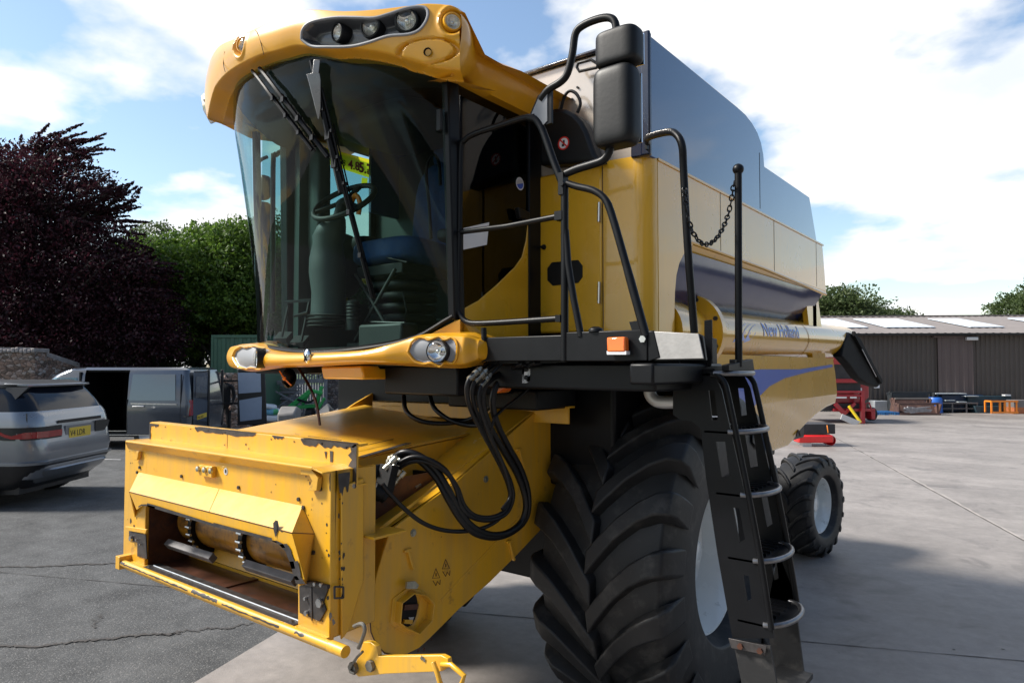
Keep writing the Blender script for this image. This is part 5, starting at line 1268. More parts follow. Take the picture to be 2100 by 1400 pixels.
# ---- post with knob and chain
g = G(); pb, pt_ = on(1515, 752, x=1.9), on(1514, 352, x=1.9); g.tube([pb, pt_], .0155, 12); g.blob(pt_ + Vector((0, 0, .01)), .024, 10); 
g.obox(pb + Vector((-.01, 0, .02)), (.012, 0, 0), (0, .05, 0), (0, 0, .012)); g.slab([on(u, v, x=1.88) for u, v in ((1480, 760), (1480, 748), (1530, 736), (1534, 762))], (.03, 0, 0))
pst = part('post', g, [BLK], bevel=.002)
g = G(); ca = on(1404, 385, x=1.80); cbb = on(1506, 372, x=1.90); mid = [on(u, v, x=1.85) for u, v in ((1408, 430), (1418, 470), (1435, 496), (1452, 501), (1470, 488), (1486, 460), (1497, 425))]
cpth = catmull([ca] + mid + [cbb], 8); s_ = [0]
for a, b in zip(cpth, cpth[1:]): s_.append(s_[-1] + (b - a).length)
def atlen(t):
    for i in range(1, len(s_)):
        if s_[i] >= t: k = (t - s_[i - 1]) / (s_[i] - s_[i - 1] + 1e-9); return cpth[i - 1].lerp(cpth[i], k)
    return cpth[-1]
nl = 34
for k in range(nl):
    p = atlen(s_[-1] * k / nl); q_ = atlen(s_[-1] * (k + 1.25) / nl); d = (q_ - p); m_ = (p + q_) / 2; u_ = d.normalized().cross(Vector((1, .3, 0))).normalized() if k % 2 else d.normalized().cross(Vector((.1, .2, 1))).normalized()
    hl_ = d.length / 2; pts = [m_ + d.normalized() * hl_ * math.cos(t) + u_ * .0095 * math.sin(t) for t in [2 * PI * i / 12 for i in range(13)]]
    g.tube(pts, .0032, 5, cap=False)
ob('chain', g, [BLK], pst)
g = G(); g.slab([on(u, v, y=2.8) for u, v in ((1437, 752), (1440, 734), (1444, 730), (1444, 657), (1459, 655), (1460, 735), (1456, 752))], (0, .012, 0)); g.slab([on(u, v, y=2.8) for u, v in ((1376, 738), (1392, 738), (1392, 760), (1376, 760))], (0, .02, 0)); part('ladder_bracket', g, [BLK], bevel=.002)

# ================================================================== LADDER
LY = 2.75; LW = .34
g = G(); T2 = lambda u, v: on(u, v, y=LY)
out = [(1380, 756), (1465, 756), (1468, 775), (1480, 800), (1502, 900), (1538, 1060), (1560, 1160), (1588, 1308), (1502, 1308), (1472, 1140), (1448, 980), (1437, 880), (1425, 868), (1415, 862), (1398, 862), (1380, 850)]
holes = [((1468, 905), (1487, 905), (1496, 975), (1480, 978)), ((1503, 1040), (1516, 1042), (1528, 1105), (1516, 1112)), ((1523, 1178), (1536, 1180), (1541, 1228), (1532, 1232)), ((1453, 800), (1465, 800), (1472, 860), (1460, 862))]
pts = [T2(u, v) for u, v in out]
p2 = [(p.x, p.z) for p in pts]; hp = [[(T2(u, v).x, T2(u, v).z) for u, v in h] for h in holes]
vs = [mathutils.Vector(p) for p in p2]; ed = [(i, (i + 1) % len(vs)) for i in range(len(vs))]; n0 = len(vs)
for h in hp:
    o_ = len(vs); vs += [mathutils.Vector(p) for p in h]; ed += [(o_ + i, o_ + (i + 1) % 4) for i in range(4)]
r = delaunay_2d_cdt(vs, ed, [], 1, 1e-6)
def inpoly(poly, x, z):
    return sdist(poly, x, z) > 0
for y_ in (LY, LY + LW):
    fs = []
    for f in r[2]:
        cx = sum(r[0][i].x for i in f) / len(f); cz = sum(r[0][i].y for i in f) / len(f)
        if inpoly(p2, cx, cz) and not any(inpoly(h, cx, cz) for h in hp): fs.append(f)
    sk = 0 if y_ == LY else 1
    if sk: 
        zmin = 5
        g.add([(q.x, y_, q.y) for q in r[0]], [f for f in fs if all(r[0][i].x > 0 for i in f)])
    else:
        g.add([(q.x, y_, q.y) for q in r[0]], fs); g.add([(q.x, y_ + .008, q.y) for q in r[0]], [f[::-1] for f in fs])
        for poly in [p2] + hp:
            m_ = len(poly)
            for i in range(m_):
                a, b = poly[i], poly[(i + 1) % m_]; g.add([(a[0], y_, a[1]), (b[0], y_, b[1]), (b[0], y_ + .008, b[1]), (a[0], y_ + .008, a[1])], [(0, 1, 2, 3)])
lad = part('ladder', g, [BLK])
g = G()
near = [T2(u, v) for u, v in ((1458, 768), (1472, 770), (1484, 782), (1492, 805), (1512, 900), (1540, 1040), (1562, 1160), (1582, 1290))]
g.tube(near, .012, 10, smooth=3)
far = [Vector((p.x, LY + LW, p.z)) for p in near]; g.tube(far, .012, 10, smooth=3)
ob('ladder_rail', g, [BLK], lad)
STPM = pm('worn step edge', (.20, .20, .21), .35, metal=.8, var=.3, scale=15)
steps = [(766, .0), (886, .0), (1016, 0), (1152, 0), (1284, 0)]
g2 = None
for i, (v, _) in enumerate(steps):
    u = interp([(770, 1478), (886, 1508), (1016, 1534), (1152, 1560), (1290, 1582)], v); p = T2(u, v)
    g = G(); x0_ = p.x - .13; n = 14; z_ = p.z
    arc = [Vector((x0_, LY, z_))] + [Vector((p.x - .03 + .085 * math.sin(PI * k / n), LY + LW / 2 - LW / 2 * math.cos(PI * k / n), z_)) for k in range(n + 1)] + [Vector((x0_, LY + LW, z_))]
    g.tube(arc[1:-1], .0115, 10); g.slab([q_ + Vector((0, 0, -.008)) for q_ in arc], (0, 0, .008), 1)
    for k in range(6): 
        yy = LY + .05 + k * .05; g.bar((x0_ + .02, yy, z_ + .004), (p.x - .01, yy, z_ + .004), .008, .012, 1)
    
    s_o = ob('step', g, [STPM, BLK], lad)
g = G()
g.slab([T2(u, v) + Vector((0, -.004, 0)) for u, v in ((1496, 1306), (1574, 1322), (1571, 1340), (1502, 1326))], (0, -.008, 0)); 
bp_ = ob('clamp_bar', g, [CHIP], lad, bevel=.001)
g = G()
for u, v in ((1521, 1322), (1561, 1331)): g.bolt(T2(u, v) + Vector((0, -.012, 0)), (0, -1, 0), .012, .010)
ob('clamp_bolts', g, [RUST], bp_)
g = G(); g.slab([T2(u, v) + Vector((0, .004, 0)) for u, v in ((1502, 1312), (1578, 1325), (1590, 1390), (1600, 1470), (1530, 1470), (1520, 1400))], (0, .014, 0))
pz = [Vector((p.x, LY + LW, p.z)) for p in [T2(u, v) for u, v in ((1540, 1170), (1575, 1260), (1590, 1390), (1600, 1470), (1530, 1470), (1515, 1300))]]
g.slab(pz, (0, .012, 0)); zb_ = T2(1600, 1450).z
g.box(T2(1600, 1450).x - .11, T2(1600, 1450).x + .03, LY, LY + LW, zb_, zb_ + .02)
ob('rubber_panel', g, [RUB], lad)

# ================================================================== THE YARD
import numpy as np
def ground_mat(name, cols, scale, bump, bscale, rough, speck_=None, sscale=200, big=None):
    m = bpy.data.materials.new(name); m.use_nodes = True; t = m.node_tree; b = t.nodes['Principled BSDF']; b.inputs['Roughness'].default_value = rough
    c = nn(t, 'ShaderNodeTexCoord')
    n = nn(t, 'ShaderNodeTexNoise', i_Scale=scale, i_Detail=10.0, i_Roughness=.65); t.links.new(c.outputs['Object'], n.inputs['Vector'])
    r = nn(t, 'ShaderNodeValToRGB'); t.links.new(n.outputs[0], r.inputs[0]); r.color_ramp.elements[0].position = .33; r.color_ramp.elements[1].position = .68
    r.color_ramp.elements[0].color = (*cols[0], 1); r.color_ramp.elements[1].color = (*cols[1], 1); out = r.outputs[0]
    n5 = nn(t, 'ShaderNodeTexNoise', i_Scale=scale * .18, i_Detail=5.0, i_Roughness=.6, i_Distortion=.6)
    mp_ = nn(t, 'ShaderNodeMapping'); t.links.new(c.outputs['Object'], mp_.inputs[0]); mp_.inputs['Scale'].default_value = (1, 3.2, 1); mp_.inputs['Rotation'].default_value = (0, 0, -.64); t.links.new(mp_.outputs[0], n5.inputs['Vector'])
    mr = nn(t, 'ShaderNodeMapRange'); t.links.new(n5.outputs[0], mr.inputs[0]); mr.inputs[1].default_value = .3; mr.inputs[2].default_value = .7; mr.inputs[3].default_value = .70; mr.inputs[4].default_value = 1.14
    mm = nn(t, 'ShaderNodeMix', data_type='RGBA', blend_type='MULTIPLY', i_0=1.0); t.links.new(out, mm.inputs[6]); t.links.new(mr.outputs[0], mm.inputs[7]); out = mm.outputs[2]
    n7 = nn(t, 'ShaderNodeTexNoise', i_Scale=scale * 9, i_Detail=8.0, i_Roughness=.75); t.links.new(c.outputs['Object'], n7.inputs['Vector'])
    mr7 = nn(t, 'ShaderNodeMapRange'); t.links.new(n7.outputs[0], mr7.inputs[0]); mr7.inputs[1].default_value = .3; mr7.inputs[2].default_value = .7; mr7.inputs[3].default_value = .80; mr7.inputs[4].default_value = 1.15
    m7 = nn(t, 'ShaderNodeMix', data_type='RGBA', blend_type='MULTIPLY', i_0=1.0); t.links.new(out, m7.inputs[6]); t.links.new(mr7.outputs[0], m7.inputs[7]); out = m7.outputs[2]
    n8 = nn(t, 'ShaderNodeTexNoise', i_Scale=1.1, i_Detail=6.0, i_Roughness=.6, i_Distortion=1.2); t.links.new(c.outputs['Object'], n8.inputs['Vector'])     # oil and wet stains
    r8 = nn(t, 'ShaderNodeValToRGB'); t.links.new(n8.outputs[0], r8.inputs[0]); r8.color_ramp.elements[0].position = .30; r8.color_ramp.elements[1].position = .42; r8.color_ramp.elements[0].color = (.62, .62, .63, 1); r8.color_ramp.elements[1].color = (1, 1, 1, 1)
    m8 = nn(t, 'ShaderNodeMix', data_type='RGBA', blend_type='MULTIPLY', i_0=1.0); t.links.new(out, m8.inputs[6]); t.links.new(r8.outputs[0], m8.inputs[7]); out = m8.outputs[2]
    if speck_:
        v = nn(t, 'ShaderNodeTexNoise', i_Scale=sscale, i_Detail=2.0, i_Roughness=.7); t.links.new(c.outputs['Object'], v.inputs['Vector'])
        r2 = nn(t, 'ShaderNodeValToRGB'); t.links.new(v.outputs[0], r2.inputs[0]); r2.color_ramp.elements[0].position = .56; r2.color_ramp.elements[1].position = .70
        r2.color_ramp.elements[0].color = (0, 0, 0, 1); r2.color_ramp.elements[1].color = (1, 1, 1, 1)
        m3 = nn(t, 'ShaderNodeMix', data_type='RGBA'); t.links.new(r2.outputs[0], m3.inputs[0]); t.links.new(out, m3.inputs[6]); m3.inputs[7].default_value = (*speck_, 1); out = m3.outputs[2]
    t.links.new(out, b.inputs['Base Color'])
    n4 = nn(t, 'ShaderNodeTexNoise', i_Scale=bscale, i_Detail=4.0, i_Roughness=.7); t.links.new(c.outputs['Object'], n4.inputs['Vector'])
    bp = nn(t, 'ShaderNodeBump', i_Strength=bump, i_Distance=.01); t.links.new(n4.outputs[0], bp.inputs['Height']); t.links.new(bp.outputs[0], b.inputs['Normal'])
    return m
TAR = ground_mat('tarmac', ((.040, .042, .044), (.088, .090, .092)), 3.0, 1.0, 70, .8, (.21, .205, .20), 95)
CON = ground_mat('concrete', ((.22, .20, .185), (.325, .295, .275)), .9, .35, 120, .55, (.20, .18, .165), 260)
GRS = ground_mat('grass ground', ((.03, .06, .015), (.06, .10, .03)), 1.0, .8, 40, .9)
def struct(name, g, mats, **k):
    o = ob(name, g, mats, **k); o['kind'] = 'structure'; return o
g = G(); g.add([(-400, -300, 0), (400, -300, 0), (400, 500, 0), (-400, 500, 0)], [(0, 1, 2, 3)]); struct('ground', g, [GRS])
e0, e1 = Vector((-1.366, 2.261, 0)), Vector((-1.725, 3.173, 0)); ed_ = (e1 - e0).normalized()
pa_, pb_ = e0 - ed_ * 12, e0 + ed_ * 55
g = G(); g.add([(pa_.x + .3, pa_.y, .004), (pb_.x + .3, pb_.y, .004), (-80, 40, .004), (-60, -30, .004)], [(0, 1, 2, 3)]); struct('tarmac_yard', g, [TAR])
g = G(); g.add([(pa_.x, pa_.y, .008), (60, -20, .008), (60, 60, .008), (pb_.x, pb_.y, .008)], [(0, 1, 2, 3)]); struct('concrete_yard', g, [CON])
DRK = pm('joint filler', (.045, .040, .037), .8, var=.3, scale=20)
DUST = pm('dust in joint', (.40, .36, .33), .8, var=.2, scale=20)
def wob(g, a, b, w_, amp, n=60, seed=1, m=0, z=.011):
    rnd = random.Random(seed); a, b = Vector(a), Vector(b); d = (b - a).normalized(); s_ = Vector((-d.y, d.x, 0)); vs = []; off = 0
    for i in range(n + 1):
        off = off * .8 + rnd.uniform(-amp, amp); p = a.lerp(b, i / n) + s_ * off; ww = w_ * rnd.uniform(.4, 1.4); vs += [(p.x - s_.x * ww, p.y - s_.y * ww, z), (p.x + s_.x * ww, p.y + s_.y * ww, z)]
    g.add(vs, [(2 * i, 2 * i + 1, 2 * i + 3, 2 * i + 2) for i in range(n)], m)
g = G()
j1a, j1b = Vector((-.188, 16.634, 0)), Vector((2.629, 9.868, 0)); dj = (j1b - j1a).normalized(); wob(g, j1a - dj * 8, j1b + dj * 12, .010, .003, 160, 3); wob(g, j1a - dj * 8 + Vector((.02, 0, 0)), j1b + dj * 12 + Vector((.02, 0, 0)), .014, .01, 200, 4, 1, .0095)
j2a, j2b = Vector((1.453, 5.284, 0)), Vector((2.742, 5.875, 0)); dj = (j2b - j2a).normalized(); wob(g, j2a - dj * 9, j2b + dj * 14, .005, .002, 260, 5)
struct('concrete_joints', g, [DRK, DUST], clean=False)
g = G()
for i, (a, b, w_) in enumerate((((-30, 1166), (300, 1152), .018), ((-30, 1330), (330, 1302), .016), ((330, 1302), (560, 1272), .010), ((190, 1290), (205, 1262), .008))):
    p, q_ = on(*a, z=0), on(*b, z=0); dd = (q_ - p); wob(g, p - dd * (.3 if i < 2 else 0), q_ + dd * (.12 if i < 2 else 0), w_, .022, 90, 11 + i)
struct('tarmac_cracks', g, [DRK], clean=False)
g = G(); wl = pm('parking line paint', (.55, .55, .55), .6, var=.3, scale=30)
p, q_ = on(205, 942, z=0), on(247, 943, z=0); g.bar(p + Vector((0, 0, .010)), q_ + Vector((0, 0, .010)), .05, .002); struct('parking_line', g, [wl])
rnd = random.Random(4); g = G()
for k in range(60):
    X, D = rnd.uniform(1.0, 6), rnd.uniform(2.6, 12); p = bgp(X, D, .012); speck(g, p, X1, Y1, rnd.uniform(.004, .014), 0, k, .6)
struct('yard_debris', g, [DRK], clean=False)

# ------------------------------------------------------------------ foliage
def leafmat(name, c0, c1, trans=.35):
    m = bpy.data.materials.new(name); m.use_nodes = True; t = m.node_tree; b = t.nodes['Principled BSDF']; b.inputs['Roughness'].default_value = .55
    ge = nn(t, 'ShaderNodeNewGeometry'); r = nn(t, 'ShaderNodeValToRGB'); t.links.new(ge.outputs['Random Per Island'], r.inputs[0])
    r.color_ramp.elements[0].color = (*c0, 1); r.color_ramp.elements[1].color = (*c1, 1); t.links.new(r.outputs[0], b.inputs['Base Color'])
    tl_ = nn(t, 'ShaderNodeBsdfTranslucent'); t.links.new(r.outputs[0], tl_.inputs[0]); mxx = nn(t, 'ShaderNodeMixShader', i_0=trans)
    t.links.new(b.outputs[0], mxx.inputs[1]); t.links.new(tl_.outputs[0], mxx.inputs[2]); t.links.new(mxx.outputs[0], t.nodes['Material Output'].inputs[0]); return m
BEECH = leafmat('copper beech leaves', (.010, .004, .006), (.075, .018, .030), .35)
GRN = leafmat('green leaves', (.030, .072, .010), (.155, .26, .036), .42)
GRN2 = leafmat('dark green leaves', (.012, .032, .009), (.055, .10, .024), .3)
GRN3 = leafmat('grey green leaves', (.04, .07, .02), (.11, .15, .05), .4)
BARK = pm('bark', (.06, .05, .04), .9, var=.4, scale=8, bump=.6, bscale=12)
def leaves(name, centres, dirs, size, mat, parent, seed=0, aspect=.55, jit=.8):
    """one small two-triangle leaf (folded quad) per centre"""
    rg = np.random.default_rng(seed); n = len(centres); c = np.asarray(centres, dtype=np.float64); d = np.asarray(dirs, dtype=np.float64) + rg.normal(0, jit, (n, 3))
    d /= np.linalg.norm(d, axis=1)[:, None]; r = rg.normal(0, 1, (n, 3)); s_ = np.cross(d, r); s_ /= np.linalg.norm(s_, axis=1)[:, None]
    L_ = size * rg.uniform(.6, 1.35, n)[:, None]; W_ = L_ * aspect
    v = np.stack([c - d * L_ * .5, c + s_ * W_ * .5, c + d * L_ * .5, c - s_ * W_ * .5], 1).reshape(-1, 3)
    me = bpy.data.meshes.new(name); me.vertices.add(4 * n); me.vertices.foreach_set('co', v.ravel()); me.loops.add(4 * n); me.loops.foreach_set('vertex_index', np.arange(4 * n)); me.polygons.add(n)
    me.polygons.foreach_set('loop_start', np.arange(0, 4 * n, 4)); me.polygons.foreach_set('loop_total', np.full(n, 4)); me.update(); me.validate(); me.materials.append(mat)
    o = bpy.data.objects.new(name, me); COL.objects.link(o)
    if parent: o.parent = parent
    return o
def crown_points(blobs, dens, rg, shell=.55, sprays=None):
    C_, D_ = [], []
    for (cx, cy, cz, rx, ry_, rz_) in blobs:
        n = int(dens * (rx * ry_ * rz_) ** (2 / 3) * 4)
        v = rg.normal(0, 1, (n, 3)); v /= np.linalg.norm(v, axis=1)[:, None]
        rad = (shell + (1.06 - shell) * rg.uniform(0, 1, n) ** .6)
        lump = 1 + .16 * np.sin(v[:, 0] * 9 + cx * 3) * np.cos(v[:, 1] * 8 + cy) + .14 * np.sin(v[:, 2] * 11 + cz * 5) + .10 * np.sin(v[:, 0] * 23 + v[:, 2] * 19)
        p = v * (rad * lump)[:, None] * np.array([rx, ry_, rz_]) + np.array([cx, cy, cz])
        keep = (np.sin(p[:, 0] * 5.1 + p[:, 2] * 3.3) + np.sin(p[:, 1] * 4.3 - p[:, 2] * 4.9) + rg.normal(0, .7, n)) > -1.1
        C_.append(p[keep]); D_.append(v[keep])
    return np.concatenate(C_), np.concatenate(D_)
def sprays(roots, rg, nleaf, spread, droop=0.0):
    C_, D_ = [], []
    for (p, d, L_) in roots:
        p = np.array(p); d = np.array(d, dtype=float); d /= np.linalg.norm(d); k = int(nleaf * L_); t = rg.uniform(0, 1, k) ** .8
        c = p + np.outer(t * L_, d) + rg.normal(0, spread, (k, 3)) * (1.1 - t)[:, None] * np.array([1, 1, .55]); c[:, 2] -= droop * L_ * t ** 2; C_.append(c); D_.append(np.tile(d, (k, 1)))
    return np.concatenate(C_), np.concatenate(D_)
def trunk(parent, h, r, limbs, seed=0, lean=(0, 0)):
    g = G(); rnd = random.Random(seed); g.tube([(0, 0, -.1), (lean[0] * .3, lean[1] * .3, h * .35), (lean[0] * .7, lean[1] * .7, h * .7), (lean[0], lean[1], h)], [r * 1.35, r, r * .75, r * .4], 10)
    for (a, b, rr) in limbs: m_ = (Vector(a) + Vector(b)) / 2 + Vector((rnd.uniform(-.2, .2), rnd.uniform(-.2, .2), .15)); g.tube([a, m_, b], [rr, rr * .7, rr * .3], 7)
    return ob('trunk', g, [BARK], parent, sharp=60)
def tree(name, label, X, D, blobs, size, mat, dens=260, group=None, seed=0, h=None, r=.25, sp=None, shell=.5, nlimb=6, cat='tree', jit=.8):
    base = bgp(X, D); t = empty(name, label, cat, base, YAW, group); rg = np.random.default_rng(seed)
    c, d = crown_points(blobs, dens, rg, shell)
    if sp is not None: c2, d2 = sprays(*sp(rg)) if False else sp(rg); c = np.concatenate([c, c2]); d = np.concatenate([d, d2])
    leaves('crown', c, d, size, mat, t, seed, jit=jit)
    hh = h or max(b[2] for b in blobs); rnd = random.Random(seed)
    limbs = []
    for b in blobs[:nlimb * 3]:
        z0_ = hh * rnd.uniform(.25, .6); limbs.append(((0, 0, z0_), (b[0] * .8, b[1] * .8, b[2]), r * .35))
    trunk(t, hh * .9, r, limbs, seed); return t
# copper beech at the left: a dark layered crown whose shoots sweep up and to the right
rg0 = np.random.default_rng(3)
BD = 24.0; bx = bgu(60, BD)
def bb(u, v, D, ru, rv, rd): return (bgu(u, BD) - bx, D - BD, bgz(v, BD), ru / F * BD, rd, rv / F * BD)
bl_ = [bb(40, 470, BD, 150, 130, 2.0), bb(-60, 420, BD, 120, 120, 2), bb(110, 400, BD, 110, 95, 1.6), bb(120, 560, BD, 190, 120, 2.0), bb(30, 620, BD, 190, 140, 2.2), bb(220, 600, BD, 120, 90, 1.6), bb(20, 365, BD, 90, 60, 1.2),
       bb(250, 660, BD, 110, 80, 1.5), bb(-40, 700, BD, 160, 110, 2.), bb(140, 690, BD, 160, 90, 2.0), bb(-100, 560, BD, 100, 220, 2.), bb(320, 690, BD, 60, 50, 1.2)]
BROOTS = []
def beech_sprays(rg):
    roots = []
    def s_(u, v, ang, L_, k=1, fan=6): 
        for _ in range(k):
            a = math.radians(ang + rg.normal(0, fan)); roots.append(((bgu(u + rg.normal(0, 10), BD) - bx, rg.normal(0, .5), bgz(v + rg.normal(0, 8), BD)), (math.cos(a), rg.normal(0, .15), math.sin(a)), L_ * rg.uniform(.7, 1.1)))
    s_(60, 310, 25, 2.2, 7); s_(40, 315, 60, .5, 5, 25); s_(10, 320, 80, .4, 4, 30); s_(100, 330, 5, 1.6, 6); s_(130, 380, 8, 1.2, 6); s_(120, 430, -5, 1.3, 6); s_(150, 460, -15, 1.3, 6)
    s_(170, 440, 28, 1.9, 7, 8); s_(190, 420, 50, .9, 5, 10); s_(230, 400, 40, .8, 6); s_(200, 450, 10, 1.5, 6); s_(200, 490, -10, 1.6, 6); s_(230, 520, -25, 1.2, 6); s_(270, 560, 5, 1.5, 6); s_(280, 600, -5, 1.5, 7); s_(300, 640, -5, 1.2, 6); s_(260, 540, 20, 1.0, 5)
    s_(300, 700, 0, 1.0, 5); s_(70, 300, 20, 1.3, 6, 14); s_(130, 300, 0, 1.2, 6, 12); s_(-10, 320, 110, .6, 4, 20)
    BROOTS.extend(roots)
    return sprays(roots, rg, 150, .09, .05)
bt = tree('copper_beech', 'tall copper beech with dark purple leaves behind the stone wall at the left', bx, BD, bl_, .115, BEECH, dens=1150, seed=5, h=7.5, r=.35, sp=beech_sprays, shell=.35, jit=.55)
g = G(); _k = 0
for (p, d, L_) in BROOTS[::3]:
    p, d = Vector(p), Vector(d).normalized(); s0_ = Vector((p.x * .55, p.y, p.z - .25 * abs(p.x) - .6)); g.tube([s0_, p, p + d * L_ * .5, p + d * L_ * .95 - Vector((0, 0, .04 * L_))], [.05, .035, .018, .006], 5)
ob('limbs', g, [BARK], bt, sharp=80)
def clumps(rg, u0, u1, v0, v1, D, n, r0, r1, topfn=None):
    out = []
    for _ in range(n):
        u = rg.uniform(u0, u1); vt = topfn(u) if topfn else v0; v = rg.uniform(vt + 12, v1); rr = rg.uniform(r0, r1)
        out.append((u, v, rr))
    return out
def gtree(name, label, u0, u1, top, vb, D, mat, size, seed, n=26, rr=(.8, 1.5), dens=380, group='trees behind the yard', shell=.5):
    rg = np.random.default_rng(seed); uc = (u0 + u1) / 2; X = bgu(uc, D); bl = []
    for _ in range(n):
        u = rg.uniform(u0, u1); r_ = rg.uniform(*rr); vt = interp(top, u) + r_ * F / D * .8; v = vt + (vb - vt) * rg.uniform(0, 1) ** 1.6
        bl.append((bgu(u, D) - X, rg.uniform(-1.5, 1.5), bgz(v, D), r_ * 1.15, r_, r_ * .75))
    return tree(name, label, X, D, bl, size, mat, dens=dens, group=group, seed=seed, h=max(b[2] for b in bl), r=.22, shell=shell)
gtree('broadleaf_tree', 'rounded bright green tree standing between the copper beech and the cab', 325, 560, [(325, 520), (370, 475), (430, 452), (480, 448), (560, 470)], 700, 27, GRN, .14, 21, n=46, rr=(.7, 1.4), dens=700, shell=.75)
gtree('broadleaf_tree', 'olive green tree just right of the copper beech, behind its lower shoots', 240, 350, [(240, 505), (290, 470), (340, 450), (350, 460)], 700, 30, GRN, .14, 22, n=22, dens=520)
gtree('tall_tree', 'thin topped tree rising behind the rounded green tree', 300, 520, [(300, 430), (345, 425), (390, 450), (440, 470), (480, 435), (520, 430)], 620, 36, GRN3, .16, 23, n=16, rr=(.7, 1.3), dens=240)
gtree('broadleaf_tree', 'dark green tree seen through the left part of the windscreen', 480, 660, [(480, 560), (540, 470), (580, 405), (620, 450), (660, 560)], 720, 30, GRN2, .14, 24, n=26, dens=460)
gtree('broadleaf_tree', 'shaded dark tree low behind the green container', 250, 560, [(250, 600), (400, 580), (560, 590)], 745, 30, GRN2, .13, 25, n=40, rr=(.7, 1.2), dens=480)
gtree('broadleaf_tree', 'dark undergrowth tree behind the stone wall and the grey van', 60, 330, [(60, 640), (330, 640)], 770, 28, GRN2, .13, 26, n=30, rr=(.7, 1.2), dens=420)
gtree('broadleaf_tree', 'dense dark tree behind the picket gate, hidden mostly by the cab', 560, 800, [(560, 580), (700, 540), (800, 580)], 750, 34, GRN2, .18, 27, n=26, rr=(1, 1.8), dens=260)
gtree('broadleaf_tree', 'bushy green tree behind the barn roof beside the auger tube', 1560, 1775, [(1560, 590), (1620, 600), (1690, 585), (1740, 583), (1775, 605)], 665, 48, GRN3, .20, 31, n=26, rr=(1.2, 2.1), dens=230)
gtree('broadleaf_tree', 'low green tree behind the barn ridge, next to the bushy one', 1745, 1850, [(1745, 640), (1790, 630), (1850, 645)], 668, 50, GRN3, .20, 32, n=12, rr=(1.0, 1.6), dens=240)
gtree('broadleaf_tree', 'green tree at the right edge of the picture beyond the barn', 2075, 2230, [(2075, 632), (2090, 608), (2150, 560), (2230, 540)], 640, 48, GRN3, .20, 33, n=16, rr=(.9, 1.8), dens=260)

# ------------------------------------------------------------------ stone walls, gate, container
def stonemat(name, c0, c1, sc):
    m = bpy.data.materials.new(name); m.use_nodes = True; t = m.node_tree; b = t.nodes['Principled BSDF']; b.inputs['Roughness'].default_value = .9
    c = nn(t, 'ShaderNodeTexCoord'); mp_ = nn(t, 'ShaderNodeMapping'); mp_.inputs['Scale'].default_value = (1, 1, 1.7); t.links.new(c.outputs['Object'], mp_.inputs[0])
    v = nn(t, 'ShaderNodeTexVoronoi', i_Scale=sc); t.links.new(mp_.outputs[0], v.inputs['Vector']); v2 = nn(t, 'ShaderNodeTexVoronoi', i_Scale=sc, feature='DISTANCE_TO_EDGE'); t.links.new(mp_.outputs[0], v2.inputs['Vector'])
    sp_ = nn(t, 'ShaderNodeSeparateColor'); t.links.new(v.outputs['Color'], sp_.inputs[0]); r = nn(t, 'ShaderNodeValToRGB'); t.links.new(sp_.outputs[0], r.inputs[0]); r.color_ramp.elements[0].color = (*c0, 1); r.color_ramp.elements[1].color = (*c1, 1)
    e_ = r.color_ramp.elements.new(.55); e_.color = ((c0[0] + c1[0]) * .6, (c0[1] + c1[1]) * .45, (c0[2] + c1[2]) * .38, 1)
    r2 = nn(t, 'ShaderNodeValToRGB'); t.links.new(v2.outputs['Distance'], r2.inputs[0]); r2.color_ramp.elements[0].color = (.25, .25, .25, 1); r2.color_ramp.elements[1].color = (1, 1, 1, 1); r2.color_ramp.elements[1].position = .09
    n = nn(t, 'ShaderNodeTexNoise', i_Scale=18.0, i_Detail=8.0); t.links.new(c.outputs['Object'], n.inputs['Vector']); mr = nn(t, 'ShaderNodeMapRange'); t.links.new(n.outputs[0], mr.inputs[0]); mr.inputs[3].default_value = .45; mr.inputs[4].default_value = 1.6
    m1 = nn(t, 'ShaderNodeMix', data_type='RGBA', blend_type='MULTIPLY', i_0=1.0); m2 = nn(t, 'ShaderNodeMix', data_type='RGBA', blend_type='MULTIPLY', i_0=1.0)
    t.links.new(r.outputs[0], m1.inputs[6]); t.links.new(r2.outputs[0], m1.inputs[7]); t.links.new(m1.outputs[2], m2.inputs[6]); t.links.new(mr.outputs[0], m2.inputs[7]); t.links.new(m2.outputs[2], b.inputs['Base Color'])
    bp = nn(t, 'ShaderNodeBump', i_Strength=1.0, i_Distance=.06); t.links.new(v2.outputs['Distance'], bp.inputs['Height']); t.links.new(bp.outputs[0], b.inputs['Normal']); return m
STO = stonemat('rubble stone', (.10, .075, .06), (.34, .31, .29), 6.5); STO2 = stonemat('pale rubble stone', (.13, .12, .115), (.30, .29, .28), 6.5)
COP = pm('stone coping', (.26, .24, .235), .9, var=.25, scale=5, bump=.5, bscale=15)
def bgthing(name, label, cat, X, D, **k): return empty(name, label, cat, bgp(X, D), YAW, **k)
WD = 20.0; X0 = bgu(-120, WD)
t = bgthing('stone_wall', 'old rubble stone wall with grey coping at the left, behind the grey car', 'wall', X0, WD)
g = G(); Lx = bgu(72, WD) - X0; hz = bgz(722, WD); xk = bgu(165, WD + 2.5) - X0
rnd = random.Random(8)
ys = lambda i: hz + rnd.uniform(-.03, .03)
tops = [(Lx * i / 12, ys(i)) for i in range(13)]
g.slab([(0, 0, 0)] + [(Lx, 0, 0)] + [(x, 0, z) for x, z in tops[::-1]], (0, .5, 0)); g.slab([(Lx, .0, 0), (xk, 2.5, 0), (xk, 2.5, bgz(748, WD + 2.5) - .1), (Lx, 0, hz)], (-.4, .3, 0)); g.slab([(xk, 2.5, 0), (xk + 5.5, 2.6, 0), (xk + 5.5, 2.6, 1.75), (xk, 2.5, 1.9)], (0, .4, 0))
ob('wall', g, [STO], t, sharp=20)
g = G()
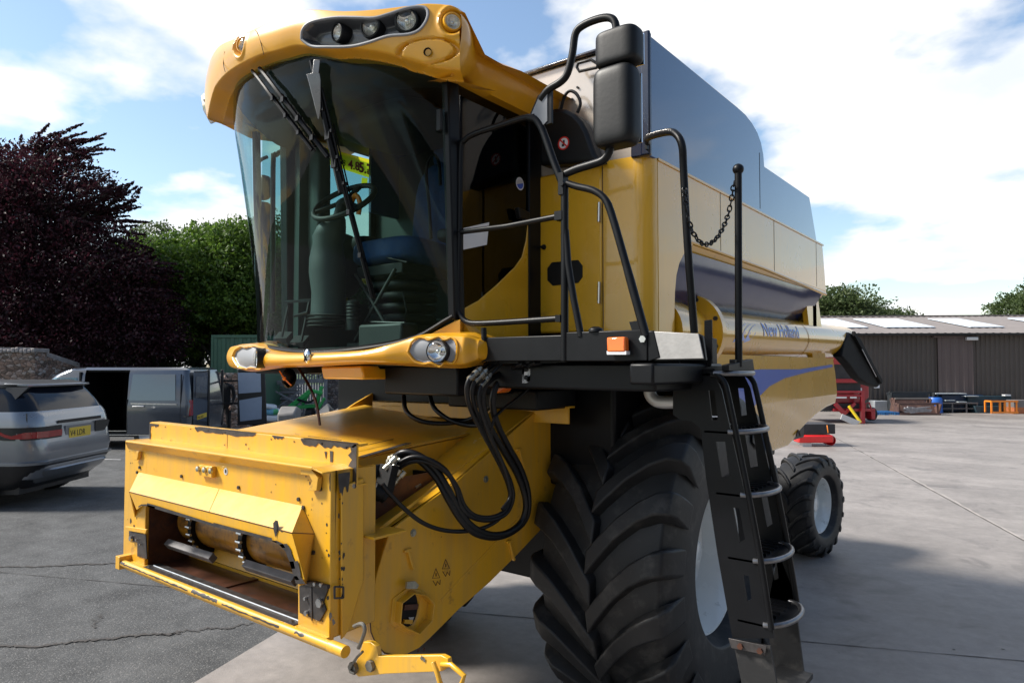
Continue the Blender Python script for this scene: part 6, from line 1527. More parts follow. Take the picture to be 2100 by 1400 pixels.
for i in range(24):
    x = -.05 + (Lx + .1) * i / 24; g.add(*(lambda b: (b.v, b.f))(G().box(x, x + (Lx + .1) / 24 - .015, -.08, .58, hz - .02 + rnd.uniform(-.02, .02), hz + .10 + rnd.uniform(-.03, .05))))
g.slab([(Lx + .0, -.05, hz - .02), (xk, 2.5, bgz(748, WD + 2.5) - .12), (xk, 2.5, bgz(744, WD + 2.5)), (Lx, -.05, hz + .12)], (-.5, .35, 0))
ob('coping', g, [COP], t, bevel=.02)
WD2 = 27.0; X0 = bgu(500, WD2)
t = bgthing('stone_wall', 'low pale grey stone wall left of the picket gate, seen under the bumper', 'wall', X0, WD2)
g = G(); g.box(0, bgu(602, WD2) - X0, 0, .4, 0, bgz(762, WD2)); ob('wall', g, [STO2], t)
X0 = bgu(668, WD2); t = bgthing('stone_wall', 'grey stone wall right of the picket gate, seen under the cab', 'wall', X0, WD2)
g = G(); g.box(0, 12, 0, .4, 0, bgz(768, WD2)); ob('wall', g, [STO2], t); g = G(); g.box(0, 12, -.05, .45, bgz(768, WD2), bgz(764, WD2)); ob('coping', g, [COP], t)
WOOD = pm('weathered timber', (.27, .26, .27), .85, var=.3, scale=7, bump=.4, bscale=20)
X0 = bgu(600, 26.5); t = bgthing('picket_gate', 'weathered grey picket gate between the two stone walls', 'gate', X0, 26.5)
g = G(); gw = bgu(664, 26.5) - X0
for k in range(12): g.box(gw * k / 12 + .015, gw * (k + 1) / 12 - .03, 0, .03, .15, bgz(742, 26.5))
ob('picket_boards', g, [WOOD], t)
g = G(); g.box(0, gw, -.05, 0, 1.35, 1.5); g.box(0, gw, -.05, 0, .5, .62); ob('gate_rail', g, [WOOD], t)
g = G(); g.box(-.12, -.02, -.05, .1, 0, 2.0); ob('gate_post', g, [WOOD], t); g = G(); g.box(gw + .02, gw + .13, -.05, .1, 0, 2.1); ob('gate_post', g, [WOOD], t)
GRC = pm('green container paint', (.045, .12, .075), .55, var=.12, scale=1.2)
X0 = bgu(433, 24.0); t = bgthing('storage_container', 'plain dark green steel container behind the grey van, left of the cab', 'container', X0, 24.0)
g = G(); Lx = 1.9; zt_ = bgz(687, 24.0)
def corr(g, x0, x1, y, z0, z1, pitch=.25, d=.035, m=0):
    n = int((x1 - x0) / pitch); ps = []
    for k in range(n + 1):
        xx = x0 + (x1 - x0) * k / n; p = (x1 - x0) / n
        if k < n: ps += [(xx, y), (xx + p * .38, y), (xx + p * .5, y + d), (xx + p * .88, y + d)]
        else: ps += [(xx, y)]
    vs = [(a, b, z0) for a, b in ps] + [(a, b, z1) for a, b in ps]; n = len(ps); g.add(vs, [(i, i + 1, i + 1 + n, i + n) for i in range(n - 1)], m)
g.box(0, Lx, .05, 2.4, .1, zt_); ob('container_body', g, [GRC], t, bevel=.01)
g = G(); corr(g, .08, Lx - .08, .0, .2, zt_ - .1); g.box(0, Lx, -.02, .05, zt_ - .09, zt_ + .01); g.box(0, .08, -.02, .05, .1, zt_ - .09); g.box(0, Lx, -.02, .05, .08, .2); ob('corrugated_side', g, [GRC], t)
# timber pile, bags on pallet, bucket, green implement
X0 = bgu(512, 25.5); t = bgthing('timber_pile', 'stack of grey weathered rails and planks against the stone wall', 'timber', X0, 25.5)
g = G(); rnd = random.Random(2)
for k in range(16): 
    z = .12 + .075 * k; g.bar((rnd.uniform(-.3, .1), rnd.uniform(-.2, .2), z), (2.0 + rnd.uniform(-.3, .1), rnd.uniform(-.2, .3), z + rnd.uniform(-.05, .05)), .12, .06)
g.bar((.2, -.3, 1.5), (2.1, -.35, 1.36), .1, .07); g.bar((-.1, -.3, 1.42), (1.9, -.3, 1.32), .1, .06); g.bar((1.2, -.45, .5), (2.0, -.4, 1.1), .06, .05); g.bar((.9, -.45, 1.2), (2.1, -.45, .55), .05, .05)
ob('planks', g, [WOOD], t)
PAL = pm('pallet wood', (.22, .17, .12), .85, var=.3, scale=8)
X0 = bgu(552, 23.2); pal = bgthing('wooden_pallet', 'flat wooden pallet under the white feed bags', 'pallet', X0, 23.2)
g = G()
for k in range(6): g.box(-.6, .6, -.4 + k * .155, -.4 + k * .155 + .1, .12, .14)
for k in (-.55, -.04, .46): g.box(k, k + .09, -.4, .47, .0, .12)
ob('pallet_deck', g, [PAL], pal)
BAG = pm('white plastic sack', (.62, .66, .70), .4, var=.08, scale=5, bump=.5, bscale=8); BAGB = pm('blue print', (.10, .30, .42), .4, var=.3, scale=25); BAGG = pm('green print', (.06, .35, .14), .4, var=.1)
labs = ('lowest white feed bag lying on the pallet', 'printed white and blue feed bag in the middle of the heap', 'slack white feed bag on top of the heap, drooping to the left')
for k, (dx_, z, rx_, rz_, rr) in enumerate(((.05, .27, .52, .13, .0), (.08, .48, .46, .10, .02), (-.18, .66, .42, .08, .12))):
    g = G(); b = G(); b.blob((0, 0, 0), (rx_, .34, rz_), 14, sq=.55); M = Matrix.Translation((0, 0, 0)) @ Matrix.Rotation(rr, 4, 'Y')
    rn = random.Random(k); vs = [tuple(M @ Vector((p[0], p[1], p[2] + .03 * math.sin(p[0] * 9 + k) * math.cos(p[1] * 8)))) for p in b.v]; g.add(vs, b.f)
    if k == 1: g.m = [1 if (-.25 < sum(vs[i][0] for i in f) / 4 < .2 and sum(vs[i][1] for i in f) / 4 < -.1) else (2 if (.2 <= sum(vs[i][0] for i in f) / 4 < .33 and sum(vs[i][1] for i in f) / 4 < -.1) else 0) for f in g.f]
    o = ob('feed_bag', g, [BAG, BAGB, BAGG], loc=bgp(X0 + dx_, 23.2, z), rz=YAW, sharp=70); tagit(o, labs[k], 'feed bag', 'bags on the pallet')
X0 = bgu(596, 22.0); g = G(); g.loft([[Vector((x, y, z)) for x in (0,) for y, z in ((-.3, .0), (-.35, .45), (.0, .68), (.4, .55), (.35, .1), (.0, -.02))], [Vector((.55, y, z)) for y, z in ((-.3, .0), (-.35, .45), (.0, .68), (.4, .55), (.35, .1), (.0, -.02))]])
o = ob('loader_bucket', g, [pm('grey plastic tub', (.22, .21, .20), .7, var=.15)], loc=bgp(X0 - .3, 22, .05), rz=YAW, bevel=.06); tagit(o, 'rounded grey scoop bucket standing right of the white feed bags', 'bucket')
GRNM = pm('green machine paint', (.02, .30, .07), .35, coat=.5)
X0 = bgu(630, 24.0); t = bgthing('field_implement', 'green tubular farm implement standing in front of the picket gate', 'implement', X0, 24.0)
g = G(); g.bar((-.6, 0, .55), (.15, 0, 1.15), .14, .16); g.bar((.15, 0, 1.15), (.55, 0, 1.05), .10, .12); g.bar((-.6, 0, .55), (.3, .1, .62), .12, .14); g.bar((.3, .1, .62), (.5, .1, 1.3), .10, .12); g.bar((-.15, 0, .65), (.1, 0, 1.1), .08, .1); g.bar((.4, 0, .5), (.62, 0, .9), .08, .1); ob('frame', g, [GRNM], t, bevel=.02)
g = G(); g.tube([(-.3, -.1, .85), (.1, -.1, .75), (.35, -.1, .9)], .04, 8, smooth=4); g.lathe([(-.1, .28), (.1, .28), (.1, 0)], (.1, .1, .28), X1, 18); ob('implement_roller', g, [BLK], t)

# ------------------------------------------------------------------ vehicles (stacked rounded outlines)
def outline(xr, xf, hw_, rr, rf, xs=(), n=6):
    """rounded rectangle: rear xr (+x), front xf (-x), half width hw_; extra break points xs along the straight sides"""
    P_ = []
    def arc(cx, cy, r_, a0, a1): 
        for k in range(n + 1): a = a0 + (a1 - a0) * k / n; P_.append((cx + r_ * math.cos(a), cy + r_ * math.sin(a)))
    arc(xr - rr, -hw_ + rr, rr, 0, -PI / 2)
    for x in xs: P_.append((x, -hw_))
    arc(xf + rf, -hw_ + rf, rf, -PI / 2, -PI)
    arc(xf + rf, hw_ - rf, rf, PI, PI / 2)
    for x in xs[::-1]: P_.append((x, hw_))
    arc(xr - rr, hw_ - rr, rr, PI / 2, 0)
    return P_
def shell(levels, xs=(), skip=None, off=0, n=6, cap=True):
    g = G(); secs = [[Vector((x, y, z)) for x, y in outline(xr + off, xf - off, hw_ + off, rr, rf, xs, n)] for (z, xr, xf, hw_, rr, rf) in levels]
    m = len(secs[0]); vs = [p for q in secs for p in q]; fs = []
    for i in range(len(secs) - 1):
        for k in range(m):
            f = (i * m + k, i * m + (k + 1) % m, (i + 1) * m + (k + 1) % m, (i + 1) * m + k)
            c = (vs[f[0]] + vs[f[1]] + vs[f[2]] + vs[f[3]]) / 4
            if skip and skip(c): continue
            fs.append(f)
    if cap: fs.append(tuple((len(secs) - 1) * m + k for k in range(m)))
    g.add(vs, fs); return g
def wheel_bg(parent, x, y, r, w_, name='wheel'):
    g = G(); g.lathe([(-w_ / 2, r * .6), (-w_ / 2, r * .92), (-w_ * .35, r), (w_ * .35, r), (w_ / 2, r * .92), (w_ / 2, r * .6)], (x, y, r), Y1, 32); wv = ob(name, g, [RUB], parent)
    g = G(); g.lathe([(-w_ * .48, r * .62), (-w_ * .40, r * .55), (-w_ * .3, 0)], (x, y, r), Y1, 20); ob('rim', g, [ALU], wv)
CARP = pm('grey metallic paint', (.22, .235, .26), .30, metal=.6, coat=1, var=.03, scale=2); CARD = pm('dark car trim', (.012, .012, .014), .4, var=.1)
CGL = pm('tinted car glass', (.004, .007, .014), .03, coat=.0, var=.02, rvar=.01, spec=.35); REDL = pm('red lamp', (.30, .008, .010), .15, coat=1, var=.15); PLATE = pm('yellow number plate', (.72, .50, .05), .4, var=.03)
CD = 9.55; XR = -6.50
suv = bgthing('estate_car', 'grey off-road estate car at the left edge, seen from behind its tailgate', 'car', XR - 2.4, CD + 1.0)
def sz(X): return X
lev = [(.33, 2.12, -2.2, .86, .25, .4), (.42, 2.24, -2.3, .93, .28, .45), (.60, 2.33, -2.4, .97, .30, .5), (.78, 2.36, -2.45, .985, .30, .5), (.92, 2.32, -2.45, .985, .28, .5), (1.15, 2.29, -2.4, .985, .28, .5), (1.29, 2.26, -2.3, .965, .28, .5), (1.36, 2.21, -2.2, .945, .27, .5)]
g = shell(lev, cap=False, n=8); ob('body', g, [CARP], suv, sharp=25)
g = shell([(1.36, 2.205, -.75, .940, .27, .4), (1.48, 2.14, -.55, .90, .26, .4), (1.61, 2.04, -.30, .86, .25, .4), (1.69, 1.97, -.2, .82, .24, .4)], cap=False, n=8); ob('glass', g, [CGL], suv, sharp=40)
g = shell([(1.69, 1.98, -.2, .83, .24, .4), (1.735, 2.0, -.25, .825, .24, .4), (1.78, 1.85, 0, .76, .3, .4)], n=8); rf_ = ob('roof', g, [CARD], suv, sharp=30)
g = G(); g.slab([(1.75, -.80, 1.755), (2.04, -.74, 1.735), (2.08, -.4, 1.735), (2.09, 0, 1.735), (2.08, .4, 1.735), (2.04, .70, 1.735), (1.75, .80, 1.755)], (0, 0, -.035)); sp2 = ob('rear_spoiler', g, [CARP], suv, bevel=.01)
g = G(); g.slab([(1.8, -.82, 1.70), (2.1, -.80, 1.70), (1.95, -.86, 1.52), (1.75, -.875, 1.46)], (0, .05, 0)); ob('spoiler_fin', g, [CARD], sp2)
g = G(); g.tube([(-1.0, -.72, 1.80), (-.8, -.72, 1.84), (1.1, -.72, 1.83), (1.45, -.72, 1.78)], .022, 8); ob('roof_rail', g, [STEEL], rf_)
g = shell([(.27, 2.05, -2.1, .84, .25, .4), (.40, 2.20, -2.2, .945, .28, .45), (.62, 2.345, -2.4, .985, .30, .5)], cap=False, n=8); ob('lower_trim', g, [CARD], suv)
g = shell([(.40, 2.25, 1.85, .70, .2, .02), (.46, 2.34, 1.85, .74, .2, .02), (.53, 2.385, 1.85, .76, .2, .02), (.55, 2.36, 1.85, .76, .2, .02)], n=8); ob('bumper_skid', g, [CARP], suv, sharp=25)
g = shell([(.62, 2.365, -.9, 1.0, .30, .3), (.655, 2.375, -.9, 1.0, .30, .3)], n=8); ob('bumper_line', g, [CARP], suv)
# lamps wrap round the corner
def carstrip(zs, x_from, y_to, off, outs, N_=16):
    P_ = []
    path = []
    for k in range(N_ + 1):
        t_ = k / N_
        if t_ < .5: path.append((x_from + (2.0 - x_from) * t_ * 2, -.985))
        elif t_ < .7: a = -PI / 2 + (t_ - .5) / .2 * PI / 2; path.append((2.0 + .285 * math.cos(a), -.70 + .285 * math.sin(a)))
        else: path.append((2.285, -.70 + (y_to + .70) * (t_ - .7) / .3))
    return path
g = G(); pth = carstrip(None, 1.25, -.40, 0, 0)
n_ = len(pth); vs = []
for k, (x, y) in enumerate(pth):
    t_ = k / (n_ - 1); cx, cy = (x - 1.9), y; nl_ = math.hypot(1e-9 + (x - 1.6), y) ; ox, oy = (.036 if x > 2.1 else .012), (-.008 if y < -.8 else 0)
    zt2 = 1.145; zb2 = 1.13 - .16 * sst(.0, .45, t_); vs += [(x + ox, y + oy, zb2), (x + ox, y + oy, zt2)]
g.add(vs, [(2 * i, 2 * i + 1, 2 * i + 3, 2 * i + 2) for i in range(n_ - 1)]); tl1 = ob('tail_lamp', g, [CARD], suv, clean=False)
g = G(); vs = []
for k, (x, y) in enumerate(pth[5:], 5):
    t_ = k / (n_ - 1); ox, oy = (.045 if x > 2.1 else .02), (-.014 if y < -.8 else 0); zb2 = 1.10 - .10 * sst(.3, .5, t_) - .01; zt2 = zb2 + .045 + (.045 if t_ > .55 else 0); vs += [(x + ox, y + oy, zb2), (x + ox, y + oy, zt2)]
m_ = len(pth) - 5; g.add(vs, [(2 * i, 2 * i + 1, 2 * i + 3, 2 * i + 2) for i in range(m_ - 1)]); ob('lamp_lens', g, [REDL], tl1, clean=False)
g = G(); vs = []
for s_ in (1,): g.slab([(2.31, .42, 1.14), (2.31, .70, 1.14), (2.28, .85, 1.12), (2.28, .8, .99), (2.31, .65, .97), (2.31, .42, .97)], (.01, 0, 0))
ob('tail_lamp', g, [CARD], suv)
g = G(); g.slab([(2.30, -.30, 1.12), (2.30, .40, 1.12), (2.30, .40, .86), (2.30, -.30, .86)], (.012, 0, 0), 0); g.slab([(2.313, -.22, 1.08), (2.313, .30, 1.08), (2.313, .30, .93), (2.313, -.22, .93)], (.006, 0, 0), 1)
pl = ob('number_plate', g, [CARP, PLATE], suv); text('plate_lettering', 'V4 LDR', .125, BLKT, (2.320, -.20, .955), (0, 1, 0), (0, 0, 1), pl, squash=.9)
g = G(); g.box(2.293, 2.300, -.45, .60, 1.165, 1.21); ob('tailgate_trim', g, [CARD], suv)
g = G(); g.box(2.275, 2.285, -.7, -.69, .62, 1.22) if False else g.bar((2.19, -.915, .66), (2.16, -.91, 1.34), .008, .012); ob('body_seam', g, [CARD], suv)
for x in (-1.5, 1.35):
    for y in (-.86, .86): wheel_bg(suv, x, y, .38, .26)
g = G(); g.box(-2.0, 2.0, -.8, .8, .2, .45); ob('underbody', g, [CARD], suv)
# van
VANP = pm('dark grey van paint', (.085, .097, .120), .22, metal=.5, coat=1, var=.03, scale=2)
VD = 16.6; VXR = -7.72
van = bgthing('panel_van', 'dark grey panel van with its side door and a rear door standing open', 'van', VXR - 2.5, VD + 1.0)
xo0, xo1 = bgu(171, VD) - (VXR - 2.5), bgu(262, VD) - (VXR - 2.5)
vl = [(.30, 2.42, -2.4, .92, .10, .45), (.38, 2.48, -2.45, .99, .10, .5), (.80, 2.50, -2.48, 1.0, .10, .5), (1.05, 2.50, -2.35, 1.0, .10, .5), (1.12, 2.49, -2.2, .99, .10, .5)]
vu = [(1.12, 2.49, -1.75, .985, .10, .4), (1.22, 2.485, -1.6, .975, .10, .4), (1.78, 2.43, -.95, .915, .12, .4), (1.90, 2.40, -.75, .87, .14, .4), (1.96, 2.32, -.55, .78, .2, .4)]
sk = lambda c: xo0 < c.x < xo1 and c.y < -.7 and .36 < c.z < 1.86
g = shell(vl, xs=(xo1, xo0), skip=sk, cap=False); ob('body', g, [VANP], van, sharp=30)
g = shell(vu, xs=(xo1, xo0), skip=sk); vb = ob('upper_body', g, [VANP], van, sharp=30)
g = G(); g.slab([(-1.55, -.99, 1.12), (-2.2, -.8, 1.12), (-2.35, 0, 1.12), (-2.2, .8, 1.12), (-1.55, .99, 1.12)], (0, 0, .06)); ob('bonnet', g, [VANP], van, bevel=.05)
g = G(); g.box(xo0 - .1, 2.35, -.85, .93, .34, .40, 0); g.box(xo0 - .12, xo0 - .08, -.95, .93, .4, 1.85, 0); g.box(xo1 + .02, xo1 + .06, -.80, .93, .4, 1.85, 0); g.box(xo0 - .1, xo1 + .1, .90, .94, .4, 1.85, 0); g.box(xo0 - .1, xo1 + .1, -.85, .93, 1.86, 1.88, 0)
ob('interior', g, [BLKP], van)
g = G(); g.box(xo0, xo1, -1.0, -.985, .44, .455); g.box(xo0, 2.3, -1.01, -.98, .345, .36, 0); ob('sill', g, [STEEL], van)
wx = lambda x, z: Vector((x, -(.995 - .055 * (z - 1.12) / .66 * 1.1) - .004, z))
g = G(); g.slab([wx(xo1 + .05, 1.17), wx(2.16, 1.17), wx(2.12, 1.80), wx(xo1 + .10, 1.80)], (0, .006, 0)); ob('side_window', g, [pm('van window', (.05, .075, .11), .05, coat=1, spec=1.0, var=.02, rvar=.01)], van)
g = G(); g.slab([wx(-1.25, 1.22), wx(xo0 - .18, 1.22), wx(xo0 - .18, 1.72), wx(-.75, 1.72), wx(-1.0, 1.60)], (0, .006, 0)); ob('side_window', g, [glass('cab side glass', (.6, .75, .8), ior=1.6)], van)
g = G(); g.bar((xo1 + .1, -1.01, 1.10), (2.2, -1.01, 1.08), .02, .03); g.tube([(xo1 + .15, -1.02, 1.03), (xo1 + .3, -1.03, 1.035), (xo1 + .42, -1.02, 1.03)], .018, 6); ob('door_track', g, [STEEL, ], van)
g = G(); g.box(xo1 + .0, xo1 + .012, -1.004, -.95, .40, 1.2); g.box(2.28, 2.29, -1.004, -.95, .4, 1.8); ob('door_gap', g, [CARD], van)
g = G(); g.slab([(2.42, -.97, .80), (2.52, -.97, .80), (2.50, -.93, 1.18), (2.42, -.95, 1.18)], (0, .14, 0)); g.box(2.36, 2.51, -1.005, -.86, .78, .80, 1); rl_ = ob('tail_lamp', g, [REDL, CARD], van, bevel=.01)
g = G(); g.box(2.505, 2.515, -.82, -.05, .45, 1.88); dr_ = ob('rear_door', g, [VANP], van, bevel=.01)
g = G(); g.slab([(2.517, -.72, 1.22), (2.517, -.10, 1.22), (2.517, -.12, 1.74), (2.517, -.70, 1.74)], (.004, 0, 0)); ob('rear_window', g, [pm('dusty glass', (.12, .12, .12), .15, coat=1, var=.3, scale=5)], dr_)
g = G(); g.slab([(2.518, -.62, .68), (2.518, -.10, .72), (2.518, -.10, .83), (2.518, -.62, .79)], (.006, 0, 0)); pl = ob('number_plate', g, [PLATE], dr_); text('plate_lettering', 'PX61 BZK', .085, BLKT, (2.5255, -.60, .70), (0, 1, .07), (0, 0, 1), pl, squash=.85)
g = G(); g.box(2.46, 2.52, .0, .08, .4, 1.9); g.box(2.44, 2.50, .90, .98, .4, 1.9); g.box(2.3, 2.62, -.95, .95, .33, .44); ob('rear_frame', g, [CARD], van, bevel=.01)
g = G(); x0_ = 2.88; g.slab([(x0_, .95, .42), (x0_ + .75, 1.05, .42), (x0_ + .68, 1.05, 1.90), (x0_ - .02, .95, 1.92)], (0, .05, 0)); od = ob('rear_door', g, [CARD], van, bevel=.02); od['label'] = 'opened rear door with pale blue inner panels'
g = G(); 
LBL = pm('pale blue panel', (.30, .36, .46), .4, var=.05)
g.slab([(x0_ + .08, .94, .52), (x0_ + .62, 1.02, .58), (x0_ + .62, 1.02, 1.18), (x0_ + .05, .94, 1.08)], (0, .01, 0)); g.slab([(x0_ + .03, .94, 1.26), (x0_ + .60, 1.02, 1.30), (x0_ + .58, 1.02, 1.82), (x0_ + .0, .94, 1.82)], (0, .01, 0)); ob('door_lining', g, [LBL], od)
g = G(); g.bar((2.45, .96, 1.0), (x0_, .96, 1.0), .04, .05); g.bar((2.45, .96, 1.6), (x0_, .96, 1.6), .04, .05); ob('door_hinge', g, [CARD], od)
g = G(); g.blob((-1.25, -1.15, 1.22), (.07, .12, .12), 8, sq=.6); ob('wing_mirror', g, [CARD], van)
for x in (-1.55, 1.5):
    for y in (-.88, .88): wheel_bg(van, x, y, .34, .22)
# ------------------------------------------------------------------ person behind the van
def skin_body(name, joints, edges, mat, root=0, parent=None, sub=2, loc=(0, 0, 0), rz=0):
    me = bpy.data.meshes.new(name); me.from_pydata([j[0] for j in joints], edges, []); o = bpy.data.objects.new(name, me); COL.objects.link(o); o.location = loc; o.rotation_euler = (0, 0, rz)
    md = o.modifiers.new('skin', 'SKIN'); 
    sv = me.skin_vertices[0].data if me.skin_vertices else None
    if sv is None:
        bm = bmesh.new(); bm.from_mesh(me); bm.verts.layers.skin.verify(); bm.to_mesh(me); bm.free(); sv = me.skin_vertices[0].data
    for i, j in enumerate(joints): sv[i].radius = (j[1], j[2] if len(j) > 2 else j[1]); sv[i].use_root = (i == root)
    s2 = o.modifiers.new('sub', 'SUBSURF'); s2.levels = s2.render_levels = sub; me.materials.append(mat)
    if parent: o.parent = parent
    return o
SKINM = pm('skin', (.42, .26, .19), .5, var=.05); CLB = pm('black clothing', (.010, .011, .013), .85, var=.2, bump=.2, bscale=20); SHO = pm('pale grey trainers', (.38, .40, .42), .6, var=.1); HAIR = pm('dark hair', (.02, .014, .010), .7, var=.3)
PD = 19.3; per = bgthing('person', 'person in black jacket and trousers with pale trainers standing behind the van', 'person', bgu(463, PD), PD)
J = [((0, 0, .95), .15, .11), ((0, 0, 1.12), .14, .10), ((0, 0, 1.34), .17, .11), ((0, 0, 1.46), .09, .08), ((0, -.01, 1.54), .05, .05),
     ((.10, 0, .88), .09, .09), ((.11, -.02, .50), .065, .065), ((.11, .03, .10), .045, .045), ((-.10, 0, .88), .09, .09), ((-.12, .0, .50), .065, .065), ((-.13, .05, .10), .045, .045),
     ((.20, 0, 1.42), .06, .06), ((.25, .02, 1.15), .05, .05), ((.22, -.12, .92), .036, .036), ((-.20, 0, 1.42), .06, .06), ((-.25, .02, 1.15), .05, .05), ((-.20, -.14, .95), .036, .036)]
E_ = [(0, 1), (1, 2), (2, 3), (3, 4), (0, 5), (5, 6), (6, 7), (0, 8), (8, 9), (9, 10), (3, 11), (11, 12), (12, 13), (3, 14), (14, 15), (15, 16)]
skin_body('clothing', J, E_, CLB, 0, per)
g = G(); g.blob((0, -.01, 1.635), (.076, .095, .115), 14); g.blob((0, -.11, 1.62), (.013, .018, .02), 6); g.tube([(0, 0, 1.5), (0, 0, 1.58)], .048, 10); g.blob((.078, 0, 1.63), (.012, .02, .03), 6); g.blob((-.078, 0, 1.63), (.012, .02, .03), 6)
for s_ in (-1, 1):
    c = Vector((.215 * s_ if s_ > 0 else -.20, -.15, .87)); g.blob(c, (.02, .04, .045), 8)
    for k in range(4): g.tube([c + Vector((0, -.03 + k * .018, -.03)), c + Vector((0, -.035 + k * .018, -.065)), c + Vector((-.01 * s_, -.03 + k * .018, -.088 + abs(k - 1.5) * .008))], .008, 6)
    g.tube([c + Vector((0, -.03, .02)), c + Vector((-.015 * s_, -.05, -.01)), c + Vector((-.02 * s_, -.05, -.035))], .009, 6)
ob('skin', g, [SKINM], per, sharp=80)
g = G(); g.blob((0, .012, 1.665), (.083, .098, .102), 12); ob('hair', g, [HAIR], per, sharp=80)
for s_ in (-1, 1):
    g = G(); g.blob((.115 * s_, -.045 + (.02 if s_ < 0 else 0), .05), (.048, .135, .05), 10, sq=.7); ob('shoe', g, [SHO], per, sharp=60)

# ------------------------------------------------------------------ barn
BRN = pm('brown cladding', (.080, .066, .058), .55, var=.10, scale=.8); BRN2 = pm('brown sliding door', (.105, .078, .074), .55, var=.06, scale=.8); RFM = pm('fibre cement roof', (.19, .168, .160), .85, var=.12, scale=1.2); RLT = pm('translucent roof light', (.62, .70, .80), .35, coat=.6, var=.04)
ang = -.075
BX, BDp = 9.5, 30.2; barn = empty('barn', 'long low brown corrugated barn with pale roof lights across the far side of the yard', 'barn', bgp(BX, BDp + .65), YAW + ang)
ZE = 3.38; BL = 42
def barnx(u): 
    d = ray(u, 690); o_ = barn.location; M = Matrix.Rotation(-(YAW + ang), 3, 'Z'); a = M @ (CAM - o_); b = M @ d; t_ = -a.y / b.y; return a.x + b.x * t_
dx0, dx1 = barnx(1920), barnx(1992)
g = G(); corr(g, -6, dx0, 0, 0, ZE, .20, .035); corr(g, dx1, BL, 0, 0, ZE, .20, .035); g.box(-6, BL, .06, 14, 0, ZE - .02); ob('wall', g, [BRN], barn, sharp=20)
g = G(); corr(g, dx0, dx1, -.10, 0.05, ZE - .10, .32, .03); g.box(dx0 - .2, dx1 + .2, -.16, -.06, ZE - .16, ZE - .08); ob('sliding_door', g, [BRN2], barn, sharp=20)
rise = .165
g = G(); n = 260; vs = []
for k in range(n + 1):
    x = -6.4 + (BL + .8) * k / n; dz_ = .03 if k % 2 else 0; vs += [(x, -.35, ZE + .02 + dz_), (x, 7.2, ZE + .02 + 7.5 * rise + dz_), (x, 14.6, ZE + .02 + dz_)]
g.add(vs, [(3 * i + j, 3 * i + 3 + j, 3 * i + 4 + j, 3 * i + 1 + j) for i in range(n) for j in (0, 1)]); rf = ob('roof', g, [RFM], barn, sharp=20)
g = G(); g.box(-6.4, BL + .4, 7.0, 7.4, ZE + 7.5 * rise + .02, ZE + 7.5 * rise + .09); ob('ridge_cap', g, [RFM], rf)
g = G(); g.box(-6.4, BL + .4, -.42, -.30, ZE - .05, ZE + .03); ob('gutter', g, [CARD], rf)
for (ua, ub, uc, ud) in ((1640, 1722, 1700, 1780), (1778, 1874, 1818, 1918), (1936, 2002, 1990, 2060), (2120, 2190, 2175, 2260)):
    def rp(u, yb):
        d = ray(u, 660); M = Matrix.Rotation(-(YAW + ang), 3, 'Z'); a = M @ (CAM - barn.location); b = M @ d; t_ = (yb - a.y) / b.y; return a.x + b.x * t_
    y0_, y1_ = 1.5, 5.4; z0_, z1_ = ZE + .07 + (y0_ + .35) * rise, ZE + .07 + (y1_ + .35) * rise
    g = G(); xa = rp(uc, y0_); xb = rp(ud, y0_); g.slab([(xa, y0_, z0_), (xb, y0_, z0_), (xb + .1, y1_, z1_), (xa + .1, y1_, z1_)], (0, 0, .03)); ob('roof_light', g, [RLT], rf, sharp=20)
g = G(); x = barnx(1986); g.box(x - .25, x + .22, -.35, -.18, ZE - .28, ZE - .14); g.bar((x, -.2, ZE - .2), (x, -.05, ZE - .15), .05, .05); ob('flood_lamp', g, [ALU], barn, bevel=.02)
g = G(); x = barnx(1796); g.box(x - .12, x + .12, -.012, 0, 1.03, 1.28); ob('notice', g, [WHTP], barn)

# unseen building, added to block low sky and darken the machine's shaded side
blocker = empty('sky_blocker', 'brown building added out of view to block low sky from the shaded side', 'blocker', (12, -14, 0))
g = G(); g.box(.5, 10, .06, 20, 0, 6.0)
ob('wall', g, [BRN], blocker, sharp=20)
g = G(); g.slab([(0, 0.6, 6.0), (0, 20.5, 6.0), (5, 20.5, 7.4), (5, .6, 7.4)], (0, 0, .08)); ob('roof', g, [RFM], blocker)

# ------------------------------------------------------------------ things along the barn
def prop(name, label, cat, u, v, D=None, group=None):
    """origin at the ground point of pixel (u, v) unless D is given"""
    D = D or 2 * F / (v - 750); return bgthing(name, label, cat, bgu(u, D), D, group=group), F / D
REDM = pm('red machine paint', (.36, .012, .022), .35, coat=.6, var=.06, scale=2); REDB = pm('bright red paint', (.75, .02, .02), .3, coat=.6, var=.05); DKM = pm('dark machine parts', (.03, .028, .03), .6, var=.3)
t, k_ = prop('round_baler', 'dark red round baler with a black net bin parked at the barn end', 'baler', 1725, 866)
s_ = 1 / k_; bz = lambda v: (866 - v) * s_; bx_ = lambda u: (u - 1725) * s_
g = G(); g.slab([(bx_(1655), .0, bz(765)), (bx_(1655), .0, bz(828)), (bx_(1765), 0, bz(828)), (bx_(1782), 0, bz(815)), (bx_(1782), 0, bz(780)), (bx_(1765), 0, bz(752)), (bx_(1700), 0, bz(748))], (0, 1.6, 0)); ob('body', g, [REDM], t, bevel=.06)
g = G(); g.slab([(bx_(1650), -.5, bz(730)), (bx_(1715), -.5, bz(730)), (bx_(1742), -.5, bz(747)), (bx_(1650), -.5, bz(747))], (0, 1.4, 0)); ob('hood', g, [REDM], t, bevel=.03)
g = G(); g.slab([(bx_(1650), -.4, bz(748)), (bx_(1742), -.4, bz(748)), (bx_(1742), -.4, bz(776)), (bx_(1650), -.4, bz(776))], (0, 1, 0)); g.box(bx_(1650), bx_(1755), -.3, .2, bz(800), bz(780)); g.box(bx_(1650), bx_(1757), -.2, .3, bz(840), bz(826)); ob('net_box', g, [DKM], t)
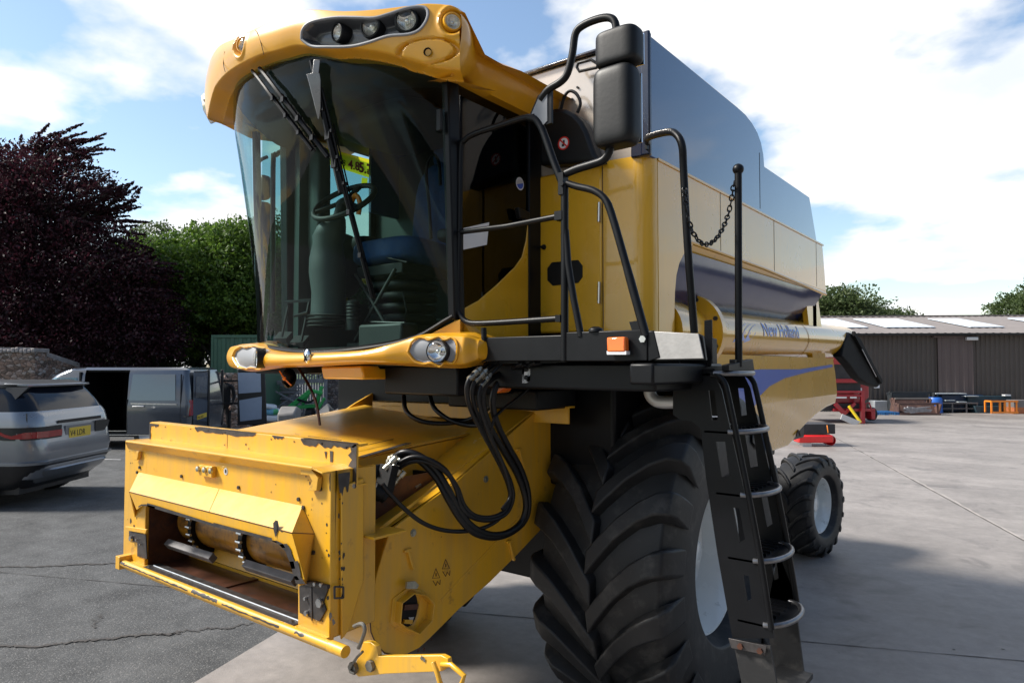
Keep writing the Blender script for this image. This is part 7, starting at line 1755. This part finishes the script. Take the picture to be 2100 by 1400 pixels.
g = G(); g.box(bx_(1650), bx_(1757), -.45, .3, bz(784), bz(776)); g.box(bx_(1752), bx_(1759), -.45, -.3, bz(866), bz(800)); g.bar((bx_(1700), -.4, bz(826)), (bx_(1720), -.4, bz(848)), .10, .14); g.bar((bx_(1720), -.4, bz(845)), (bx_(1740), -.4, bz(825)), .08, .1); g.box(bx_(1700), bx_(1784), -.3, -.1, bz(842), bz(836)); g.tube([(bx_(1764), -.3, bz(838)), (bx_(1764), -.3, bz(826)), (bx_(1772), -.3, bz(824)), (bx_(1776), -.3, bz(838))], .03, 6); g.box(bx_(1776), bx_(1784), -.3, .3, bz(858), bz(840)); g.box(bx_(1650), bx_(1752), -.46, -.42, bz(804), bz(800)); g.box(bx_(1650), bx_(1752), -.44, -.4, bz(812), bz(808))
ob('drawbar_frame', g, [REDM], t, bevel=.01)
g = G(); g.tube([(bx_(1722), -.6, bz(830)), (bx_(1742), -.7, bz(862))], .05, 8, 0); ob('drive_shaft', g, [STK], t)
g = G(); g.slab([(bx_(1704), -.8, bz(845)), (bx_(1740), -.8, bz(860)), (bx_(1728), -.8, bz(868)), (bx_(1700), -.8, bz(855))], (0, .05, 0)); ob('guard_mat', g, [ALU], t)
g = G(); g.lathe([(-.18, .2), (-.18, .40), (-.12, .45), (.12, .45), (.18, .40), (.18, .2)], (bx_(1762), .4, .45), X1, 24); ob('wheel', g, [RUB], t)
g = G(); g.lathe([(-.07, .1), (-.07, .24), (.07, .24), (.07, .1)], (bx_(1790), .2, .30), Vector((1, .2, 0)), 20); ob('gauge_wheel', g, [RUB], t)
g = G(); g.box(bx_(1759), bx_(1766), -.02, -.005, bz(806), bz(795)); g.box(bx_(1760), bx_(1765), -.02, -.005, bz(818), bz(811)); ob('side_decal', g, [WHTP], t)
g = G(); g.box(bx_(1701), bx_(1722), -.46, -.40, bz(815), bz(812)); g.box(bx_(1730), bx_(1742), -.46, -.40, bz(815), bz(812)); ob('label_strip', g, [WHTP], t)
t, k_ = prop('mower_deck', 'bright red low machine with a black cover lying on the concrete behind the side panel', 'implement', 1668, 914)
s_ = 1 / k_; g = G(); g.box((1630 - 1668) * s_, (1702 - 1668) * s_, -.15, .2, (914 - 906) * s_, (914 - 890) * s_); g.lathe([(-.1, .13), (.15, .13), (.15, 0)], ((1697 - 1668) * s_, 0, .16), Y1, 16); ob('red_frame', g, [REDB], t, bevel=.04)
g = G(); g.box((1630 - 1668) * s_, (1707 - 1668) * s_, -.1, .6, (914 - 888) * s_, (914 - 868) * s_); g.bar(((1690 - 1668) * s_, -.1, (914 - 870) * s_), ((1692 - 1668) * s_, -.1, (914 - 886) * s_), .03, .03, 1); ob('cover', g, [DKM, ORG], t, bevel=.03)
g = G(); g.box((1640 - 1668) * s_, (1658 - 1668) * s_, -.1, .1, 0, .1); ob('skid', g, [ALU], t)
TR = lambda n_, lab, cat, u, v, **k: prop(n_, lab, cat, u, v, **k)
t, k_ = TR('water_tank', 'pale translucent water tank between the baler and the black bucket', 'tank', 1806, 845); g = G(); s_ = 1 / k_; g.box(-15 * s_, 14 * s_, 0, .5, .0, 24 * s_); ob('tank_body', g, [pm('pale plastic', (.30, .32, .34), .4, var=.1)], t, bevel=.04); g = G(); g.lathe([(0, .08), (.04, .08), (.04, 0)], (0, .25, 24 * s_), Z1, 12); ob('cap', g, [BLK], t)
t, k_ = TR('pallet', 'flat blue pallet on the concrete in front of the pale tank', 'pallet', 1818, 851); s_ = 1 / k_; g = G()
for q_ in range(6): g.box(-24 * s_, 24 * s_, q_ * .16, q_ * .16 + .1, .10, .13)
for q_ in (-24, -4, 18): g.box(q_ * s_, (q_ + 6) * s_, 0, .9, 0, .10)
ob('pallet_deck', g, [pm('blue pallet paint', (.02, .12, .32), .6, var=.2, scale=9)], t)
BKM = pm('black bucket steel', (.022, .026, .030), .5, var=.3, scale=4); BRM = pm('rusty brown steel', (.085, .045, .038), .7, var=.3, scale=4, dirt=(.18, .10, .06), dirtamt=.3)
def bucket(t, w_, h, d, mat, th=.06):
    g = G(); g.slab([(-w_ / 2, 0, 0), (-w_ / 2 - .12, -.25, h), (-w_ / 2 - .05, .1, h), (-w_ / 2, d, .1), (-w_ / 2, d, 0)], (.05, 0, 0)); g.slab([(w_ / 2, 0, 0), (w_ / 2 - .02, -.25, h), (w_ / 2, .1, h), (w_ / 2, d, .1), (w_ / 2, d, 0)], (-.05, 0, 0))
    g.bar((-w_ / 2 - .1, 0, h), (w_ / 2, 0, h), .12, .09); g.bar((-w_ / 2, -.05, .05), (w_ / 2, -.05, .05), .16, .07); g.slab([(-w_ / 2, .12, .05), (w_ / 2, .12, .05), (w_ / 2, .35, h), (-w_ / 2, .35, h)], (0, .03, 0)); ob('bucket_shell', g, [mat], t, bevel=.008)
t, k_ = TR('loader_bucket', 'big black loader bucket leaning against the barn wall', 'bucket', 1868, 844, D=29.6); bucket(t, 1.75, .86, .5, BKM)
t, k_ = TR('loader_bucket', 'brown bucket with a pale rim, between the black one and the rusty one', 'bucket', 1868, 846, D=29.0); bucket(t, 1.45, .62, .4, BRM); g = G(); g.bar((-.75, -.05, .64), (.75, -.05, .64), .1, .05); ob('rim_bar', g, [pm('worn rim', (.28, .25, .22), .6)], t)
t, k_ = TR('loader_bucket', 'rusty brown bucket full of timber, nearest the yard', 'bucket', 1882, 850, D=28.2); bucket(t, 1.65, .46, .4, BRM)
g = G(); rnd = random.Random(6)
for q_ in range(14): g.bar((rnd.uniform(-.65, -.2), -.05, .08 + rnd.random() * .28), (rnd.uniform(0, .6), .05, .08 + rnd.random() * .26), .07, .05)
o = ob('scrap_timber', g, [WOOD], loc=bgp(bgu(1882, 28.1), 28.1), rz=YAW); tagit(o, 'pale sawn offcuts lying in the rusty brown bucket', 'timber')
t, k_ = TR('plastic_drum', 'bright blue plastic drum behind the rusty bucket', 'drum', 1921, 846, D=29.3); g = G(); g.lathe([(0, .0), (0, .27), (.03, .29), (.3, .28), (.32, .30), (.34, .28), (.60, .28), (.66, .24), (.68, .0)], (0, .2, 0), Z1, 24); ob('drum_body', g, [pm('blue plastic', (.02, .12, .48), .4)], t)
t, k_ = TR('work_bench', 'grey metal workbench frame with a pale top against the barn door', 'bench', 1962, 848, D=29.4); g = G()
for q_ in (-.75, -.25, .35, .8): g.box(q_, q_ + .05, 0, .05, 0, .42); g.box(q_, q_ + .05, .45, .5, 0, .42)
g.box(-.8, .85, -.02, .5, .40, .45); g.box(-.8, .85, 0, .5, .18, .21); ob('bench_frame', g, [pm('grey frame', (.13, .12, .12), .6, var=.2)], t)
g = G(); g.box(-.85, .45, .1, .6, .80, .84); g.box(.35, .9, 0, .3, .70, .73); g.box(-.5, -.1, 0, .2, .52, .55); g.box(.0, .35, -.05, .15, .46, .49); ob('shelf_top', g, [pm('pale shelf', (.40, .44, .46), .5)], t)
t, k_ = TR('fuel_tank', 'long dark blue steel tank standing behind the workbench', 'tank', 1975, 846, D=29.75); g = G(); g.box(-.95, .85, .02, .38, 0.05, .76); ob('tank_body', g, [pm('dark blue steel', (.010, .035, .085), .5, var=.3, scale=3)], t, bevel=.03); g = G(); g.box(-.8, -.7, 0, .3, 0, .05); g.box(.7, .8, 0, .3, 0, .05); ob('tank_feet', g, [BLK], t)
t, k_ = TR('storage_trough', 'low blue-grey trough along the barn between the tank and the orange barrier', 'trough', 2020, 846, D=29.3); g = G(); g.slab([(-.5, 0, .3), (.65, 0, .3), (.55, 0, .0), (-.4, 0, 0)], (0, .5, 0)); g.box(-.55, 1.3, .3, .6, .3, .72); ob('trough_body', g, [pm('blue grey steel', (.02, .045, .06), .6, var=.2)], t, bevel=.02); g = G(); g.box(.95, 1.2, .2, .4, .72, .78); ob('trough_lid', g, [WHTP], t)
t, k_ = TR('feed_barrier', 'orange tubular feed barrier frame near the right edge', 'barrier', 2057, 848, D=28.8); g = G()
for q_ in (-.53, -.18, .02, .22, .50): g.bar((q_, 0, .05), (q_, 0, .52), .05, .06)
g.bar((-.56, 0, .53), (.56, 0, .53), .06, .07); g.bar((-.56, 0, .07), (.56, 0, .07), .06, .07); g.bar((-.56, .35, .53), (-.53, 0, .53), .05, .06); g.bar((.56, .35, .53), (.53, 0, .53), .05, .06); g.bar((-.56, .35, .07), (-.56, .35, .53), .05, .05); g.bar((.56, .35, .07), (.56, .35, .53), .05, .05); ob('barrier_frame', g, [pm('orange paint', (.75, .22, .02), .4)], t)
t, k_ = TR('storage_box', 'grey and orange steel box at the right edge, beside the orange barrier', 'box', 2100, 848, D=28.8); g = G(); g.box(-.45, .6, 0, .5, 0.28, .58, 0); g.box(-.45, .6, 0, .5, 0, .28, 1); ob('box_body', g, [pm('grey box', (.14, .13, .13), .6), pm('orange box', (.34, .11, .04), .6, var=.3)], t, bevel=.015)
for o in list(bpy.data.objects):      # a part keeps no stray labels of its own
    if o.parent and 'category' in o: del o['category']
print('OBJECTS', len(bpy.data.objects), 'VERTS', sum(len(m.vertices) for m in bpy.data.meshes))
